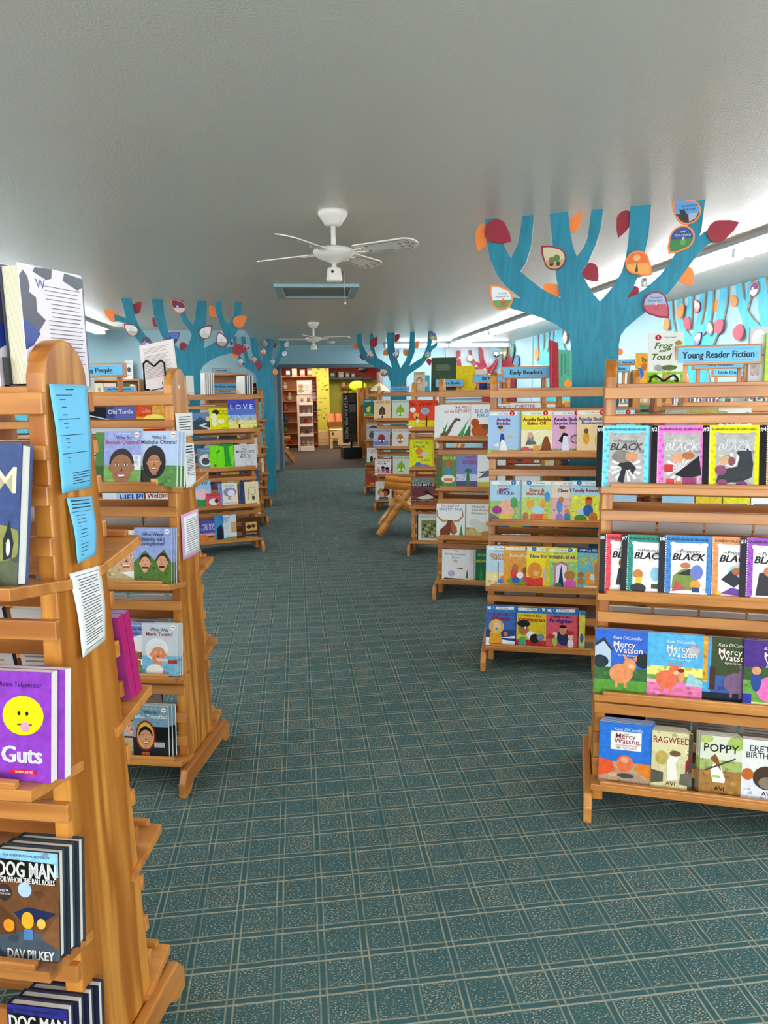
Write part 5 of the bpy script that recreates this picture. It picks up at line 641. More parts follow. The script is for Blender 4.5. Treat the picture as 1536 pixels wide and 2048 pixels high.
('L2', 2, 0.521, 0.135, 0.192, 0.008, -0.002, 0, 0, '7a88c0', 'violet blue paperback with a bonneted woman and a farmhouse', [('r', 0, 0, 1, 0.38, '6a9048'), ('f', 0.6, 0.4, 0.3, 0.26, '9a5a38', '8a5030'), ('e', 0.62, 0.6, 0.34, 0.16, 'e8e4e0'), ('r', 0.6, 0.18, 0.9, 0.3, 'f0f0f0'), ('t', 'The #1 best-selling series', 0.5, 0.955, 0.018, 'ffffff', 0.6, 0), ('t', 'Who Was', 0.5, 0.885, 0.05, '333355', 0.55, 0), ('t', 'Sojourner Truth?', 0.5, 0.8, 0.06, '303048', 0.94, 0), ('e', 0.89, 0.93, 0.07, 0.045, 'f4eee2'), ('r', 0.84, 0.92, 0.94, 0.94, 'd86a3a')], 0.004),
('L2', 2, 0.608, 0.135, 0.192, 0.006, 0.002, 2, 0, 'c8ccd0', 'pale grey paperback with a white haired moustached man', [('r', 0, 0, 1, 0.38, '7ab0c8'), ('e', 0.42, 0.5, 0.32, 0.22, 'e4e4e2'), ('f', 0.46, 0.4, 0.24, 0.22, 'e08a58', 'e0e0de'), ('r', 0.42, 0.28, 0.74, 0.33, 'c8c8c8'), ('e', 0.36, 0.1, 0.24, 0.12, 'e8e4dc'), ('r', 0.74, 0.24, 1, 0.3, 'b83030'), ('t', 'The #1 best-selling series', 0.5, 0.955, 0.018, 'ffffff', 0.6, 0), ('t', 'Who Was', 0.5, 0.885, 0.05, '333355', 0.55, 0), ('t', 'Mark Twain?', 0.5, 0.8, 0.06, '9a4a30', 0.94, 0), ('e', 0.89, 0.93, 0.07, 0.045, 'f4eee2'), ('r', 0.84, 0.92, 0.94, 0.94, 'd86a3a')], 0.006),
('L2', 3, 0.47, 0.135, 0.19, 0.008, -0.002, 0, 0, 'a8aec8', 'grey lilac paperback with sandy ground and small planes', [('r', 0, 0, 1, 0.38, 'c8a880'), ('f', 0.55, 0.56, 0.24, 0.2, 'e0a888', '282020'), ('r', 0.1, 0.36, 0.7, 0.4, '484848'), ('t', 'The #1 best-selling series', 0.5, 0.955, 0.018, 'ffffff', 0.6, 0), ('t', 'Who Were', 0.5, 0.885, 0.05, '333355', 0.55, 0), ('t', 'Brothers?', 0.5, 0.8, 0.06, '303048', 0.94, 0), ('e', 0.89, 0.93, 0.07, 0.045, 'f4eee2'), ('r', 0.84, 0.92, 0.94, 0.94, 'd86a3a')], 0.004),
('L2', 3, 0.551, 0.138, 0.195, 0.01, 0.003, 2, 0, '7a9aa8', 'grey blue paperback with a girl in a patterned headscarf', [('r', 0, 0, 1, 0.38, '24282c'), ('r', 0.55, 0.34, 1, 0.6, '181818'), ('e', 0.36, 0.42, 0.28, 0.3, '8a2830'), ('e', 0.36, 0.42, 0.24, 0.26, 'e0b040'), ('f', 0.36, 0.38, 0.2, 0.22, 'd09068', '181414'), ('r', 0.24, 0.02, 0.46, 0.1, 'b8602c'), ('r', 0.6, 0.2, 0.9, 0.3, 'b8a8a8'), ('t', 'The #1 best-selling series', 0.5, 0.955, 0.018, 'ffffff', 0.6, 0), ('t', 'Who Is', 0.5, 0.885, 0.05, '333355', 0.55, 0), ('t', 'Malala Yousafzai?', 0.5, 0.8, 0.06, 'f0f0f0', 0.94, 0), ('e', 0.89, 0.93, 0.07, 0.045, 'f4eee2'), ('r', 0.84, 0.92, 0.94, 0.94, 'd86a3a')], 0.009),
('L3', 0, 0.187, 0.2, 0.17, 0.006, 0, 4, 0, '6a88b0', 'blue grey landscape book with a winding white river', [('r', 0, 0, 1, 0.55, '3c4a50'), ('p', '3a5a78', (0, 0.55), (0.3, 0.8), (0.6, 0.55)), ('p', 'd0dcf0', (0.7, 0.0), (0.9, 0.12), (0.4, 0.3), (0.6, 0.4), (0.5, 0.46), (0.2, 0.32), (0.6, 0.14), (0.5, 0)), ('r', 0.55, 0.55, 0.85, 0.8, 'e8c8a0')], -0.006),
('L3', 0, 0.329, 0.2, 0.21, 0.006, 0.004, 0, 0, 'f0e010', 'bright yellow picture book with a pale butterfly', [('e', 0.3, 0.82, 0.16, 0.11, '2c2c20'), ('t', 'Hope for', 0.7, 0.88, 0.07, '303010', 0.4, 0), ('t', 'the Flowers', 0.7, 0.76, 0.07, '303010', 0.45, 0), ('e', 0.2, 0.6, 0.14, 0.18, 'f4f0c0'), ('e', 0.2, 0.34, 0.12, 0.14, 'f4f0c0'), ('e', 0.5, 0.42, 0.16, 0.1, 'f4f0c0'), ('t', 'by Trina Paulus', 0.7, 0.14, 0.04, '303010', 0.4, 0)], 0.004),
('L3', 0, 0.499, 0.255, 0.285, 0.006, 0.006, 0, 0, '5a78c8', 'large blue to yellow picture book with widely spaced title', [('r', 0, 0.72, 1, 1, '4850b8'), ('r', 0, 0.32, 1, 0.5, 'a8c0d8'), ('r', 0, 0, 1, 0.32, 'f0e088'), ('p', '7a9a38', (0.5, 0), (1, 0.12), (1, 0)), ('t', 'L O V E', 0.5, 0.76, 0.13, 'e8e8f8', 0.9, 0), ('r', 0.34, 0.02, 0.4, 0.2, '202020'), ('e', 0.3, 0.28, 0.05, 0.07, 'e8b030')], 0.004),
('L3', 1, 0.206, 0.16, 0.2, 0.01, 0, 0, 1, '6a88a8', 'slate blue hardcover with a round animal picture', [('e', 0.45, 0.45, 0.38, 0.28, 'e8e0d8'), ('e', 0.42, 0.4, 0.22, 0.16, '484848'), ('e', 0.66, 0.6, 0.12, 0.1, 'c88878'), ('t', 'the velveteen', 0.5, 0.9, 0.05, 'd0dce8', 0.6, 0)], 0.004),
('L3', 1, 0.314, 0.215, 0.228, 0.008, 0.003, 1, 1, '78e010', 'vivid lime green hardcover with a darker green tree', [('p', '20982c', (0.62, 0.1), (0.6, 0.9), (0.3, 0.96), (0, 0.98), (0, 1), (1, 1), (1, 0.94), (0.8, 0.9), (0.84, 0.5), (0.86, 0.1)), ('e', 0.74, 0.14, 0.2, 0.04, '20982c'), ('p', '20982c', (0.4, 0.8), (0.25, 0.66), (0.3, 0.62), (0.46, 0.74)), ('e', 0.2, 0.16, 0.05, 0.07, 'a83a28')], 0.004),
('L3', 1, 0.536, 0.205, 0.22, 0.008, 0.002, 0, 1, 'dadada', 'light grey hardcover with a line drawn circle', [('t', 'Shel Silverstein', 0.5, 0.91, 0.05, '303030', 0.5, 1), ('t', 'THE', 0.45, 0.8, 0.07, '181818', 0.3, 0), ('t', 'MISSING PIECE', 0.5, 0.7, 0.08, '181818', 0.78, 0), ('t', 'Meets the', 0.5, 0.6, 0.05, '181818', 0.5, 0), ('t', 'BIG O', 0.5, 0.48, 0.1, '181818', 0.5, 0), ('e', 0.62, 0.22, 0.16, 0.14, '383838'), ('e', 0.62, 0.22, 0.15, 0.13, 'dadada'), ('r', 0.05, 0.1, 0.95, 0.107, '383838')], 0.004),
('L3', 2, 0.167, 0.14, 0.25, 0.008, -0.002, 0, 0, '9cc8ec', 'sky blue picture book with green hills and pink trees', [('r', 0, 0, 1, 0.32, '2c8a48'), ('e', 0.4, 0.5, 0.5, 0.2, 'f0c8d0'), ('t', 'LOVE?', 0.4, 0.9, 0.1, '182848', 0.8, 0), ('p', '1c7a48', (0.6, 0.3), (0.68, 0.62), (0.74, 0.3))], 0.004),
('L3', 2, 0.259, 0.13, 0.13, 0.008, 0.004, 0, 1, 'd84858', 'small red hardcover with a curled white cat', [('t', 'I Like You', 0.5, 0.88, 0.12, '1c1c1c', 0.8, 0), ('e', 0.5, 0.38, 0.34, 0.24, 'f0ece8'), ('e', 0.7, 0.44, 0.14, 0.16, '3a2c28')], 0.004),
('L3', 2, 0.373, 0.175, 0.215, 0.012, 0.002, 0, 1, 'eceae4', 'white hardcover with blue spine and swirling grey picture', [('r', 0, 0, 0.2, 1, '6a98d0'), ('e', 0.6, 0.6, 0.34, 0.2, '8a90a8'), ('e', 0.66, 0.56, 0.2, 0.14, 'f0f0f4'), ('t', 'Mary Oliver', 0.6, 0.88, 0.06, '303030', 0.5, 1), ('e', 0.56, 0.34, 0.1, 0.07, 'e8a070'), ('t', 'The Boy, the Mole', 0.6, 0.14, 0.05, '303030', 0.7, 1)], 0.004),
('L3', 2, 0.566, 0.18, 0.215, 0.012, 0.004, 0, 1, 'ecdcb0', 'cream hardcover with navy spine and thin line drawing', [('r', 0, 0, 0.26, 1, '283c6a'), ('e', 0.64, 0.6, 0.2, 0.18, '5a5030'), ('e', 0.64, 0.6, 0.18, 0.165, 'ecdcb0'), ('r', 0.44, 0.2, 0.46, 0.6, '5a5030'), ('e', 0.7, 0.3, 0.08, 0.1, '4a4438')], 0.004),
('L3', 3, 0.187, 0.16, 0.2, 0.01, 0, 0, 0, '4a50a0', 'violet book with an orange desert sunset', [('r', 0, 0.0, 1, 0.34, 'd87828'), ('r', 0, 0.3, 1, 0.42, 'e0a0a8'), ('t', 'NEITHER', 0.5, 0.8, 0.08, 'e8e0f0', 0.8, 0), ('t', 'WOLF', 0.5, 0.7, 0.09, 'e8e0f0', 0.5, 0), ('t', 'NOR DOG', 0.5, 0.6, 0.08, 'e8e0f0', 0.8, 0), ('e', 0.6, 0.24, 0.2, 0.05, '4a5a28')], 0.004),
('L3', 3, 0.321, 0.2, 0.24, 0.01, 0.003, 0, 0, '3c8ac0', 'large blue book with a dark haired woman and waterfall', [('r', 0.4, 0.1, 1, 1, 'd8e4ec'), ('r', 0.75, 0.3, 1, 0.7, 'e8a868'), ('p', '1c1c24', (0.1, 0.0), (0.1, 0.5), (0.3, 0.66), (0.4, 0.4), (0.36, 0)), ('r', 0.5, 0, 1, 0.14, '8a9a48'), ('t', 'Sister', 0.5, 0.88, 0.1, '1c3c68', 0.6, 1), ('t', 'Sky', 0.5, 0.76, 0.1, '1c3c68', 0.4, 1)], 0.004),
('L3', 3, 0.573, 0.165, 0.2, 0.012, 0.0, 0, 1, '4a2c20', 'dark brown hardcover with an antique painting of men', [('r', 0.2, 0.36, 0.85, 0.78, 'd8a850'), ('e', 0.4, 0.56, 0.14, 0.1, '4a3020'), ('e', 0.66, 0.58, 0.12, 0.08, '5a2c20'), ('t', 'FORGETTING', 0.5, 0.24, 0.05, 'd8c8a8', 0.6, 0), ('t', 'THE SACRED LAND', 0.5, 0.1, 0.045, 'd8c8a8', 0.7, 0)], 0.004),
('L3', 0, -0.03, 0.1, 0.24, 0.006, -0.004, 2, 0, '48b8b8', 'turquoise picture book edge beside the fiery red cover', [('r', 0, 0.5, 1, 0.7, 'e8e8d8')], -0.005),
('L3b', 0, 0.136, 0.2, 0.24, 0.008, 0, 0, 1, '1c1e24', 'black picture book with white wing stroke', [('p', 'e0e0e0', (0, 0.72), (1, 0.5), (1, 0.47), (0, 0.68)), ('r', 0, 0, 1, 0.2, 'e8dccc'), ('t', 'Turtle', 0.5, 0.38, 0.12, 'f0f0f0', 0.8, 0)], 0.004),
('L3b', 0, 0.271, 0.255, 0.24, 0.008, 0, 0, 1, '5a60a0', 'violet blue picture book with an orange rock figure', [('r', 0, 0, 0.7, 0.5, '6a6470'), ('p', '7a5a40', (0.5, 0.06), (0.7, 0.1), (1, 0.3), (0.9, 0.04)), ('e', 0.76, 0.36, 0.12, 0.22, 'c05830'), ('t', 'Old Turtle', 0.46, 0.82, 0.13, 'f0f0f4', 0.76, 0)], 0.004),
('L3b', 0, 0.515, 0.265, 0.24, 0.008, 0.003, 0, 1, 'f0a020', 'fiery red and yellow picture book with a boat silhouette', [('r', 0, 0.62, 0.5, 1, 'e04818'), ('e', 0.55, 0.48, 0.36, 0.22, 'f4e070'), ('r', 0, 0, 1, 0.16, 'b01820'), ('p', 'c02818', (0.2, 0.28), (0.34, 0.44), (0.7, 0.36), (0.76, 0.24)), ('t', 'Old Turtle', 0.58, 0.84, 0.12, 'e8b8a0', 0.76, 0)], 0.004),
('L3b', 2, 0.187, 0.16, 0.2, 0.006, 0, 0, 1, 'eceae8', 'white book showing small drawn children, lettering cut off', [('t', 'Others', 0.6, 0.55, 0.14, '303030', 0.8, 0), ('e', 0.4, 0.2, 0.06, 0.08, '2c2c2c'), ('e', 0.7, 0.16, 0.06, 0.08, 'c87858')], 0.004),
('L3b', 2, 0.303, 0.225, 0.23, 0.006, 0.002, 0, 0, 'b8ccec', 'pale blue book with large blue lettering and a crowd of children', [('t', 'HELP!', 0.55, 0.6, 0.2, '2868b0', 0.8, 2), ('e', 0.1, 0.14, 0.05, 0.09, '284a90'), ('e', 0.21, 0.19, 0.05, 0.09, 'c83838'), ('e', 0.32, 0.14, 0.05, 0.09, '6a4a80'), ('e', 0.43, 0.19, 0.05, 0.09, '303030'), ('e', 0.54, 0.14, 0.05, 0.09, 'e0a030'), ('e', 0.65, 0.19, 0.05, 0.09, '3a8a68'), ('e', 0.76, 0.14, 0.05, 0.09, '884838'), ('e', 0.87, 0.19, 0.05, 0.09, '2c5aa8')], 0),
('L3b', 2, 0.544, 0.24, 0.23, 0.006, 0.0, 0, 1, 'f0eee8', 'white book with red lettering and cheering children', [('t', 'Welcome', 0.5, 0.62, 0.16, 'd03028', 0.84, 2), ('e', 0.12, 0.16, 0.05, 0.1, 'c03838'), ('e', 0.25, 0.2, 0.05, 0.1, '6a58a8'), ('e', 0.38, 0.16, 0.05, 0.1, 'c04838'), ('e', 0.51, 0.2, 0.05, 0.1, '8a88a0'), ('e', 0.64, 0.16, 0.05, 0.1, 'f0b820'), ('e', 0.77, 0.2, 0.05, 0.1, '3a9858'), ('e', 0.9, 0.16, 0.05, 0.1, 'e0a030')], 0),
('R2b', 0, 0.0385, 0.15, 0.22, 0.008, 0, 0, 0, '5a7a2c', 'dark green reader with pale lettering and leafy border', [('r', 0.0, 0.0, 0.05, 1, 'a8a048'), ('t', 'Frog and Toad', 0.55, 0.88, 0.06, 'f0ecd8', 0.8, 2), ('t', 'All Year', 0.55, 0.76, 0.06, 'f0ecd8', 0.5, 2)], 0.004),
('R2b', 0, 0.0385, 0.15, 0.22, 0.008, 0, 0, 0, 'd8d4c8', 'pale grey reader with swirling twig drawing', [('t', 'Days With', 0.6, 0.82, 0.06, '7a7868', 0.6, 1), ('e', 0.3, 0.9, 0.3, 0.06, 'b0ac98')], 0.004),
('R2b', 0, 0.133, 0.15, 0.22, 0.008, 0, 0, 0, 'c88a20', 'ochre reader with pale curved lettering', [('r', 0, 0.92, 1, 1, 'a8a060'), ('t', 'Frog and Toad', 0.5, 0.84, 0.06, 'f0ecd8', 0.84, 2), ('t', 'Together', 0.5, 0.73, 0.06, 'f0ecd8', 0.6, 2)], 0.004),
('R2b', 0, 0.258, 0.17, 0.22, 0.008, 0, 0, 0, 'dedccf', 'off white reader with green vine drawing', [('e', 0.2, 0.9, 0.2, 0.05, '98a878'), ('e', 0.9, 0.8, 0.12, 0.12, '98a878'), ('t', 'Frog and Toad', 0.5, 0.7, 0.06, '4a4a38', 0.8, 2)], 0.004),
('R2b', 1, 0.04, 0.15, 0.2, 0.008, 0, 0, 0, 'a8d0e8', 'pale blue reader with small coloured shapes', [('e', 0.5, 0.3, 0.2, 0.12, 'c8506a'), ('r', 0.1, 0.5, 0.9, 0.54, '505050')], 0),
('R2b', 1, 0.196, 0.12, 0.2, 0.008, 0, 0, 0, 'f0c820', 'golden yellow reader with small coloured shapes', [('e', 0.5, 0.3, 0.2, 0.12, 'e87828'), ('r', 0.1, 0.5, 0.9, 0.54, '505050')], 0),
('R2b', 1, 0.322, 0.12, 0.2, 0.008, 0, 0, 0, 'f0d818', 'lemon yellow reader with small coloured shapes', [('e', 0.5, 0.3, 0.2, 0.12, 'd84838'), ('r', 0.1, 0.5, 0.9, 0.54, '505050')], 0),
('R2b', 1, 0.448, 0.12, 0.2, 0.008, 0, 0, 0, 'f0ece4', 'chalk white reader with small coloured shapes', [('e', 0.5, 0.3, 0.2, 0.12, '5a9a48'), ('r', 0.1, 0.5, 0.9, 0.54, '505050')], 0),
('R2b', 1, 0.56, 0.13, 0.2, 0.008, 0, 0, 0, 'f0b0b8', 'rose pink reader with small coloured shapes', [('e', 0.5, 0.3, 0.2, 0.12, '88a8d0')], 0),
('R2', 1, 0.59, 0.14, 0.2, 0.008, 0, 0, 0, 'b8d8f0', 'powder blue reader with a pink shape behind the rack post', [('e', 0.5, 0.3, 0.2, 0.12, 'e070a0')], 0),
('R2', 2, 0.6, 0.13, 0.2, 0.008, 0, 0, 0, 'e8e0c8', 'cream reader at the hidden end of the row', [('e', 0.5, 0.3, 0.2, 0.12, 'a070a0')], 0),
('R3b', 0, 0.05, 0.2, 0.243, 0.008, 0, 0, 0, 'e89050', 'apricot picture book with one large oval motif', [('e', 0.5, 0.45, 0.25, 0.2, '3c6a98'), ('r', 0.15, 0.78, 0.85, 0.86, '303030'), ('r', 0, 0, 1, 0.14, '3c6a98')], 0),
('R3b', 0, 0.27, 0.2, 0.225, 0.008, 0, 0, 0, 'e8e4dc', 'white picture book with one large oval motif', [('e', 0.5, 0.45, 0.25, 0.2, 'd8d4c8'), ('r', 0.15, 0.78, 0.85, 0.86, '303030'), ('r', 0, 0, 1, 0.14, 'e8e4dc')], 0),
('R3b', 0, 0.49, 0.2, 0.217, 0.008, 0, 0, 0, '5a8a60', 'leaf green picture book with one large oval motif', [('e', 0.5, 0.45, 0.25, 0.2, '303848'), ('r', 0.15, 0.78, 0.85, 0.86, '303030'), ('r', 0, 0, 1, 0.14, 'c84838')], 0),
('R3b', 1, 0.05, 0.2, 0.248, 0.008, 0, 0, 0, '303848', 'midnight picture book with one large oval motif', [('e', 0.5, 0.45, 0.25, 0.2, '3c6a98'), ('r', 0.15, 0.78, 0.85, 0.86, 'e0e0e0'), ('r', 0, 0, 1, 0.14, 'e89050')], 0),
('R3b', 1, 0.27, 0.2, 0.208, 0.008, 0, 0, 0, 'd8d4c8', 'stone picture book with one large oval motif', [('e', 0.5, 0.45, 0.25, 0.2, '8a5a80'), ('r', 0.15, 0.78, 0.85, 0.86, '303030'), ('r', 0, 0, 1, 0.14, '3c6a98')], 0),
('R3b', 1, 0.49, 0.2, 0.207, 0.008, 0, 0, 0, '8a5a80', 'mauve picture book with one large oval motif', [('e', 0.5, 0.45, 0.25, 0.2, 'd8d4c8'), ('r', 0.15, 0.78, 0.85, 0.86, '303030'), ('r', 0, 0, 1, 0.14, 'c84838')], 0),
('R3b', 2, 0.05, 0.2, 0.21, 0.008, 0, 0, 0, '303848', 'midnight picture book with one large oval motif', [('e', 0.5, 0.45, 0.25, 0.2, 'c84838'), ('r', 0.15, 0.78, 0.85, 0.86, 'e0e0e0'), ('r', 0, 0, 1, 0.14, '5a8a60')], 0),
('R3b', 2, 0.27, 0.2, 0.244, 0.008, 0, 0, 0, 'c84838', 'brick red picture book with one large oval motif', [('e', 0.5, 0.45, 0.25, 0.2, 'e8c850'), ('r', 0.15, 0.78, 0.85, 0.86, '303030'), ('r', 0, 0, 1, 0.14, '8a5a80')], 0),
('R3b', 2, 0.49, 0.2, 0.22, 0.008, 0, 0, 0, '8a5a80', 'mauve picture book with one large oval motif', [('e', 0.5, 0.45, 0.25, 0.2, '5a8a60'), ('r', 0.15, 0.78, 0.85, 0.86, '303030'), ('r', 0, 0, 1, 0.14, 'e8c850')], 0),
('R4b', 0, 0.05, 0.2, 0.203, 0.008, 0, 0, 0, 'e8e4dc', 'white picture book with one large oval motif', [('e', 0.5, 0.45, 0.25, 0.2, 'd8d4c8'), ('r', 0.15, 0.78, 0.85, 0.86, '303030'), ('r', 0, 0, 1, 0.14, '8a5a80')], 0),
('R4b', 0, 0.27, 0.2, 0.207, 0.008, 0, 0, 0, 'd8d4c8', 'stone picture book with one large oval motif', [('e', 0.5, 0.45, 0.25, 0.2, '8a5a80'), ('r', 0.15, 0.78, 0.85, 0.86, '303030'), ('r', 0, 0, 1, 0.14, 'e89050')], 0),
('R4b', 0, 0.49, 0.2, 0.237, 0.008, 0, 0, 0, 'e8c850', 'yellow picture book with one large oval motif', [('e', 0.5, 0.45, 0.25, 0.2, 'e8c850'), ('r', 0.15, 0.78, 0.85, 0.86, '303030'), ('r', 0, 0, 1, 0.14, '8a5a80')], 0),
('R4b', 1, 0.05, 0.2, 0.245, 0.008, 0, 0, 0, 'c84838', 'brick red picture book with one large oval motif', [('e', 0.5, 0.45, 0.25, 0.2, '303848'), ('r', 0.15, 0.78, 0.85, 0.86, '303030'), ('r', 0, 0, 1, 0.14, 'e8c850')], 0),
('R4b', 1, 0.27, 0.2, 0.2, 0.008, 0, 0, 0, 'd8d4c8', 'stone picture book with one large oval motif', [('e', 0.5, 0.45, 0.25, 0.2, 'e8c850'), ('r', 0.15, 0.78, 0.85, 0.86, '303030'), ('r', 0, 0, 1, 0.14, 'e8e4dc')], 0),
('R4b', 1, 0.49, 0.2, 0.227, 0.008, 0, 0, 0, '303848', 'midnight picture book with one large oval motif', [('e', 0.5, 0.45, 0.25, 0.2, 'c84838'), ('r', 0.15, 0.78, 0.85, 0.86, 'e0e0e0'), ('r', 0, 0, 1, 0.14, '3c6a98')], 0),
('L4', 0, 0.05, 0.2, 0.227, 0.008, 0, 0, 0, 'd8d4c8', 'stone picture book with one large oval motif', [('e', 0.5, 0.45, 0.25, 0.2, '303848'), ('r', 0.15, 0.78, 0.85, 0.86, '303030'), ('r', 0, 0, 1, 0.14, 'e89050')], 0),
('L4', 0, 0.27, 0.2, 0.203, 0.008, 0, 0, 0, '58a8b8', 'turquoise picture book with one large oval motif', [('e', 0.5, 0.45, 0.25, 0.2, 'e8c850'), ('r', 0.15, 0.78, 0.85, 0.86, '303030'), ('r', 0, 0, 1, 0.14, '8a5a80')], 0),
('L4', 0, 0.49, 0.2, 0.235, 0.008, 0, 0, 0, 'c84838', 'brick red picture book with one large oval motif', [('e', 0.5, 0.45, 0.25, 0.2, 'e8c850'), ('r', 0.15, 0.78, 0.85, 0.86, '303030'), ('r', 0, 0, 1, 0.14, 'c84838')], 0),
('L4', 1, 0.05, 0.2, 0.228, 0.008, 0, 0, 0, '3c6a98', 'denim blue picture book with one large oval motif', [('e', 0.5, 0.45, 0.25, 0.2, 'd8d4c8'), ('r', 0.15, 0.78, 0.85, 0.86, '303030'), ('r', 0, 0, 1, 0.14, '5a8a60')], 0),
('L4', 1, 0.27, 0.2, 0.237, 0.008, 0, 0, 0, '303848', 'midnight picture book with one large oval motif', [('e', 0.5, 0.45, 0.25, 0.2, '303848'), ('r', 0.15, 0.78, 0.85, 0.86, 'e0e0e0'), ('r', 0, 0, 1, 0.14, '3c6a98')], 0),
('L4', 1, 0.49, 0.2, 0.206, 0.008, 0, 0, 0, 'd8d4c8', 'stone picture book with one large oval motif', [('e', 0.5, 0.45, 0.25, 0.2, '303848'), ('r', 0.15, 0.78, 0.85, 0.86, '303030'), ('r', 0, 0, 1, 0.14, 'd8d4c8')], 0),
('L4', 2, 0.05, 0.2, 0.202, 0.008, 0, 0, 0, '8a5a80', 'mauve picture book with one large oval motif', [('e', 0.5, 0.45, 0.25, 0.2, '303848'), ('r', 0.15, 0.78, 0.85, 0.86, '303030'), ('r', 0, 0, 1, 0.14, '58a8b8')], 0),
('L4', 2, 0.27, 0.2, 0.23, 0.008, 0, 0, 0, 'e8c850', 'yellow picture book with one large oval motif', [('e', 0.5, 0.45, 0.25, 0.2, 'e8e4dc'), ('r', 0.15, 0.78, 0.85, 0.86, '303030'), ('r', 0, 0, 1, 0.14, '58a8b8')], 0),
('L4', 2, 0.49, 0.2, 0.205, 0.008, 0, 0, 0, '3c6a98', 'denim blue picture book with one large oval motif', [('e', 0.5, 0.45, 0.25, 0.2, 'c84838'), ('r', 0.15, 0.78, 0.85, 0.86, '303030'), ('r', 0, 0, 1, 0.14, 'e8e4dc')], 0),
('L4', 3, 0.05, 0.2, 0.21, 0.008, 0, 0, 0, '303848', 'midnight picture book with one large oval motif', [('e', 0.5, 0.45, 0.25, 0.2, 'e8c850'), ('r', 0.15, 0.78, 0.85, 0.86, 'e0e0e0'), ('r', 0, 0, 1, 0.14, '8a5a80')], 0),
('L4', 3, 0.27, 0.2, 0.219, 0.008, 0, 0, 0, 'e8e4dc', 'white picture book with one large oval motif', [('e', 0.5, 0.45, 0.25, 0.2, '303848'), ('r', 0.15, 0.78, 0.85, 0.86, '303030'), ('r', 0, 0, 1, 0.14, 'd8d4c8')], 0),
('L4', 3, 0.49, 0.2, 0.2, 0.008, 0, 0, 0, 'e89050', 'apricot picture book with one large oval motif', [('e', 0.5, 0.45, 0.25, 0.2, '303848'), ('r', 0.15, 0.78, 0.85, 0.86, '303030'), ('r', 0, 0, 1, 0.14, 'e8e4dc')], 0),
('L5', 0, 0.05, 0.2, 0.216, 0.008, 0, 0, 0, 'c84838', 'brick red picture book with one large oval motif', [('e', 0.5, 0.45, 0.25, 0.2, 'e89050'), ('r', 0.15, 0.78, 0.85, 0.86, '303030'), ('r', 0, 0, 1, 0.14, '5a8a60')], 0),
('L5', 0, 0.27, 0.2, 0.231, 0.008, 0, 0, 0, 'e8c850', 'yellow picture book with one large oval motif', [('e', 0.5, 0.45, 0.25, 0.2, 'c84838'), ('r', 0.15, 0.78, 0.85, 0.86, '303030'), ('r', 0, 0, 1, 0.14, '5a8a60')], 0),
('L5', 0, 0.49, 0.2, 0.239, 0.008, 0, 0, 0, '58a8b8', 'turquoise picture book with one large oval motif', [('e', 0.5, 0.45, 0.25, 0.2, 'c84838'), ('r', 0.15, 0.78, 0.85, 0.86, '303030'), ('r', 0, 0, 1, 0.14, '58a8b8')], 0),
('L5', 1, 0.05, 0.2, 0.235, 0.008, 0, 0, 0, 'd8d4c8', 'stone picture book with one large oval motif', [('e', 0.5, 0.45, 0.25, 0.2, 'e89050'), ('r', 0.15, 0.78, 0.85, 0.86, '303030'), ('r', 0, 0, 1, 0.14, 'e8e4dc')], 0),
('L5', 1, 0.27, 0.2, 0.237, 0.008, 0, 0, 0, '8a5a80', 'mauve picture book with one large oval motif', [('e', 0.5, 0.45, 0.25, 0.2, 'e8c850'), ('r', 0.15, 0.78, 0.85, 0.86, '303030'), ('r', 0, 0, 1, 0.14, '303848')], 0),
('L5', 1, 0.49, 0.2, 0.205, 0.008, 0, 0, 0, '58a8b8', 'turquoise picture book with one large oval motif', [('e', 0.5, 0.45, 0.25, 0.2, '8a5a80'), ('r', 0.15, 0.78, 0.85, 0.86, '303030'), ('r', 0, 0, 1, 0.14, 'e8c850')], 0),
('L5', 2, 0.05, 0.2, 0.207, 0.008, 0, 0, 0, '8a5a80', 'mauve picture book with one large oval motif', [('e', 0.5, 0.45, 0.25, 0.2, '58a8b8'), ('r', 0.15, 0.78, 0.85, 0.86, '303030'), ('r', 0, 0, 1, 0.14, 'e8e4dc')], 0),
('L5', 2, 0.27, 0.2, 0.235, 0.008, 0, 0, 0, '58a8b8', 'turquoise picture book with one large oval motif', [('e', 0.5, 0.45, 0.25, 0.2, '5a8a60'), ('r', 0.15, 0.78, 0.85, 0.86, '303030'), ('r', 0, 0, 1, 0.14, '3c6a98')], 0),
('L5', 2, 0.49, 0.2, 0.203, 0.008, 0, 0, 0, 'e8e4dc', 'white picture book with one large oval motif', [('e', 0.5, 0.45, 0.25, 0.2, '5a8a60'), ('r', 0.15, 0.78, 0.85, 0.86, '303030'), ('r', 0, 0, 1, 0.14, 'd8d4c8')], 0),
('L5', 3, 0.05, 0.2, 0.207, 0.008, 0, 0, 0, '3c6a98', 'denim blue picture book with one large oval motif', [('e', 0.5, 0.45, 0.25, 0.2, 'c84838'), ('r', 0.15, 0.78, 0.85, 0.86, '303030'), ('r', 0, 0, 1, 0.14, '303848')], 0),
('L5', 3, 0.27, 0.2, 0.223, 0.008, 0, 0, 0, '5a8a60', 'leaf green picture book with one large oval motif', [('e', 0.5, 0.45, 0.25, 0.2, 'd8d4c8'), ('r', 0.15, 0.78, 0.85, 0.86, '303030'), ('r', 0, 0, 1, 0.14, 'd8d4c8')], 0),
('L5', 3, 0.49, 0.2, 0.231, 0.008, 0, 0, 0, '303848', 'midnight picture book with one large oval motif', [('e', 0.5, 0.45, 0.25, 0.2, '8a5a80'), ('r', 0.15, 0.78, 0.85, 0.86, 'e0e0e0'), ('r', 0, 0, 1, 0.14, '5a8a60')], 0),
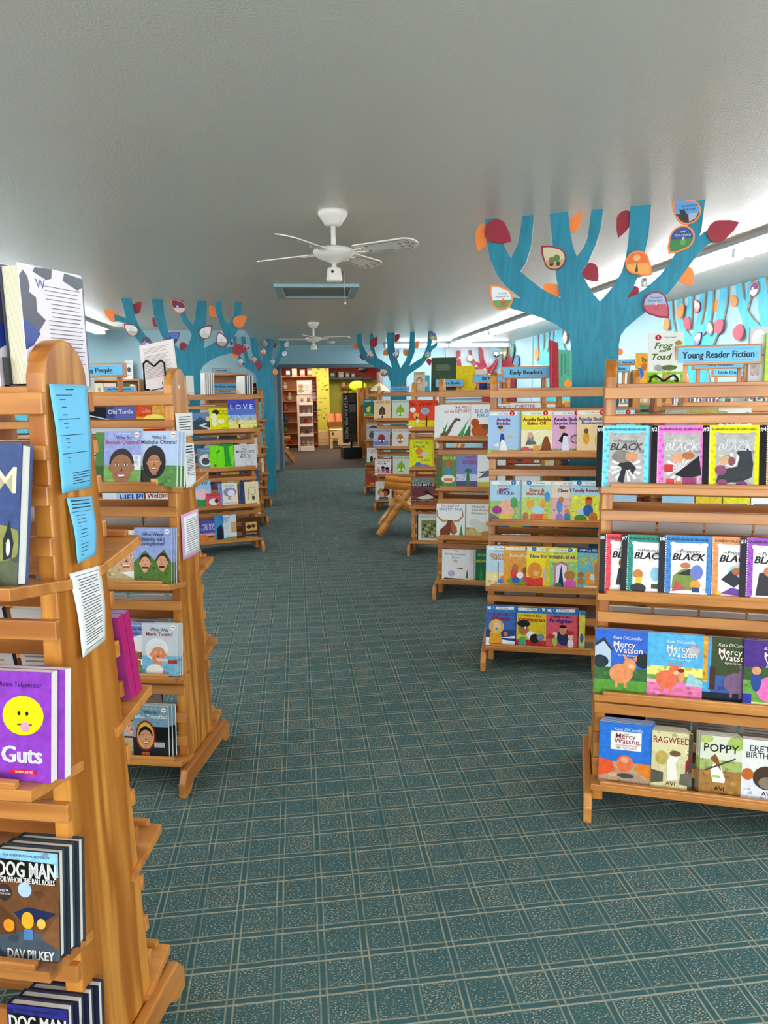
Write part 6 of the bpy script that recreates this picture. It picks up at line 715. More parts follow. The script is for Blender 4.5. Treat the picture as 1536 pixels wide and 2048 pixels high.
('L3b', 1, 0.05, 0.2, 0.214, 0.008, 0, 0, 0, 'e8e4dc', 'white picture book with one large oval motif', [('e', 0.5, 0.45, 0.25, 0.2, 'e89050'), ('r', 0.15, 0.78, 0.85, 0.86, '303030'), ('r', 0, 0, 1, 0.14, '58a8b8')], 0),
('L3b', 1, 0.27, 0.2, 0.215, 0.008, 0, 0, 0, '5a8a60', 'leaf green picture book with one large oval motif', [('e', 0.5, 0.45, 0.25, 0.2, 'c84838'), ('r', 0.15, 0.78, 0.85, 0.86, '303030'), ('r', 0, 0, 1, 0.14, '58a8b8')], 0),
('L3b', 1, 0.49, 0.2, 0.221, 0.008, 0, 0, 0, '3c6a98', 'denim blue picture book with one large oval motif', [('e', 0.5, 0.45, 0.25, 0.2, 'c84838'), ('r', 0.15, 0.78, 0.85, 0.86, '303030'), ('r', 0, 0, 1, 0.14, 'c84838')], 0),
('L3c', 0, 0.05, 0.2, 0.233, 0.008, 0, 0, 0, '3c6a98', 'denim blue picture book with one large oval motif', [('e', 0.5, 0.45, 0.25, 0.2, '303848'), ('r', 0.15, 0.78, 0.85, 0.86, '303030'), ('r', 0, 0, 1, 0.14, '3c6a98')], 0),
('L3c', 0, 0.27, 0.2, 0.244, 0.008, 0, 0, 0, '58a8b8', 'turquoise picture book with one large oval motif', [('e', 0.5, 0.45, 0.25, 0.2, '5a8a60'), ('r', 0.15, 0.78, 0.85, 0.86, '303030'), ('r', 0, 0, 1, 0.14, '303848')], 0),
('L3c', 0, 0.49, 0.2, 0.205, 0.008, 0, 0, 0, '8a5a80', 'mauve picture book with one large oval motif', [('e', 0.5, 0.45, 0.25, 0.2, 'e89050'), ('r', 0.15, 0.78, 0.85, 0.86, '303030'), ('r', 0, 0, 1, 0.14, 'e8e4dc')], 0),
('R3', 2, 0.45, 0.2, 0.21, 0.008, 0, 0, 0, '3c6a98', 'denim blue picture book with one large oval motif', [('e', 0.5, 0.45, 0.25, 0.2, 'e8c850'), ('r', 0.15, 0.78, 0.85, 0.86, '303030'), ('r', 0, 0, 1, 0.14, 'd8d4c8')], 0),
]
ORD = ['first', 'second', 'third', 'fourth', 'fifth']
for (rk, ti, u0, w, h, t, ly, nc, hard, bg, desc, items, dx) in BOOKS:
    zs = TZ[ti]; yw = RMAT[rk][1]; ln = D2R(LEAN[ti])
    me = book_meshes(w, h, t, hard, bg, items)
    base = Vector(rack_pt(rk, u0 + w / 2, -.205 - 0 * ly, zs - .0155))
    fwd = Vector((math.sin(yw) * math.cos(ln), math.cos(yw) * math.cos(ln), -math.sin(ln)))
    rt = Vector((math.cos(yw), -math.sin(yw), 0))
    back0 = .018 - ly
    p = base + fwd * back0
    place = TIER[ti] + ' shelf, ' + RDESC[rk][0]
    book(me, p, -yw, -ln, fit(desc, place))
    if nc:
        me2 = book_meshes(w, h, t, hard, bg, [] if hard else items[:2])
        for k in range(nc):
            q = p + fwd * ((t + .0012) * (k + 1)) + rt * dx * (k + 1)
            short = desc.split()[:5]
            while short[-1] in ('with', 'a', 'an', 'and', 'on', 'in', 'of', 'to', 'the', 'at'): short.pop()
            book(me2, q, -yw, -ln, fit('%s copy behind the %s' % (ORD[k], ' '.join(short)), place), 'book')
# ---- books on the rear shelves, whose backs show between the slats
REAR_B = [
('R1',1,0.05,0.15,0.2,0.012,'dcd8d0','off white paperback turned away'),
('R1',1,0.21,0.15,0.2,0.012,'c8c8cc','cool grey paperback turned away'),
('R1',1,0.37,0.15,0.2,0.012,'e8e6e0','chalky paperback turned away'),
('R1',1,0.53,0.15,0.2,0.012,'b8b4c0','lilac grey paperback turned away'),
('R1',2,0.05,0.15,0.2,0.012,'d0ccc0','oat paperback turned away'),
('R1',2,0.21,0.15,0.2,0.012,'b8b4c0','lilac grey paperback turned away'),
('R1',2,0.37,0.15,0.2,0.012,'e8e6e0','chalky paperback turned away'),
('R1',2,0.53,0.15,0.2,0.012,'c8c8cc','cool grey paperback turned away'),
('R1',3,0.05,0.15,0.2,0.012,'16161a','black paperback turned away'),
('R1',3,0.21,0.15,0.2,0.012,'20202a','blackish blue paperback turned away'),
('R1',3,0.37,0.15,0.2,0.012,'1c1c1c','soot black paperback turned away'),
('R1',3,0.53,0.15,0.2,0.012,'242420','coal paperback turned away'),
('R2',2,0.1,0.18,0.2,0.012,'dcd8d0','off white paperback turned away'),
('R2',2,0.36,0.18,0.2,0.012,'e8e6e0','chalky paperback turned away'),
('R2',3,0.08,0.18,0.2,0.012,'dcd8d0','off white paperback turned away'),
('R2',3,0.3,0.18,0.2,0.012,'c8c8cc','cool grey paperback turned away'),
('R2',3,0.5,0.18,0.2,0.012,'e8e6e0','chalky paperback turned away'),
('R3',2,0.08,0.18,0.2,0.012,'b8b4c0','lilac grey paperback turned away'),
('R3',2,0.3,0.18,0.2,0.012,'c8c8cc','cool grey paperback turned away'),
('L1',1,0.3,0.14,0.2,0.012,'1c2440','navy paperback turned away'),
('L1',1,0.46,0.1,0.2,0.012,'e8e0c8','cream paperback turned away'),
('L1',1,0.57,0.13,0.2,0.012,'9a6ab8','purple paperback turned away'),
('L1',0,0.4,0.14,0.2,0.012,'c8c0a0','khaki paperback turned away'),
('L1',0,0.56,0.1,0.2,0.012,'303038','dark paperback turned away'),
('L1',2,0.3,0.16,0.2,0.012,'dcd8d0','off white paperback turned away'),
('L1',2,0.5,0.12,0.2,0.012,'5a6a58','grey green paperback turned away'),
('L2',1,0.3,0.18,0.2,0.012,'48584a','dark green paperback turned away'),
('L2',1,0.5,0.14,0.2,0.012,'b8b0a0','putty paperback turned away'),
('L2',2,0.2,0.18,0.2,0.012,'dcd8d0','off white paperback turned away'),
('L2',2,0.4,0.15,0.2,0.012,'b8b4c0','lilac grey paperback turned away'),
('L2',2,0.57,0.13,0.2,0.012,'f0ecec','snow white paperback turned away'),
('L2',3,0.57,0.13,0.2,0.012,'a8c8a0','pale green paperback turned away'),
('L2',3,0.3,0.2,0.2,0.012,'2c2c30','dark grey paperback turned away'),
]
for (rk, ti, u0, w, h, t, bg, desc) in REAR_B:
    zs = TZ[ti]; yw = RMAT[rk][1]; ln = D2R(LEAN[ti])
    me = book_meshes(w, h, t, 0, bg, [('r', .1, .1, .9, .8, 'b8b0a8')], back='d8d6d2' if bg != '16161a' else '16161a')
    p = Vector(rack_pt(rk, u0 + w / 2, .205 - .004, zs - .0155))
    book(me, p, -yw + math.pi, -ln, desc + ', rear ' + TIER[ti] + ' shelf, ' + RDESC[rk][0])
# ================================================================== rack-top signs
def sign(loc, yaw, w, h, z0, text, label, legs=True, name='shelf_sign'):
    """blue paper sign in a wooden frame on two legs; loc is the top-shelf point under its middle"""
    r = empty(name, loc, -yaw)
    fr = MB(); tk = .009
    fr.box(-w / 2, w / 2, -.004, .02, z0, z0 + h, mat('b07840', .4) if False else WX)
    fr.build('backing_board', r, .002)
    p = MB(); p.box(-w / 2 + tk, w / 2 - tk * .6, -.0062, -.0042, z0 + tk * .9, z0 + h - tk * .7, mat('62b6e2', .45))
    dk = mat('14303f', .5)
    iw, ih = w / 2 - tk - .006, h / 2 - tk - .004; cz = z0 + h / 2
    for x0, x1, y0, y1 in ((-iw + .012, iw - .012, ih - .001, ih), (-iw + .012, iw - .012, -ih, -ih + .001), (-iw, -iw + .001, -ih + .012, ih - .012), (iw - .001, iw, -ih + .012, ih - .012)):
        p.add([(x0, -.0066, cz + y0), (x1, -.0066, cz + y0), (x1, -.0066, cz + y1), (x0, -.0066, cz + y1)], [(0, 1, 2, 3)], mat('2f84a8', .5))
    put_text(p, text, 0, cz + .001, h * .34, (w - .045), dk, lambda x, z: (x, -.0068, z), 2)
    p.build('paper_panel', r)
    if legs:
        for x in (-w / 2 + .035, w / 2 - .035):
            l = MB(); l.box(x - .009, x + .009, .02, .034, 0, z0 + .02, WZ); l.build('leg', r, .002)
    tag(r, label, 'sign'); return r
SIGNS = [
((1.361,2.205,1.4745),0.384,0.259,0.063,0.056,'Young Reader Fiction','large blue section sign in wood frame on the nearest right rack'),
((1.192,3.644,1.4745),0.3142,0.248,0.062,0.048,'Early Readers','blue framed section sign with two words on the second right rack'),
((2.088,3.353,1.4745),0.3142,0.261,0.044,0.077,'Early Readers','blue sign mostly hidden directly behind the large nearest sign'),
((2.851,4.455,1.4745),0.3142,0.234,0.058,0.058,'Little Critters','bright blue low sign visible beneath the large nearest sign'),
((1.349,4.943,1.4745),0.3142,0.229,0.059,0.046,'Bill Peet','blue sign partly hidden by a rack post on the third right rack'),
((1.372,6.351,1.4745),0.2967,0.256,0.071,0.034,'Picture Books','blue sign in front of the forest green book,fourth right rack'),
((1.706,6.302,1.4745),0.2967,0.178,0.04,0.03,'Picture Books','low blue sign peeking out below the post-hidden sign'),
((1.297,8.968,1.4745),0.2967,0.235,0.062,0.013,'Picture Books','small blue sign before the tree trunk on the fifth right rack'),
((1.181,10.487,1.4745),0.2967,0.238,0.058,0.016,'Bears','tiny blue sign under the glass lamp on the farthest right rack'),
((2.248,4.704,1.4745),0.3142,0.104,0.04,0.148,'Maurice Sendak','small blue sign right of the big tree trunk,upper of two'),
((2.181,4.673,1.4745),0.3142,0.136,0.047,0.101,'Authors','small blue sign right of the big tree trunk,lower of two'),
((-0.753,2.79,1.4745),0.2356,0.269,0.051,0.054,'Interesting People','blue section sign in wood frame on the second left rack'),
((-1.544,6.591,1.4745),-0.2618,0.245,0.047,0.034,'Elder Wisdom · Spirituality','low blue sign just above the top rail behind the framed left sign'),
((-0.778,8.159,1.4745),-0.2618,0.285,0.077,0.052,'Elder Wisdom · Spirituality','blue sign stacked above another one on the fourth left rack'),
((-0.656,6.829,1.4745),-0.2618,0.207,0.037,0.004,'Activity Books','blue sign stacked below another one on the third left rack'),
((-1.0615,10.72,1.803),0,0.257,0.057,0.0,'Current Affairs','small blue sign standing on the back wall bookcase by the tree'),
]
for (loc, yaw, w, h, z0, text, label) in SIGNS: sign(loc, yaw, w, h, z0, text, label)
# ================================================================== books standing on rack tops
TOPB = [
((1.207,2.246,1.4745),0.384,12,0.109,0.169,0.01,0,'d8d6ce',None,False,[('r',0,0,1,0.22,'90c030'),('e',0.28,0.9,0.09,0.055,'c02030'),('t','2',0.28,0.9,0.045,'ffffff',0.1,0),('t','I Can Read!',0.62,0.9,0.03,'222222',0.5,0),('t','Frog',0.44,0.74,0.1,'5a7a20',0.6,3),('t','and',0.42,0.64,0.05,'5a7a20',0.3,3),('t','Toad',0.4,0.52,0.1,'5a7a20',0.66,3),('e',0.6,0.3,0.24,0.05,'5a6a30'),('e',0.3,0.3,0.12,0.06,'9a9a90'),('e',0.86,0.78,0.1,0.05,'8a8a40'),('t','Arnold Lobel',0.5,0.245,0.03,'303030',0.5,1),('t','4 Books',0.14,0.12,0.04,'305010',0.2,0),('r',0.3,0.05,0.42,0.17,'e8e4d8'),('r',0.47,0.05,0.59,0.17,'e0a860'),('r',0.64,0.05,0.76,0.17,'e8e4d8'),('r',0.81,0.05,0.93,0.17,'d8d8c8')],'cream and lime boxed set propped left of the large blue sign'),
((1.473,2.16,1.4745),0.384,5,0.052,0.174,0.02,0,'c8c8c4',None,False,[('e',0.5,0.75,0.4,0.2,'e8e8e6'),('r',0.1,0.1,0.6,0.4,'b8a8a0'),('r',0,0.46,1,0.5,'a0a09c')],'silver grey speckled book just right of the large blue sign'),
((1.529,2.116,1.4745),0.384,5,0.101,0.151,0.015,0,'b8d848',None,False,[('r',0.1,0.1,0.3,0.9,'e0f080')],'lime green book cut off by the right picture edge'),
((1.302,3.561,1.4745),-1.222,2,0.15,0.235,0.011,0,'b01c2c',None,False,[],'first of four thin red books standing spine out beside the early sign'),
((1.313,3.557,1.4745),-1.222,2,0.15,0.229,0.011,0,'b01c2c',None,False,[],'second of four thin red books standing spine out beside the early sign'),
((1.324,3.554,1.4745),-1.222,2,0.15,0.224,0.011,0,'b01c2c',None,False,[],'third of four thin red books standing spine out beside the early sign'),
((1.335,3.55,1.4745),-1.222,2,0.15,0.219,0.011,0,'b01c2c',None,False,[],'fourth of four thin red books standing spine out beside the early sign'),
((1.382,3.582,1.4745),-0.646,2,0.13,0.188,0.012,0,'4a9a78',None,False,[('r',0.2,0.3,0.3,0.9,'2a6a50'),('r',0.45,0.35,0.52,0.9,'2a6a50'),('r',0.65,0.3,0.72,0.9,'2a6a50'),('e',0.7,0.1,0.3,0.1,'f08828')],'green book with an orange corner next to the thin red books'),
((1.325,6.397,1.4745),0.297,8,0.226,0.302,0.008,0,'3c5038',None,False,[('r',0.2,0.62,0.78,0.63,'8a9a78'),('r',0.2,0.65,0.74,0.66,'8a9a78'),('r',0.2,0.68,0.7,0.69,'8a9a78'),('r',0.2,0.71,0.78,0.72,'8a9a78'),('r',0.2,0.74,0.74,0.75,'8a9a78'),('r',0.2,0.77,0.7,0.78,'8a9a78'),('e',0.8,0.3,0.2,0.12,'48603c'),('e',0.2,0.2,0.2,0.1,'30442c')],'tall forest green picture book standing behind a low blue sign'),
((1.513,6.34,1.4745),0.297,8,0.179,0.223,0.008,0,'f0cc20',None,False,[('e',0.6,0.5,0.02,0.015,'c8a010')],'plain bright yellow book beside the forest green one'),
((1.65,6.298,1.4745),0.297,8,0.098,0.189,0.008,0,'303878',None,False,[('r',0,0.7,1,1,'d8d0c8'),('e',0.3,0.6,0.3,0.1,'c86850')],'navy book peeking out right of the plain yellow book'),
((1.109,6.432,1.4745),0.297,6,0.104,0.178,0.008,0,'c8c0a8',None,False,[('t','GRUMPY',0.5,0.9,0.08,'7a5040',0.86,0),('e',0.5,0.55,0.28,0.16,'b07038'),('e',0.5,0.52,0.2,0.1,'e8c8a0'),('e',0.42,0.54,0.04,0.03,'202020'),('e',0.58,0.54,0.04,0.03,'202020'),('e',0.5,0.2,0.3,0.12,'d8c8a8')],'small tan picture book with a round brown face by the teal tree'),
((1.182,6.441,1.4745),0.297,6,0.046,0.146,0.008,0,'58b0e0',None,False,[('r',0,0.3,0.6,0.6,'e8f0f4')],'sky blue book sliver behind the small tan picture book'),
((2.324,4.626,1.4745),0.314,6,0.093,0.23,0.008,0,'e8a030',None,False,[('e',0.3,0.4,0.3,0.16,'2868b8'),('t','The',0.6,0.8,0.1,'386028',0.4,2),('e',0.6,0.6,0.2,0.12,'b86828')],'orange picture book with a blue shape left of the boxed set'),
((-0.846,6.737,1.4745),1.204,2,0.14,0.195,0.011,0,'e4e2dc',None,False,[],'first white spine of the row by the left tree trunk'),
((-0.828,6.742,1.4745),1.204,2,0.14,0.195,0.011,0,'e4e2dc',None,False,[],'second white spine of the row by the left tree trunk'),
((-0.81,6.746,1.4745),1.204,2,0.14,0.195,0.011,0,'e4e2dc',None,False,[],'third white spine of the row by the left tree trunk'),
((-0.791,6.751,1.4745),1.204,2,0.14,0.195,0.011,0,'e4e2dc',None,False,[],'fourth white spine of the row by the left tree trunk'),
((-0.773,6.756,1.4745),1.204,2,0.14,0.195,0.011,0,'e4e2dc',None,False,[],'fifth white spine of the row by the left tree trunk'),
((-0.514,6.826,1.4745),0.96,2,0.14,0.167,0.011,0,'ece8dc',None,False,[],'ivory thin book tilting among four on the third left rack'),
((-0.491,6.832,1.4745),0.96,2,0.14,0.167,0.011,0,'2c4a68',None,False,[],'navy thin book tilting among four on the third left rack'),
((-0.469,6.838,1.4745),0.96,2,0.14,0.167,0.011,0,'e0dcd4',None,False,[],'pale grey thin book tilting among four on the third left rack'),
((-0.446,6.844,1.4745),0.96,2,0.14,0.167,0.011,0,'48484c',None,False,[],'charcoal thin book tilting among four on the third left rack'),
((-0.403,6.918,1.4745),-0.262,10,0.076,0.103,0.012,0,'1c1a1a',None,False,[('r',0.1,0.5,0.9,0.6,'c83030'),('r',0.2,0.3,0.8,0.36,'e8d040')],'black book with a red band at the right end,third left rack'),
((-0.954,6.749,1.4745),-0.262,0,0.063,0.174,0.03,0,'e8e6e0',None,False,[('r',0.1,0.1,0.9,0.12,'b8b8b8')],'white boxed book just right of the second left end board'),
((-1.794,6.524,1.4745),-0.262,8,0.12,0.165,0.008,0,'c8c4b8',None,False,[('e',0.5,0.5,0.2,0.2,'a8a498')],'stone grey spiral patterned book behind the framed left sign'),
((-1.702,6.548,1.4745),-0.262,8,0.069,0.113,0.008,0,'ece4cc',None,False,[('e',0.5,0.5,0.2,0.2,'b8b090')],'cream book behind the framed left sign'),
((-1.617,6.571,1.4745),-0.262,8,0.099,0.112,0.008,0,'f0d8d8',None,False,[('e',0.5,0.5,0.2,0.2,'e08878')],'pale pink book behind the framed left sign'),
((-1.514,6.599,1.4745),-0.262,8,0.116,0.112,0.008,0,'507038',None,False,[('e',0.5,0.5,0.2,0.2,'2c4020')],'grass green book behind the framed left sign'),
((-2.376,10.78,1.7215),0.0,8,0.11,0.279,0.01,0,'dcdcd8',None,False,[('e',0.5,0.5,0.22,0.14,'384048'),('r',0.2,0.2,0.8,0.22,'909090'),('r',0.2,0.8,0.8,0.82,'909090')],'pale booklet with a bird drawing on the far left bookcase'),
]
for (loc, yaw, lean, w, h, t, hard, bg, back, face_back, items, label) in TOPB:
    me = book_meshes(w, h, t, hard, bg, items, back=back)
    book(me, loc, -yaw + (math.pi if face_back else 0), -D2R(lean), label)
def wire_stand(loc, yaw, w, h, label):
    r = empty('wire_book_stand', loc, -yaw)
    b = MB(); k = .0035; z = .006
    b.path([(-w / 2, -.03, z), (-w / 2, -.03, h - .01), (-w / 2 + .012, -.03, h), (-w * .25, -.03, h - .004), (0, -.03, h - .02), (w * .25, -.03, h - .004), (w / 2 - .012, -.03, h), (w / 2, -.03, h - .01), (w / 2, -.03, z)], k, STEEL, 8)
    b.build('wire_frame', r, smooth=True)
    b = MB(); b.path([(-w / 2, -.03, z), (-w / 2, .03, z), (w / 2, .03, z), (w / 2, -.03, z)], k, STEEL, 8); b.build('base_wire', r, smooth=True)
    tag(r, label, 'book stand')
for a in [
((-0.495,2.708,1.4745),0.2356,0.079,0.108,'black wire book stand holding the pale pink book on the second left rack'),
((1.196,2.24,1.4745),0.384,0.082,0.025,'black wire book stand in front of the cream and lime boxed set'),
]: wire_stand(*a)
# ================================================================== notices on the end boards
def notice(rk, side_u, corners, bulge, col, lines, label, title=None, cat='notice', edge=None, inner=None):
    """sheet taped to the outside of a rack end; corners in (v, z): tl, tr, br, bl"""
    b = MB(); tl, tr, br, bl = corners
    P, yw = RMAT[rk]
    def fn(s, t, d=0.0):
        v = (tl[0] * (1 - s) + tr[0] * s) * t + (bl[0] * (1 - s) + br[0] * s) * (1 - t)
        z = (tl[1] * (1 - s) + tr[1] * s) * t + (bl[1] * (1 - s) + br[1] * s) * (1 - t)
        off = .003 + bulge * (math.sin(math.pi * t) ** 2 * .25 + (1 - s) * s * .9 * (1.1 - t) + (1 - s) ** 3 * .5 * (1 - t)) + d
        return rack_pt(rk, side_u + off, v, z)
    n, m_ = 8, 12
    paper = mat(col, .6)
    vs = [fn(i / n, j / m_) for j in range(m_ + 1) for i in range(n + 1)]
    b.add(vs, [(j * (n + 1) + i, j * (n + 1) + i + 1, (j + 1) * (n + 1) + i + 1, (j + 1) * (n + 1) + i) for j in range(m_) for i in range(n)], paper)
    if inner:
        x0, y0, x1, y1, c = inner
        vs = [fn(x0 + (x1 - x0) * i / 6, y0 + (y1 - y0) * j / 8, .0006) for j in range(9) for i in range(7)]
        b.add(vs, [(j * 7 + i, j * 7 + i + 1, (j + 1) * 7 + i + 1, (j + 1) * 7 + i) for j in range(8) for i in range(6)], mat(c, .6))
    ink = mat('2c3a44', .7)
    for (x0, x1, y, th) in lines:
        vs = []; K = 5
        for j in (0, 1):
            for i in range(K + 1): vs.append(fn(x0 + (x1 - x0) * i / K, y + (j - .5) * th, .0012))
        b.add(vs, [(i, i + 1, K + 2 + i, K + 1 + i) for i in range(K)], ink)
    if title:
        s, cx, cy, cap, mw = title
        put_text(b, s, cx, cy, cap, mw, ink, lambda x, y: fn(x, y, .0013), 1)
    o = b.build('notice', None, smooth=True)
    md = o.modifiers.new('thick', 'SOLIDIFY'); md.thickness = .0004
    tag(o, label, cat)
for a in [
{'rk': 'L1','side_u': 0.742,'corners': [(-0.062,1.477),(0.058,1.477),(0.045,1.282),(-0.061,1.284)],'bulge': 0.012,'col': '6fc3e8','lines': [(0.12,0.55,0.9,0.006),(0.2054,0.35,0.86,0.006),(0.2306,0.35,0.79,0.006),(0.2198,0.35,0.72,0.006),(0.1,0.7,0.68,0.006),(0.2254,0.34,0.64,0.006),(0.2506,0.34,0.6,0.006),(0.1,0.75,0.53,0.006),(0.2254,0.34,0.5,0.006),(0.2506,0.34,0.46,0.006),(0.2398,0.34,0.42,0.006),(0.1,0.85,0.36,0.006),(0.2254,0.32,0.32,0.006),(0.2506,0.32,0.28,0.006),(0.3554,0.92,0.17,0.007),(0.3806,0.92,0.145,0.007),(0.3698,0.92,0.12,0.007),(0.3761,0.683,0.095,0.007),(0.3538,0.92,0.07,0.007)],'title': ('Do you know the right word?',0.5,0.955,0.013,0.7),'label': 'long sky blue quiz notice taped high on the nearest left end board'},
{'rk': 'L1','side_u': 0.742,'corners': [(-0.04,1.273),(0.044,1.264),(0.043,1.15),(-0.035,1.149)],'bulge': 0.016,'col': '6fc3e8','lines': [(0.1054,0.85,0.95,0.018),(0.1306,0.85,0.895,0.018),(0.1198,0.85,0.84,0.018),(0.05,0.85,0.78,0.006),(0.2094,0.55,0.72,0.009),(0.2158,0.55,0.664,0.009),(0.2027,0.55,0.607,0.009),(0.2367,0.31,0.551,0.009),(0.2306,0.55,0.495,0.009),(0.2215,0.55,0.438,0.009),(0.2069,0.55,0.382,0.009),(0.2086,0.272,0.325,0.009),(0.2332,0.55,0.269,0.009),(0.232,0.55,0.213,0.009),(0.2124,0.55,0.156,0.009),(0.2293,0.294,0.1,0.009)],'title': None,'label': 'short curling blue notice in the middle of the nearest left end board'},
{'rk': 'L1','side_u': 0.742,'corners': [(-0.052,1.134),(0.054,1.125),(0.052,0.972),(-0.044,0.969)],'bulge': 0.014,'col': 'f0ece6','lines': [(0.12,0.9,0.95,0.005),(0.12,0.9,0.06,0.005),(0.2049,0.84,0.9,0.008),(0.2118,0.84,0.866,0.008),(0.2096,0.84,0.832,0.008),(0.1812,0.7,0.798,0.008),(0.2177,0.84,0.764,0.008),(0.216,0.84,0.73,0.008),(0.1988,0.84,0.697,0.008),(0.2018,0.668,0.663,0.008),(0.1805,0.84,0.629,0.008),(0.1912,0.84,0.595,0.008),(0.2106,0.84,0.561,0.008),(0.2119,0.798,0.527,0.008),(0.2047,0.84,0.493,0.008),(0.1801,0.84,0.459,0.008),(0.1884,0.84,0.425,0.008),(0.2193,0.578,0.391,0.008),(0.1916,0.84,0.357,0.008),(0.2016,0.84,0.323,0.008),(0.1882,0.84,0.29,0.008),(0.2076,0.55,0.256,0.008),(0.2157,0.84,0.222,0.008),(0.1944,0.84,0.188,0.008),(0.1858,0.84,0.154,0.008),(0.1921,0.659,0.12,0.008)],'title': None,'label': 'white printed page with a ruled border low on the nearest left end board'},
{'rk': 'L2','side_u': 0.742,'corners': [(-0.07,1.394),(0.091,1.394),(0.088,1.305),(-0.069,1.309)],'bulge': 0.002,'col': 'f2efe8','lines': [(0.1817,0.85,0.84,0.03),(0.1694,0.85,0.732,0.03),(0.15,0.85,0.624,0.03),(0.1688,0.622,0.516,0.03),(0.1649,0.85,0.408,0.03),(0.1609,0.85,0.3,0.03)],'title': None,'label': 'small white card at the top of the second left end board'},
{'rk': 'L2','side_u': 0.742,'corners': [(-0.018,1.282),(0.089,1.28),(0.089,1.112),(-0.015,1.118)],'bulge': 0.004,'col': 'f4f2ee','lines': [(0.163,0.8,0.93,0.03),(0.176,0.8,0.865,0.03),(0.1714,0.8,0.8,0.03),(0.2091,0.85,0.74,0.012),(0.2051,0.85,0.705,0.012),(0.2034,0.85,0.669,0.012),(0.24,0.787,0.634,0.012),(0.2257,0.85,0.598,0.012),(0.2181,0.85,0.563,0.012),(0.2077,0.85,0.528,0.012),(0.2036,0.78,0.492,0.012),(0.2008,0.85,0.457,0.012),(0.2163,0.85,0.422,0.012),(0.2152,0.85,0.386,0.012),(0.2103,0.553,0.351,0.012),(0.2025,0.85,0.315,0.012),(0.2151,0.85,0.28,0.012)],'title': None,'label': 'narrow white printed strip in the middle of the second left end board'},
{'rk': 'L2','side_u': 0.742,'corners': [(-0.077,1.026),(0.096,1.023),(0.09,0.849),(-0.085,0.856)],'bulge': 0.003,'col': 'e0a8d0','inner': (0.14,0.08,0.93,0.93,'f4f2ee'),'lines': [(0.2685,0.86,0.84,0.01),(0.2555,0.86,0.791,0.01),(0.2503,0.86,0.743,0.01),(0.2859,0.836,0.694,0.01),(0.2722,0.86,0.646,0.01),(0.2516,0.86,0.597,0.01),(0.2781,0.86,0.549,0.01),(0.279,0.813,0.5,0.01),(0.2595,0.86,0.451,0.01),(0.2703,0.86,0.403,0.01),(0.2736,0.86,0.354,0.01),(0.2653,0.636,0.306,0.01),(0.2541,0.86,0.257,0.01),(0.277,0.86,0.209,0.01),(0.2669,0.86,0.16,0.01)],'title': None,'label': 'white poem mounted on pink card low on the second left end board'},
]: notice(**a)
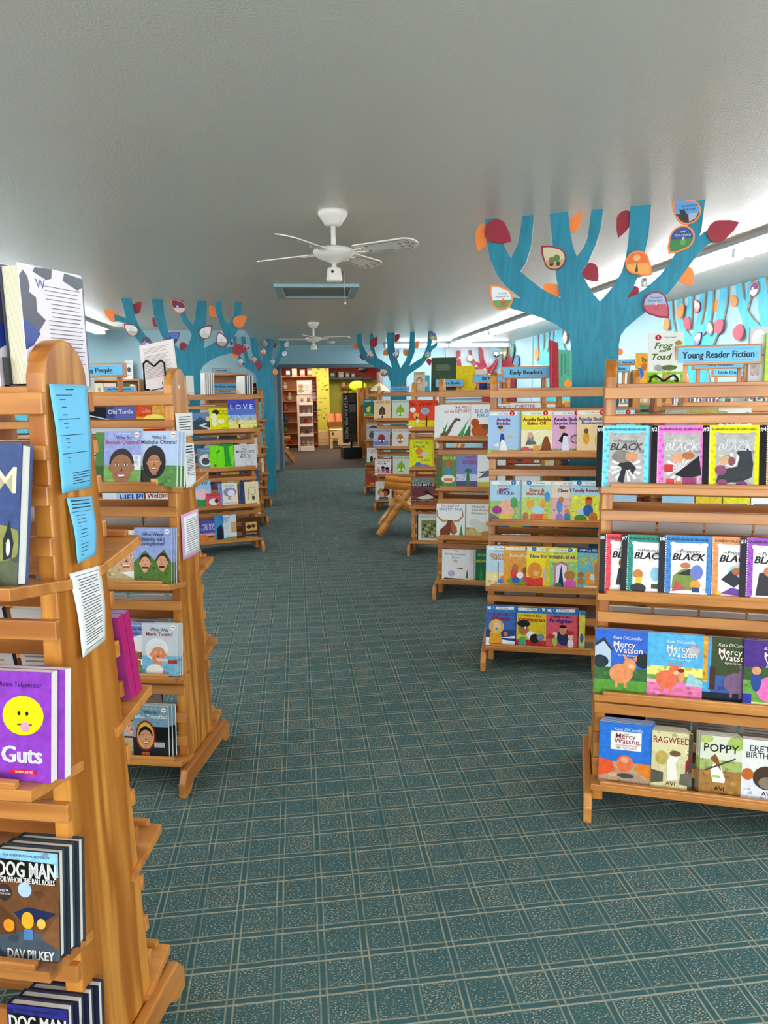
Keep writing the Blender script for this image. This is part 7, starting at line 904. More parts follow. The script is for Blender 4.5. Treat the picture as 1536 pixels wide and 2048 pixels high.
# ================================================================== plywood trees
def leafpoly(tip, c, R, n=20):
    dx, dy = tip[0] - c[0], tip[1] - c[1]; L = math.hypot(dx, dy); a = math.atan2(dy, dx)
    L = max(L, R * 1.05); th = math.acos(min(.99, R / L)); pts = []
    N_ = n
    for i in range(N_ + 1):
        t = a + th + (2 * math.pi - 2 * th) * i / N_
        pts.append((c[0] + R * math.cos(t), c[1] + R * math.sin(t)))
    e = pts[-1]; s = pts[0]
    def q(p0, p1, k, side):
        mx, my = (p0[0] + p1[0]) / 2, (p0[1] + p1[1]) / 2
        nx, ny = mx - (c[0] + tip[0]) / 2, my - (c[1] + tip[1]) / 2; l = math.hypot(nx, ny) or 1
        return (mx + nx / l * k, my + ny / l * k)
    pts.append(q(e, tip, R * .1, 1)); pts.append(tip); pts.append(q(tip, s, R * .1, -1))
    return pts
TREES = [
('R',[[(-0.294,1.926),(-0.193,1.894),(-0.105,1.859),(-0.039,1.827),(0.016,1.787),(0.038,1.76),(0.047,1.711),(0.048,1.613),(0.068,0.533),(0.344,0.547),(0.307,1.552),(0.303,1.702),(0.312,1.754),(0.336,1.79),(0.4,1.845),(0.439,1.874),(0.501,1.928),(0.544,1.961),(0.581,2.01),(0.617,2.063),(0.653,2.114),(0.68,2.154),(0.712,2.186),(0.739,2.206),(0.781,2.204),(0.778,2.255),(0.73,2.273),(0.703,2.261),(0.683,2.244),(0.69,2.266),(0.7,2.419),(0.708,2.419),(0.633,2.419),(0.638,2.419),(0.624,2.306),(0.604,2.244),(0.582,2.189),(0.546,2.123),(0.5,2.061),(0.448,2.013),(0.395,1.97),(0.333,1.945),(0.368,2.002),(0.392,2.072),(0.416,2.172),(0.432,2.272),(0.438,2.419),(0.334,2.419),(0.335,2.419),(0.331,2.249),(0.322,2.159),(0.304,2.088),(0.271,2.028),(0.231,1.979),(0.195,1.941),(0.159,1.982),(0.125,2.037),(0.092,2.096),(0.127,2.151),(0.161,2.231),(0.187,2.321),(0.196,2.419),(0.139,2.419),(0.136,2.419),(0.12,2.275),(0.099,2.225),(0.066,2.183),(0.046,2.229),(0.029,2.303),(0.013,2.419),(-0.085,2.419),(-0.072,2.311),(-0.059,2.205),(-0.039,2.067),(-0.017,1.969),(-0.075,1.995),(-0.13,2.03),(-0.186,2.076),(-0.239,2.124),(-0.207,2.173),(-0.183,2.256),(-0.169,2.419),(-0.169,2.419),(-0.229,2.419),(-0.232,2.419),(-0.255,2.272),(-0.294,2.199),(-0.332,2.267),(-0.372,2.419),(-0.387,2.419),(-0.442,2.419),(-0.431,2.301),(-0.409,2.198),(-0.375,2.12),(-0.318,2.046),(-0.233,1.977),(-0.284,1.986)]],(1.5,3.95),0.4259,[((-0.487,2.252),(-0.447,2.35),0.052,'ff8a3c',None,0),((-0.292,2.286),(-0.38,2.349),0.063,'9c1f33',None,1),((0.09,2.418),(0.036,2.354),0.039,'ff8a3c',None,0),((-0.126,2.251),(-0.05,2.176),0.06,'9c1f33',('d8c9a0','6a7a3a','frog'),1),((0.18,2.049),(0.136,2.104),0.044,'9c1f33',None,0),((-0.117,2.049),(-0.054,2.005),0.043,'ff8a3c',None,0),((-0.405,2.059),(-0.339,1.977),0.061,'ff8a3c',('eef2f6','6a9a4a','w'),1),((0.279,2.268),(0.311,2.362),0.044,'9c1f33',None,0),((0.457,2.059),(0.38,2.129),0.06,'ff8a3c',('f06a22','f2a648','red'),1),((0.337,1.948),(0.372,1.989),0.026,'9c1f33',None,0),((0.54,2.423),(0.621,2.363),0.061,'ff8a3c',('5c9fd6','2c2c30','cliff'),1),((0.535,2.162),(0.597,2.237),0.062,'ff8a3c',('1d4a8c','2c7a38','clock'),1),((0.866,2.293),(0.771,2.257),0.054,'9c1f33',None,1),((0.662,1.999),(0.625,2.058),0.043,'ff8a3c',None,0),((0.553,1.832),(0.479,1.912),0.062,'9c1f33',('8fb0d0','b8465a','dino'),1),((0.325,1.659),(0.307,1.665),0.02,'ff8a3c',None,0)]),
('L',[[(-0.592,2.419),(-0.503,2.419),(-0.494,2.419),(-0.474,2.249),(-0.431,2.134),(-0.379,2.057),(-0.325,1.999),(-0.264,1.961),(-0.213,1.942),(-0.209,2.007),(-0.231,2.066),(-0.265,2.144),(-0.298,2.28),(-0.307,2.419),(-0.199,2.419),(-0.192,2.283),(-0.168,2.139),(-0.154,2.061),(-0.118,1.995),(-0.041,1.923),(0.012,1.97),(0.049,2.037),(0.061,2.088),(0.023,2.156),(-0.026,2.221),(-0.044,2.313),(-0.054,2.419),(0.002,2.419),(0.004,2.327),(0.028,2.249),(0.083,2.174),(0.108,2.264),(0.133,2.419),(0.23,2.419),(0.222,2.267),(0.206,2.147),(0.19,2.04),(0.178,1.948),(0.255,1.989),(0.325,2.035),(0.39,2.097),(0.348,2.203),(0.319,2.31),(0.315,2.419),(0.376,2.419),(0.381,2.325),(0.405,2.245),(0.443,2.185),(0.489,2.274),(0.52,2.419),(0.534,2.419),(0.589,2.419),(0.576,2.303),(0.545,2.154),(0.493,2.071),(0.434,2.002),(0.404,1.958),(0.52,1.972),(0.517,1.908),(0.428,1.896),(0.316,1.865),(0.232,1.824),(0.161,1.77),(0.127,1.716),(0.127,1.629),(0.013,0.0),(-0.256,0.0),(-0.144,1.568),(-0.16,1.63),(-0.199,1.743),(-0.309,1.862),(-0.441,1.991),(-0.498,2.068),(-0.559,2.183),(-0.665,2.206),(-0.667,2.27),(-0.559,2.234)]],(-1.1,7.63),-0.2618,[((-0.76,2.305),(-0.672,2.25),0.054,'ff8a3c',None,0),((-0.404,2.399),(-0.462,2.326),0.048,'9c1f33',None,0),((-0.305,2.254),(-0.275,2.189),0.034,'9c1f33',None,0),((-0.131,2.423),(-0.045,2.352),0.061,'ff8a3c',('6a2450','e8d8e8','p'),1),((-0.585,2.177),(-0.51,2.113),0.057,'9c1f33',('f2f2ee','b8b4a8','m'),1),((-0.38,2.055),(-0.386,2.003),0.048,'9c1f33',('2c3350','8898c8','c'),1),((-0.053,2.102),(-0.135,2.045),0.058,'9c1f33',('2e7bd0','1c2c50','b'),1),((-0.044,1.923),(-0.025,1.97),0.04,'9c1f33',None,0),((0.269,2.18),(0.193,2.1),0.06,'9c1f33',('f4f2ee','c8d8c8','n'),1),((0.332,2.12),(0.363,2.022),0.058,'9c1f33',('f4f2ee','b0b0ac','n'),1),((0.265,2.388),(0.299,2.309),0.046,'ff8a3c',None,0),((0.632,2.282),(0.548,2.221),0.059,'ff8a3c',None,1),((0.612,1.936),(0.528,1.941),0.056,'9c1f33',None,1),((0.458,1.883),(0.505,1.891),0.033,'ff8a3c',None,0)]),
('L2',[[(-0.437,2.319),(-0.376,2.318),(-0.376,2.161),(-0.345,2.047),(-0.304,1.97),(-0.267,1.916),(-0.282,2.027),(-0.303,2.141),(-0.313,2.312),(-0.255,2.311),(-0.249,2.141),(-0.217,2.007),(-0.162,1.934),(-0.118,1.914),(-0.144,1.987),(-0.168,2.111),(-0.188,2.301),(-0.101,2.296),(-0.076,2.139),(-0.046,2.014),(-0.026,1.947),(-0.001,2.081),(0.023,2.176),(0.052,2.28),(0.158,2.275),(0.142,2.117),(0.125,2.022),(0.125,1.926),(0.17,1.993),(0.229,2.107),(0.25,2.249),(0.328,2.248),(0.338,2.172),(0.275,2.02),(0.206,1.906),(0.144,1.811),(0.119,1.688),(0.131,1.346),(0.109,0.012),(-0.131,0.017),(-0.105,0.858),(-0.114,1.691),(-0.125,1.757),(-0.172,1.805),(-0.285,1.874),(-0.367,1.99),(-0.417,2.143)]],(-0.45,10.75),0.0698,[((-0.234,2.14),(-0.242,2.169),0.046,'a04858',('c8b8c0','8a5a68','a'),1),((0.02,2.286),(0.039,2.198),0.041,'9c1f33',('b8a8b0','888','a'),1),((-0.051,2.085),(0.011,2.088),0.043,'9c1f33',('e8d8c8','c08858','a'),1),((-0.347,1.871),(-0.331,1.955),0.042,'9c1f33',('d8dce0','a8b0b8','a'),1),((-0.185,1.93),(-0.135,1.977),0.047,'9c1f33',('c8c0b8','a85858','a'),1),((-0.074,1.817),(-0.074,1.906),0.039,'9c1f33',None,1),((0.142,1.868),(0.134,1.945),0.042,'403848',('a8b8d8','688','a'),1),((0.18,2.231),(0.158,2.174),0.027,'9c1f33',None,0),((0.376,2.252),(0.341,2.187),0.039,'b88048',('a8c8e8','e8c868','a'),1),((0.364,2.086),(0.305,2.062),0.039,'306888',('c8dcec','fff','a'),1),((0.151,1.849),(0.163,1.801),0.039,'ff8a3c',None,1),((-0.46,2.257),(-0.458,2.219),0.023,'9c1f33',None,0)]),
('C',[[(-0.54,2.419),(-0.436,2.419),(-0.433,2.244),(-0.391,2.151),(-0.343,2.096),(-0.306,2.066),(-0.309,2.169),(-0.318,2.291),(-0.316,2.419),(-0.259,2.419),(-0.243,2.218),(-0.227,2.115),(-0.187,2.032),(-0.09,1.969),(0.048,1.873),(0.007,2.007),(-0.024,2.109),(-0.037,2.262),(-0.036,2.419),(0.098,2.419),(0.091,2.258),(0.105,2.106),(0.136,1.993),(0.188,1.868),(0.263,1.97),(0.307,2.08),(0.335,2.25),(0.347,2.419),(0.424,2.419),(0.421,2.117),(0.381,2.017),(0.332,1.897),(0.443,1.965),(0.539,2.023),(0.581,2.102),(0.623,2.241),(0.64,2.419),(0.707,2.419),(0.698,2.308),(0.686,2.194),(0.781,2.246),(0.781,2.186),(0.706,2.138),(0.664,2.07),(0.622,2.001),(0.527,1.892),(0.368,1.795),(0.293,1.735),(0.28,1.684),(0.261,0.0),(-0.004,0.0),(0.015,1.648),(-0.018,1.731),(-0.05,1.804),(-0.222,1.88),(-0.384,1.976),(-0.48,2.112),(-0.521,2.226)]],(1.5,11.5),0.384,[((-0.611,2.24),(-0.549,2.227),0.049,'ff8a3c',None,0),((-0.427,1.99),(-0.461,2.071),0.037,'9c1f33',None,0),((-0.187,2.366),(-0.248,2.269),0.063,'9c1f33',None,1),((-0.317,2.179),(-0.311,2.072),0.054,'d89a8c',('f0e4e0','3c5c98','a'),1),((-0.108,2.086),(-0.05,2.115),0.049,'ff8a3c',None,0),((0.166,2.152),(0.11,2.07),0.055,'606870',('e8e8ec','4878a8','N'),1),((0.169,2.393),(0.108,2.333),0.053,'9c1f33',None,0),((0.231,2.143),(0.275,2.101),0.049,'ff8a3c',None,0),((0.472,2.284),(0.44,2.207),0.044,'ff8a3c',None,0),((0.781,2.27),(0.709,2.342),0.058,'a86a38',('3a78b8','b8b868','g'),1),((0.591,2.009),(0.631,2.062),0.052,'705048',('88b8d8','98b058','a'),1),((0.661,1.886),(0.643,1.96),0.04,'9c1f33',None,0),((-0.24,1.803),(-0.195,1.853),0.041,'9c1f33',None,0),((-0.157,1.855),(-0.082,1.799),0.061,'884838',('d8ccc0','8a6a40','a'),1)]),
('Red',[[(0.591,2.291),(0.671,2.294),(0.661,2.158),(0.695,1.986),(0.825,1.709),(1.042,1.533),(1.025,1.429),(0.79,1.571),(0.637,1.849),(0.588,2.09)],[(0.831,2.296),(0.89,2.299),(0.904,2.181),(0.967,2.078),(1.071,2.037),(1.052,2.154),(1.037,2.419),(1.117,2.299),(1.146,2.119),(1.228,1.943),(1.327,2.028),(1.398,2.126),(1.437,2.137),(1.435,2.048),(1.4,1.962),(1.311,1.842),(1.332,1.529),(1.364,0.0),(1.139,0.0),(1.116,1.428),(1.059,1.776),(0.968,1.949),(0.868,2.122)]],(2.6,14.12),0.0,[((0.819,2.204),(0.855,2.139),0.061,'8a7848',('c8b878','e0d8a0','a'),1),((1.333,2.263),(1.393,2.206),0.058,'282828',('f0f0ec','181818','a'),1)]),
('W1',[[(-1.505,2.419),(-1.395,2.419),(-1.391,2.261),(-1.333,2.144),(-1.256,2.053),(-1.176,1.996),(-1.119,2.084),(-1.079,2.18),(-1.047,2.284),(-1.044,2.419),(-0.969,2.419),(-0.971,2.29),(-0.99,2.201),(-1.009,2.089),(-0.942,2.144),(-0.909,2.223),(-0.907,2.419),(-0.822,2.419),(-0.823,2.235),(-0.844,2.111),(-0.903,2.035),(-0.967,1.987),(-0.859,2.001),(-0.784,2.046),(-0.742,2.145),(-0.715,2.259),(-0.705,2.419),(-0.583,2.419),(-0.585,2.279),(-0.624,2.119),(-0.688,2.009),(-0.768,1.897),(-0.854,1.827),(-0.894,1.754),(-0.722,1.3),(-1.128,1.3),(-1.311,1.774),(-1.358,1.938),(-1.429,2.105),(-1.481,2.231)],[(-1.699,2.419),(-1.608,2.419),(-1.578,2.241),(-1.516,2.104),(-1.358,1.938),(-1.319,1.855),(-1.509,2.03),(-1.64,2.206)],[(-1.267,2.419),(-1.193,2.419),(-1.196,2.193),(-1.222,2.086),(-1.29,2.171)]],(4.13,6.0),1.5708,[((-1.741,2.124),(-1.674,2.176),0.067,'ff8a3c',None,1),((-1.337,2.339),(-1.405,2.278),0.071,'ff8a3c',None,1),((-1.18,2.082),(-1.258,2.152),0.063,'d84858',None,1),((-1.131,2.372),(-1.068,2.286),0.056,'8a2a38',('f4ecec','c86a70','a'),1),((-0.755,2.329),(-0.792,2.254),0.045,'ff8a3c',None,0),((-0.843,2.128),(-0.814,2.034),0.056,'a07858',('f0f0f0','5878a8','a'),1),((-0.599,2.102),(-0.674,2.058),0.071,'d84858',None,1),((-0.969,2.028),(-1.035,1.962),0.063,'7a2838',('e8e8d8','5878b8','a'),1)]),
('W2',[[(-0.458,2.419),(-0.366,2.419),(-0.339,2.316),(-0.302,2.247),(-0.275,2.308),(-0.272,2.419),(-0.216,2.419),(-0.213,2.299),(-0.259,2.163),(-0.16,2.071),(-0.038,1.999),(-0.093,2.151),(-0.129,2.288),(-0.119,2.419),(-0.024,2.419),(0.006,2.302),(0.101,2.096),(0.115,1.972),(0.017,1.935),(0.21,1.3),(-0.017,1.3),(-0.222,1.934),(-0.264,1.999),(-0.332,2.103),(-0.404,2.221)]],(4.13,6.0),1.5708,[((-0.507,2.336),(-0.438,2.26),0.046,'ff8a3c',None,1),((-0.149,2.271),(-0.151,2.338),0.065,'e08868',('6a3a78','e8e8f0','a'),1),((-0.437,1.983),(-0.342,1.975),0.075,'d84858',None,1)]),
('W3',[[(-6.122,2.419),(-6.018,2.419),(-5.996,2.216),(-5.913,2.094),(-5.854,2.206),(-5.842,2.419),(-5.712,2.419),(-5.723,2.198),(-5.696,2.11),(-5.618,2.219),(-5.585,2.419),(-5.461,2.419),(-5.491,2.182),(-5.565,2.046),(-5.388,2.175),(-5.38,2.419),(-5.28,2.419),(-5.273,2.25),(-5.085,2.419),(-4.878,2.419),(-4.851,2.246),(-4.808,2.164),(-4.692,2.064),(-4.585,2.057),(-4.484,1.3),(-5.536,1.3),(-5.66,1.879),(-6.015,1.937),(-5.974,2.009),(-6.075,2.177)]],(4.13,6.0),1.5708,[((-6.075,2.177),(-6.015,2.085),0.107,'ff8a3c',None,1),((-4.655,2.296),(-4.721,2.269),0.093,'b08060',('d8e0e8','c07868','a'),1)]),
('Red2',[[(-8.179,2.317),(-8.038,2.31),(-7.99,2.178),(-7.836,2.102),(-7.694,2.195),(-7.717,2.313),(-7.602,2.309),(-7.579,2.205),(-7.406,2.113),(-7.485,2.018),(-7.259,1.943),(-7.212,1.2),(-8.153,1.2)]],(4.13,6.0),1.5708,[((-7.935,2.31),(-7.932,2.242),0.154,'7a7848',('a8a878','888','a'),1),((-7.443,2.295),(-7.451,2.247),0.133,'487868',None,1),((-7.159,2.1),(-7.154,2.02),0.138,'487898',None,1)]),
]
TLAB = {'R': 'huge teal plywood tree cutout with picture leaves on the right', 'L': 'broad teal plywood tree cutout on the left with orange and red leaves', 'L2': 'slim teal plywood tree cutout whose trunk reaches the floor by the doorway', 'C': 'teal plywood tree cutout right of the doorway behind the fifth right rack', 'Red': 'dark red plywood tree cutout on the far wall with fairy lights', 'W1': 'teal tree cutout in a lit tone on the right wall with red and orange leaves', 'W2': 'teal tree cutout in a lit tone nearest on the right wall, cut by picture edge', 'W3': 'teal tree cutout in a lit tone farthest along the right wall', 'Red2': 'small dark red tree cutout in the far right corner'}
LEAFTXT = {'cliff': ['THE HOUSE ON', 'THE CLIFF'], 'clock': ['THE', 'OLD CLOCK'], 'w': ['A. A. M', 'Winnie-the-Pooh'], 'dino': ['Dinosaurs', 'Before Dark'], 'red': ['WALL'], 'b': ['Around the World'], 'n': [], 'p': ['poems'], 'c': ['LEGACY'], 'N': ['NO']}
for (nm, outs, P, yaw, leaves) in TREES:
    r = empty('plywood_tree', (P[0], P[1], 0), -yaw)
    wm = REDT if nm.startswith('Red') else (TEAL_LIT if nm.startswith('W') else TEAL)
    b = MB()
    for o_ in outs: b.prism(o_, -.009, .009, lambda p, q, a: (p, a, q), wm, mat('b8a888' if not nm.startswith('Red') else '4a2028', .6))
    b.build('trunk', r)
    for tip, c, R, col, pic_, front in leaves:
        y1 = -.012 if front else .024
        poly = leafpoly(tip, c, R)
        b = MB(); b.prism(poly, y1 - .012, y1, lambda p, q, a: (p, a, q), mat(col, .55))
        lf = b.build('leaf', r)
        if pic_:
            c0, c1, kind = pic_
            cx, cy = c; t2 = (cx + (tip[0] - cx) * .86, cy + (tip[1] - cy) * .86)
            poly2 = leafpoly(t2, c, R * .87); d0 = y1 - .0125
            b = MB(); b.add([(p, d0, q) for p, q in poly2], [tuple(range(len(poly2)))], mat(c0, .35))
            # lower half in a second tone, plus a plain motif
            lo = [(p, q if q < cy - R * .1 else cy - R * .1) for p, q in poly2]
            b.add([(p, d0 - .0003, q) for p, q in lo], [tuple(range(len(lo)))], mat(c1 if kind not in ('frog',) else 'c0b070', .35))
            k = R
            if kind == 'frog':
                for ex, ey, rx, ry, cc in ((-.3, -.1, .28, .3, '8a6a38'), (.15, .05, .3, .32, '5a7a38'), (.3, -.45, .2, .2, '383028'), (-.3, -.45, .2, .2, '383028'), (.3, -.45, .15, .15, 'd8c9a0'), (-.3, -.45, .15, .15, 'd8c9a0')):
                    b.add([(p, d0 - .0006 - .0001 * rx, q) for p, q in ell(cx + ex * k, cy + ey * k, rx * k, ry * k)], [tuple(range(18))], mat(cc, .4))
            elif kind == 'red':
                b.add([(p, d0 - .0006, q) for p, q in ell(cx - .05 * k, cy + .4 * k, .3 * k, .28 * k)], [tuple(range(18))], mat('f0b878', .4))
                b.add([(cx - .15 * k, d0 - .0007, cy - .8 * k), (cx + .1 * k, d0 - .0007, cy - .8 * k), (cx, d0 - .0007, cy + .1 * k)], [(0, 1, 2)], mat('2c2020', .4))
            elif kind == 'cliff':
                b.add([(cx - .75 * k, d0 - .0006, cy + .3 * k), (cx - .3 * k, d0 - .0006, cy + .2 * k), (cx - .15 * k, d0 - .0006, cy - .1 * k), (cx + .0 * k, d0 - .0006, cy - .8 * k), (cx - .4 * k, d0 - .0006, cy - .6 * k)], [(0, 1, 2, 3, 4)], mat('2a241e', .5))
                b.add([(cx, d0 - .0005, cy - .1 * k), (cx + .8 * k, d0 - .0005, cy - .1 * k), (cx + .6 * k, d0 - .0005, cy - .55 * k), (cx + .1 * k, d0 - .0005, cy - .8 * k)], [(0, 1, 2, 3)], mat('a8b8c8', .4))
            elif kind in ('clock', 'dino', 'w'):
                cc = {'clock': ('e0c090', '5aa040'), 'dino': ('e0b090', 'b83848'), 'w': ('e0a030', 'c85040')}[kind]
                b.add([(p, d0 - .0006, q) for p, q in ell(cx + .1 * k, cy - .05 * k, .1 * k, .12 * k)], [tuple(range(18))], mat(cc[0], .4))
                b.add([(p, d0 - .00055, q) for p, q in ell(cx + .1 * k, cy - .35 * k, .22 * k, .26 * k)], [tuple(range(18))], mat(cc[1], .4))
            elif kind in ('m', 'n'):
                for i in range(6):
                    yy = cy + .45 * k - i * .13 * k
                    b.add([(cx - .45 * k, d0 - .0006, yy), (cx + (.3 - .05 * (i % 3)) * k, d0 - .0006, yy), (cx + .3 * k, d0 - .0006, yy - .03 * k), (cx - .45 * k, d0 - .0006, yy - .03 * k)], [(0, 1, 2, 3)], mat('a8a49c', .5))
            else:
                for i, (ex, ey, rr) in enumerate(((-.3, .1, .22), (.25, .25, .2), (.1, -.3, .24))):
                    b.add([(p, d0 - .0006 - .0001 * i, q) for p, q in ell(cx + ex * k, cy + ey * k, rr * k, rr * k * .8, 12)], [tuple(range(12))], mat((c1, c0, 'e8e0d8')[i], .4))
            for i, s in enumerate(LEAFTXT.get(kind, [])):
                tcol = {'cliff': '183868', 'clock': 'f0ecd8', 'dino': 'a02840', 'red': 'f8b040', 'b': '183060', 'w': '8a3a38'}.get(kind, '8890b0')
                put_text(b, s, cx + .05 * k, cy + (.5 - .28 * i) * k, .16 * k, 1.3 * k, mat(tcol, .5), lambda x, z: (x, d0 - .0012, z))
            b.build('leaf_picture', lf)
    tag(r, TLAB[nm], 'tree cutout')
# ================================================================== wall bookcases
SP = ['c8c4b8', 'd8d4c8', '7a3038', '2c4a78', 'e8e4dc', '3a6a58', 'b8a060', '484850', 'c86a48', '8aa8b8', 'e0c8a0', '5a3a58', 'a8c0a0', 'f0ece4', '385878']
SPN = ['stone grey', 'ivory', 'dark maroon', 'navy', 'white', 'pine green', 'mustard', 'charcoal', 'brick orange', 'dusty blue', 'sand', 'plum', 'sage', 'bright white', 'steel blue']
def bookcase(loc, rz, w, h, d, shelves, label, woodm=None):
    r = empty('bookcase', loc, rz); wm = woodm or WX
    for x in (-w / 2, w / 2 - .02):
        b = MB(); b.box(x, x + .02, 0, d, 0, h, WZ); b.build('side_panel', r, .002)
    b = MB(); b.box(-w / 2 + .02, w / 2 - .02, d - .008, d, 0, h, wm); b.build('back_panel', r)
    for z in shelves:
        b = MB(); b.box(-w / 2 + .02, w / 2 - .02, 0.0, d - .008, z - .02, z, wm); b.build('shelf', r, .002)
    tag(r, label, 'bookcase'); return r
SPB = MB()
def spine_row(loc, rz, w, z, where, seed, hmax=.24, face=0):
    """books side by side, spines out; all of them are gathered in one mesh"""
    R_ = random.Random(seed); x = -w / 2 + .024
    c, s = math.cos(rz), math.sin(rz); f = lambda u, v, q: (loc[0] + u * c - v * s, loc[1] + u * s + v * c, loc[2] + z + q)
    while x < w / 2 - .06:
        t = R_.uniform(.016, .036); hh = R_.uniform(.75, 1) * hmax; m = mat(R_.choice(SP), .3)
        for (x0, x1, y0, z0, z1, mm) in ((x, x + t, .03, 0, hh, m), (x + .002, x + t - .002, .034, .003, hh - .003, mat('e6dcc0', .8))):
            y1 = .16 if mm is m else .164
            v = [f(x0, y0, z0), f(x1, y0, z0), f(x1, y1, z0), f(x0, y1, z0), f(x0, y0, z1), f(x1, y0, z1), f(x1, y1, z1), f(x0, y1, z1)]
            SPB.add(v, [(0, 3, 2, 1), (4, 5, 6, 7), (0, 1, 5, 4), (1, 2, 6, 5), (2, 3, 7, 6), (3, 0, 4, 7)], mm)
        SPB.add([f(x, .0295, hh * .4), f(x + t, .0295, hh * .4), f(x + t, .0295, hh * .6), f(x, .0295, hh * .6)], [(0, 1, 2, 3)], mat(R_.choice(SP), .4))
        x += t + .0015
bookcase((-1.02, BACK_L - .27, 0), 0, .62, 1.78, .26, (.1, .45, .8, 1.13, 1.46, 1.78), 'pine wall bookcase against the back left wall beside the tree trunk')
bookcase((-2.62, BACK_L - .27, 0), 0, .8, 1.72, .26, (.1, .45, .8, 1.13, 1.42, 1.72), 'pine wall bookcase at the far left of the back wall')
spine_row((-1.02, BACK_L - .27, 0), 0, .62, 1.461, 'under the small sign on the back wall', 3, .2)
spine_row((-1.02, BACK_L - .27, 0), 0, .62, 1.131, 'lower on the back wall bookcase', 5)
spine_row((-2.62, BACK_L - .27, 0), 0, .8, 1.421, 'on the far left bookcase', 7)
for i, yy in enumerate((5.2, 6.7, 8.2)):
    lc = (WALL_R - .27, yy, 0)
    bookcase(lc, -math.pi / 2, 1.4, 1.3, .26, (.1, .45, .8, 1.1, 1.3), 'low pine wall bookcase on the right wall, ' + ('nearest', 'middle', 'farthest')[i] + ' of three')
    spine_row(lc, -math.pi / 2, 1.4, 1.301, 'on top of the ' + ('nearest', 'middle', 'farthest')[i] + ' right wall bookcase', 11 + i, .2)
o = SPB.build('shelved_books'); tag(o, 'rows of small books standing spine out on the wall bookcases', 'books', None, 'stuff')
# ================================================================== log chairs
def log_chair(loc, rz, label):
    r = empty('log_chair', loc, rz)
    def lg(nm, a, c, ra, rb):
        b = MB(); a = Vector(a); c = Vector(c); n = 7; pts = [a.lerp(c, i / n) for i in range(n + 1)]
        rr = [ra + (rb - ra) * i / n + .003 * math.sin(i * 2.3 + a.x * 9) for i in range(n + 1)]
        for i in range(n): b.tube(pts[i], pts[i + 1], rr[i], rr[i + 1], LOG, 14, caps=(i in (0, n - 1)))
        return b.build(nm, r, smooth=False)
    for y in (0, .56):
        lg('leg', (0, y, .03), (.33, y, .5), .04, .036); lg('leg', (.7, y, .03), (.18, y, .42), .038, .036)
        lg('arm', (.06, y, .545), (.72, y, .47), .038, .036)
        lg('brace', (.16, y + .02, .36), (.5, y + .02, .2), .026, .024)
    lg('cross_rail', (.2, -.02, .34), (.2, .58, .34), .034, .034)
    lg('back_post', (.6, .1, .25), (.86, .1, .95), .034, .03); lg('back_post', (.6, .46, .25), (.86, .46, .95), .034, .03)
    b = MB(); b.box(.1, .62, .02, .54, .3, .33, LOG); b.build('seat', r, .005)
    tag(r, label, 'chair')
log_chair((.80, 7.12, 0), D2R(-8), 'varnished peeled log chair in the gap between the fourth and fifth right racks')
log_chair((-.1, 16.1, 0), D2R(180), 'varnished log chair just inside the doorway beside the left jamb')
# ================================================================== room beyond the doorway
YEL = noisy('lime_yellow_wall_paint', 'b8b034', 'ccc44a', 3.0, .6)
REDW = mat('a8281c', .6)
b = MB(); b.box(-2.5, 4.5, 23.0, 23.1, 0, 2.6, YEL); struct('wall_far_room_back', b)
b = MB(); b.box(-2.5, 4.5, 22.9, 23.0, 1.95, 2.6, REDW); struct('wall_far_room_upper', b)
b = MB(); b.box(-2.6, -2.5, FAR, 23.1, 0, 2.6, REDW); b.box(4.5, 4.6, FAR, 23.1, 0, 2.6, YEL); struct('wall_far_room_sides', b)
b = MB(); b.box(-2.6, 4.6, FAR + .12, 23.1, 2.6, 2.7, mat('b8b0a8', .7)); struct('ceiling_far_room', b)
# yellow pillar painted with small black birds
r = empty('painted_pillar', (.74, 21.9, 0))
b = MB(); b.box(-.26, .26, -.15, .15, 0, 2.6, YEL)
R_ = random.Random(4); bk = mat('221c14', .6)
for i in range(46):
    x = R_.uniform(-.22, .22); z = R_.uniform(.7, 2.3); s = R_.uniform(.02, .05); a = R_.uniform(-.5, .5)
    b.add([(x, -.151, z), (x - s, -.151, z + s * .6 * a), (x - s * .4, -.151, z + s * .35), (x + s * .4, -.151, z + s * .3 + .01), (x + s * 1.2, -.151, z + s * (.2 + a))], [(0, 1, 2), (0, 2, 3), (0, 3, 4)], bk)
b.build('pillar_body', r)
b = MB(); b.box(-.28, .28, -.17, .17, 0, .1, WX); b.build('skirting', r, .004)
tag(r, 'lime yellow pillar painted with flying black birds in the far room', 'pillar')
bookcase((.1, 20.3, 0), 0, .98, 2.0, .3, (.1, .42, .72, 1.02, 1.32, 1.62, 1.98), 'tall pine bookcase of small toys behind the white plush display', mat('b8733a', .5))
r = empty('plush_display', (.235, 19.0, 0)); PK = mat('d9c3b4', .5); PKW = mat('ecdcd0', .5)
b = MB(); b.box(-.22, -.16, -.02, .4, 0, 1.45, PK); b.box(.17, .2, .3, .4, 0, 1.6, PK); b.build('side_panel', r, .004)
b = MB(); b.box(-.2, .2, .36, .4, 0, 1.86, PK); b.build('back_panel', r)
TRAY = (.1, .42, .68, .95, 1.24)
for z in TRAY:
    b = MB(); b.box(-.16, .2, -.02 - (.12 if z == .1 else 0), .36, z - .02, z, PK); b.box(-.16, .2, -.03 - (.12 if z == .1 else 0), -.02 - (.12 if z == .1 else 0), z - .03 - (.06 if z == .1 else 0), z + .045, PKW)
    tr = b.build('tray', r, .003)
b = MB(); b.box(-.2, .16, .33, .36, 1.5, 1.82, PKW)
b.add([(p, .328, q) for p, q in ell(-.1, 1.7, .07, .06)], [tuple(range(18))], mat('c08a70', .5)); b.add([(p, .327, q) for p, q in ell(-.1, 1.58, .08, .05)], [tuple(range(18))], mat('98a058', .5))
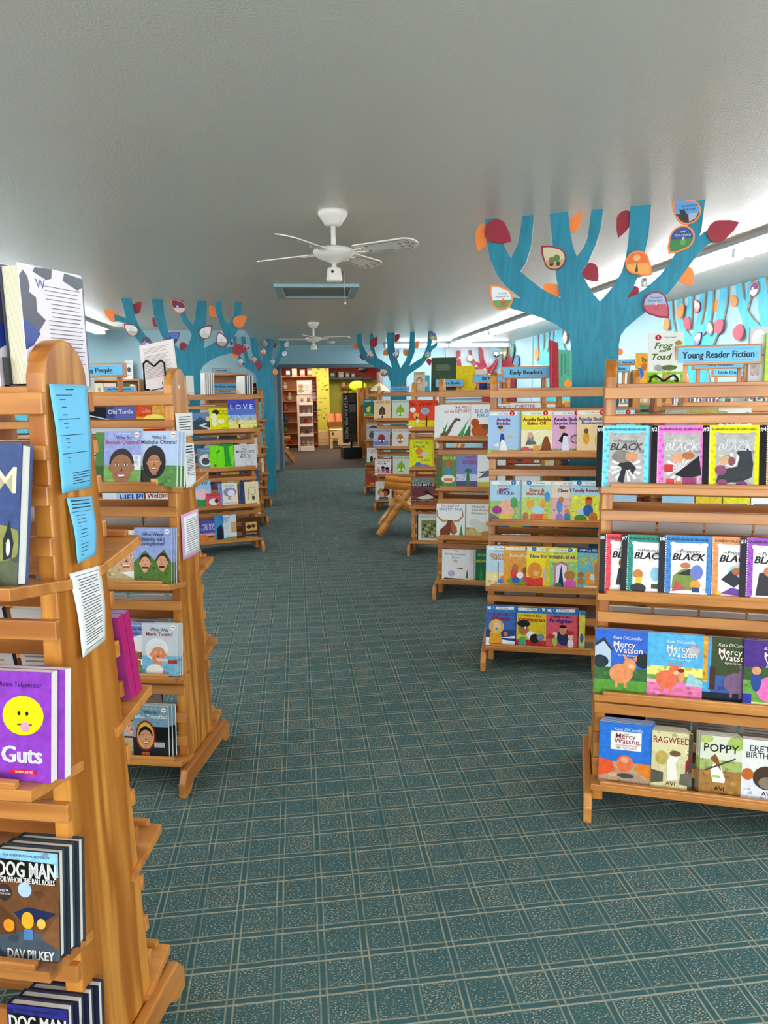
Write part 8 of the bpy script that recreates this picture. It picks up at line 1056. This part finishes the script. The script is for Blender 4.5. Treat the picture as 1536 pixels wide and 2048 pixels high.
for i in range(3): b.box(.0, .12, .326, .329, 1.6 + .06 * i, 1.605 + .06 * i, mat('8a7868', .6))
b.build('header_card', r)
tag(r, 'pale pink white plush toy display stand on the dark carpet', 'display stand')
def plush(loc, s, c1, c2, label):
    r = empty('plush_toy', loc)
    m1 = noisy('plush_' + c1, c1, c2, 30, .9); b = MB(); b.ball((0, 0, s * .5), s * .5, s * .42, s * .5, m1, 9); b.build('body', r, smooth=True)
    b = MB(); b.ball((0, -s * .12, s * 1.12), s * .36, s * .34, s * .34, m1, 9); b.ball((-s * .27, -s * .1, s * 1.42), s * .13, s * .08, s * .15, m1, 6); b.ball((s * .27, -s * .1, s * 1.42), s * .13, s * .08, s * .15, m1, 6); b.ball((0, -s * .42, s * 1.04), s * .14, s * .12, s * .11, mat(c2, .9), 6); b.build('head', r, smooth=True)
    b = MB()
    for sx in (-1, 1): b.tube((sx * s * .3, -s * .2, s * .25), (sx * s * .42, -s * .62, s * .12), s * .16, s * .13, m1, 8)
    b.build('paws', r, smooth=True); tag(r, label, 'plush toy')
PL = [(-.08, 4, .1, 'a89888', '7a6a5c', 'grey brown'), (.09, 4, .11, '6a5040', '8a6848', 'dark brown'), (-.05, 3, .09, 'c8a0a8', '7a6068', 'dusty pink'), (.08, 3, .1, 'd0c8c0', '484440', 'black and white'), (.0, 2, .11, 'c82028', 'a01820', 'bright red'), (.13, 2, .08, 'b09078', '786048', 'tan'), (-.1, 1, .1, 'c89050', 'a87038', 'golden'), (.02, 1, .09, '7a4838', '583020', 'chestnut'), (.13, 1, .1, 'e8e4de', '282420', 'white with dark nose'), (-.08, 0, .11, '9a8878', '6a5848', 'mouse grey'), (.04, 0, .1, 'c8b8a0', '907860', 'oatmeal'), (.14, 0, .1, '8a6a50', 'b89878', 'cocoa')]
TN = ['lowest', 'second lowest', 'middle', 'second highest', 'highest']
for x, tr_, s, c1, c2, nm in PL: plush((.235 + x, 19.12 - (.08 if tr_ == 0 else 0), TRAY[tr_] + .001), s, c1, c2, '%s plush animal on the %s tray of the white plush stand' % (nm, TN[tr_]))
for i, (x, z, c) in enumerate(((-.3, 1.981, '3a3a48'), (-.12, 1.981, 'c8b8a0'), (.1, 1.981, 'b88868'), (.3, 1.981, '8a6048'))):
    b = MB(); b.box(-.07, .07, 0, .06, 0, .2 + .02 * (i % 2), mat(c, .5)); b.box(-.05, .05, -.001, 0, .06, .16, mat('e8dcc8', .5)); o = b.build('toy_box', None, .004); o.location = (.1 + x, 20.36, z)
    tag(o, '%s toy box on top of the tall bookcase in the far room' % ('charcoal', 'cream', 'tan', 'brown')[i], 'box')
for i, (x, z, c, nm) in enumerate(((-.4, 1.621, 'b8b0a0', 'stone'), (-.4, 1.021, 'a85048', 'rose'), (-.4, .721, '4a5878', 'navy'), (-.28, 1.321, 'd8c8b0', 'cream'), (.42, 1.321, 'c8c0d0', 'lilac'), (.4, 1.621, '7a5a70', 'plum'), (-.42, .421, '6a7838', 'olive'), (-.3, .101, 'b83028', 'red'), (.42, 1.021, '384858', 'slate'))):
    b = MB(); b.ball((0, 0, .08), .07, .06, .08, mat(c, .8), 8); b.ball((0, -.02, .18), .045, .045, .045, mat(c, .8), 8); o = b.build('toy_figure', None, smooth=True); o.location = (.1 + x, 20.44, z); tag(o, '%s coloured toy figure on a shelf of the tall far room bookcase' % nm, 'toy')
# black spinner rack
r = empty('spinner_rack', (1.24, 16.5, 0)); r.rotation_euler = (0, 0, .12); BL = mat('101012', .35)
b = MB(); b.box(-.22, .22, -.16, .22, 0, .26, BL); b.build('base', r, .006)
b = MB(); b.tube((0, 0, .26), (0, 0, .4), .025, .025, STEEL, 12); b.build('post', r)
b = MB(); b.box(-.18, -.06, -.06, .12, .36, 1.5, BL)
st = text_mesh('PETER PAUPER PRESS', 0); k_ = .98 / st[2]
b.add([(-.12 + (y - .35) * k_ * 1.1, -.0612, .95 - x * k_) for x, y in st[0]], st[1], mat('e8e4dc', .5))
b.build('title_panel', r, .003)
b = MB(); b.box(-.06, .14, -.03, .12, .38, 1.5, BL); b.build('pocket_frame', r)
tag(r, 'tall black spinner rack with white vertical lettering in the far room', 'spinner rack')
for i in range(5):
    m_ = noisy('journal_cover_%d' % i, '2a2420', ('7a5a40', '584838', '6a4030', 'a8a8a8', '706050')[i], 60, .5)
    b = MB(); b.box(-.055, .11, -.05, -.032, 0, .19, m_); o = b.build('journal', None, .002); o.location = (1.24, 16.5, .4 + .22 * i); o.rotation_euler = (0, 0, .12)
    tag(o, 'dark patterned journal, %s pocket of the black spinner rack' % ('lowest', 'second', 'middle', 'fourth', 'highest')[i], 'journal')
# slatted crate, bench and bin
r = empty('slatted_crate', (.76, 21.0, 0))
for z in (.0, .09, .18, .27, .36):
    b = MB(); b.box(-.2, .2, -.01, .01, z, z + .06, PALE); b.box(-.2, .2, .3, .32, z, z + .06, PALE); b.build('slat', r, .003)
for x in (-.2, .18):
    b = MB(); b.box(x, x + .02, .01, .3, 0, .42, PALE); b.build('corner_post', r)
tag(r, 'pale slatted wooden crate at the foot of the yellow pillar', 'crate')
r = empty('wooden_bench', (1.06, 19.8, 0))
b = MB(); b.box(-.16, .16, -.02, .02, .28, .5, PALE); b.box(-.1, -.06, -.022, -.0205, .36, .44, mat('3a3430', .6)); b.build('apron', r, .003)
b = MB(); b.box(-.17, .5, -.04, .4, .5, .52, PALE); b.build('bench_top', r, .003)
for x0, x1 in ((-.16, -.14), (.12, .1)):
    b = MB(); b.prism([(x0 - .01, 0), (x0 + .07, 0), (x1 + .05, .3), (x1 - .02, .3)], -.02, .02, lambda p, q, a: (p, a, q), PALE); b.build('leg', r, .003)
tag(r, 'small pale pine bench with splayed legs left of the spinner rack', 'bench')
b = MB(); b.box(1.1, 1.5, 19.6, 19.64, .1, .5, mat('e8c898', .6)); o = b.build('cardboard_box', None); tag(o, 'open pale cardboard panel box beside the pine bench', 'box')
r = empty('sloping_bin', (1.2, 20.8, .56)); OW = mat('a85c20', .5)
b = MB(); b.prism([(0, 0), (.35, 0), (.35, .36), (0, .14)], -.32, .32, lambda p, q, a: (a, p, q), OW); b.build('bin_body', r, .004)
for x in (-.1, .1):
    b = MB(); b.box(x, x + .01, .0, .34, .14, .4, mat('8a4818', .5)); b.build('divider', r)
for x in (-.28, .26):
    b = MB(); b.box(x, x + .03, .02, .3, -.56, 0, OW); b.build('leg', r)
tag(r, 'orange brown sloping wooden bin on legs in the far room', 'bin')
for i, (x, z, w_, h_, c, d_, nm) in enumerate(((1.16, 2.0, .2, .2, '2a3848', .1, 'dark blue'), (1.42, 2.0, .16, .18, 'b8c0b8', .1, 'pale grey'), (1.62, 2.0, .14, .16, '6a7880', .1, 'slate grey'), (1.8, 2.0, .14, .14, '3a68a0', .1, 'mid blue'))):
    b = MB(); b.box(-w_ / 2, w_ / 2, 0, d_, 0, h_, mat(c, .5)); b.box(-w_ * .3, w_ * .3, -.001, 0, h_ * .2, h_ * .7, mat('d8d0c0', .5)); o = b.build('storage_box', None, .004); o.location = (x, 22.62, z)
    tag(o, nm + ' box on the high ledge right of the yellow pillar', 'box')
b = MB(); b.box(1.02, 2.4, 22.55, 22.9, 1.94, 1.999, mat('385878', .5)); o = b.build('wall_ledge', None); tag(o, 'narrow blue edged ledge high on the yellow wall', 'ledge')
r = empty('display_shelf', (1.6, 22.7, 0))
for z in (1.0, 1.2, 1.42, 1.7):
    b = MB(); b.box(-.18, .22, 0, .2, z - .02, z, mat('5a4a20', .5)); b.build('shelf', r)
tag(r, 'four short dark shelves on the yellow wall', 'shelf')
for i, (x, z, c, nm) in enumerate(((1.5, 1.701, 'e8a088', 'salmon'), (1.55, 1.421, 'f0c010', 'yellow'), (1.72, 1.421, 'e8b818', 'amber'), (1.48, 1.201, 'c8b048', 'ochre'), (1.5, 1.001, 'a84848', 'red'), (1.62, 1.001, 'e0a080', 'peach'))):
    b = MB(); b.box(-.06, .06, 0, .08, 0, .15, mat(c, .5)); o = b.build('gift_box', None, .004); o.location = (x, 22.74, z); tag(o, nm + ' gift box on the short dark shelves of the yellow wall', 'box')
b = MB(); b.ball((0, 0, 0), .26, .1, .16, mat('b8e020', .5, 0, .3), 12); o = b.build('leaf_lamp', None, smooth=True); o.location = (1.85, 21.6, 1.72); tag(o, 'glowing lime green leaf lamp on the yellow wall', 'lamp')
r = empty('wooden_cabinet', (1.55, 17.2, 0))
b = MB(); b.box(-.07, .5, 0, .5, 0, 1.62, WZ); b.build('cabinet_body', r, .004)
b = MB(); b.box(-.03, .07, -.012, 0, 1.2, 1.52, mat('8a8a80', .5)); b.box(-.012, .05, -.014, -.012, 1.23, 1.49, mat('c88a48', .6)); b.build('framed_picture', r)
tag(r, 'tall pine cabinet with a framed picture at the right of the far room', 'cabinet')
b = MB()
for i in range(10): b.box(-.02 + .0 * i, .02, -.01, .01, i * .04, i * .04 + .036, mat('3a2820', .6))
b.ball((0, 0, .42), .12, .05, .05, mat('181414', .6), 8); b.ball((.1, 0, .5), .05, .04, .1, mat('241c1c', .6), 8)
o = b.build('black_bird_figure', None); o.location = (1.62, 17.4, 1.621); tag(o, 'black bird figure on the pine cabinet of the far room', 'figurine')
# ================================================================== small things on racks

# glass table lamp on the farthest right rack
p = rack_pt('R7', .185, .0, 1.4745)
r = empty('table_lamp', p)
b = MB(); b.lathe([(.05, 0), (.05, .01), (.014, .02), (.012, .05), (.01, .16)], mat('4a3a28', .4, .5)); b.build('lamp_base', r, smooth=True)
b = MB(); b.lathe([(.135, .03), (.13, .055), (.035, .14), (.03, .145)], mat('f0e0b0', .4, 0, .25), n=8); sh = b.build('lamp_shade', r)
b = MB()
for k in range(8):
    a = 2 * math.pi * k / 8; b.tube((.136 * math.cos(a), .136 * math.sin(a), .03), (.036 * math.cos(a), .036 * math.sin(a), .141), .0025, .0025, mat('6a5030', .4), 5)
b.build('lead_strip', sh)
b = MB(); b.tube((0, 0, .145), (0, 0, .3), .014, .012, mat('b0a898', .4), 10); b.build('lamp_top', r, smooth=True)
tag(r, 'leaded cream glass table lamp on the farthest right rack', 'table lamp')
# fairy lights across the red tree
r = empty('fairy_lights', (2.6, 14.08, 0)); R_ = random.Random(12)
pts = [(.62 + .11 * i + R_.uniform(-.04, .04), 2.05 + .17 * math.sin(i * .9) + R_.uniform(-.05, .05)) for i in range(10)] + [(1.35 - .1 * i, 1.82 + .1 * math.sin(i * 1.3)) for i in range(9)]
pts = [(x - .1, z) for x, z in pts]
b = MB(); b.path([(x, -.012, z) for x, z in pts], .0015, mat('d8d4c8', .5), 4); b.build('wire', r)
for x, z in pts:
    b = MB(); b.ball((x, -.018, z), .013, .013, .013, mat('fff4d8', .4, 0, 14), 6); b.build('bulb', r)
tag(r, 'string of warm fairy lights draped over the dark red tree cutout', 'string lights')
b = MB(); b.box(2.98, 3.86, 14.165, 14.19, 1.35, 2.41, mat('a8aeb4', .5)); o = b.build('grey_panel'); tag(o, 'light grey panel on the wall behind the dark red tree', 'panel')
# acrylic ledge on the row behind the second left rack
a = Vector(rack_pt('L3b', .12, -.235, TZ[0] - .01)); b = MB()
b.box(0, .44, 0, .012, 0, .05, mat('c8c4c4', .3)); b.box(0, .44, 0, .05, 0, .006, mat('c8c4c4', .3)); o = b.build('plastic_ledge', None, .002); o.location = a; o.rotation_euler = (0, 0, -RMAT['L3b'][1])
tag(o, 'grey plastic ledge in front of the dark and violet books', 'ledge')
# big jacketed hardcovers on the nearest left rack
def jacket(loc, rz, w, h, t, label, front):
    r = empty('hardcover_book', loc, rz)
    tc = .003; c = MB(); pk = mat('e6d8dc', .35); x0, x1 = -w / 2, w / 2
    c.box(x0, x1, 0, tc, 0, h, mat('3a3c50', .3)); c.box(x0, x1, t - tc, t, 0, h, pk); c.box(x0 - .001, x0 + tc, 0, t, 0, h, mat('2c3c78', .3))
    fn = lambda x, z, d: (x1 - x, t + d, z)
    art(c, [('p', '4a4450', (.0, .42), (.0, .9), (.06, .95), (.12, .9), (.14, .82), (.12, .78), (.22, .74), (.22, .62), (.34, .56), (.2, .44), (.14, .36), (.02, .3)), ('p', '283a88', (.0, .3), (.0, .56), (.2, .48), (.24, .44), (.12, .34)),
        ('p', '3c3c44', (.2, .95), (.24, .99), (.5, 1), (.48, .92), (.4, .9)), ('p', '3c3c44', (.66, .92), (.7, .99), (1, .97), (1, .9), (.9, .86)), ('t', 'W', .3, .86, .06, '2c4a88', .2, 0)] +
        [('r', .36 if 4 > i else .44 if 8 > i else .38, .845 - .036 * i, .93 - .02 * (i % 3), .851 - .036 * i, '58505c') for i in range(19)], w, h, fn, .35)
    c.build('dust_jacket', r)
    p = MB(); p.box(x0 + tc, x1 - .004, tc, t - tc, .004, h - .004, mat('e6dcc0', .8)); 
    for i in range(12): y = tc + (t - 2 * tc) * (i + .5) / 12; p.box(x1 - .004, x1 - .0038, y, y + .0006, .004, h - .004, mat('b8a880', .8))
    p.build('page_block', r); tag(r, label, 'book')
jacket((-0.472, 1.426, 1.4745), -2.007, 0.155, 0.209, 0.043, "pale pink jacketed hardcover with dense text beside the nearest left end board", 0)
jacket((-0.524, 1.439, 1.4745), -2.007, 0.155, 0.213, 0.043, "matching thick hardcover at the left picture edge with cream page edges", 0)

b = MB(); b.box(-.004, .004, -.03, .03, 0, .05, STEEL); b.box(-.004, .06, -.03, .03, 0, .002, STEEL); o = b.build('bookend'); o.location = rack_pt('L1', .655, -.03, 1.4745); tag(o, 'small black bookend between the tall pale hardcovers', 'bookend')
# pink topped books leaning on the rear shelf of the nearest left rack
for i in range(2):
    me = book_meshes(.12, .2, .022, 0, 'b8246a', [('r', 0, 0, 1, .3, '4a2070')], spine='b8246a', back='a03078', pages='b49ac8')
    yw = RMAT['L1'][1]; ln = D2R(LEAN[1]); q = Vector(rack_pt('L1', .655 + .02, .2 - .026 * i, TZ[1] - .0155))
    book(me, q, -yw + math.pi, -ln, ('outer', 'inner')[i] + ' magenta book with lilac pages on the rear of the nearest left rack')
# pale pink book on the second left rack
me = book_meshes(.13, .185, .012, 0, 'e8d8d4', [('r', .1, .9 - .03 * i - (.03 if i > 3 else 0), .9 - .08 * (i % 3), .908 - .03 * i - (.03 if i > 3 else 0), '9a8a8c') for i in range(20)] + [('r', .5, .1, .85, .2, 'f4f0ec'), ('r', .55, .12, .58, .18, '303030'), ('r', .6, .12, .66, .18, '303030'), ('r', .7, .12, .74, .18, '303030'), ('r', .2, .04, .85, .065, '4a5a88')], spine='3a68a8')
q = rack_pt('L2', 0.678, -.02, 1.4745)
o = book(me, q, -RMAT['L2'][1], -D2R(14), 'pale pink book showing its printed back in a black wire stand')
o.rotation_euler = (-D2R(14), -D2R(10), -RMAT['L2'][1])
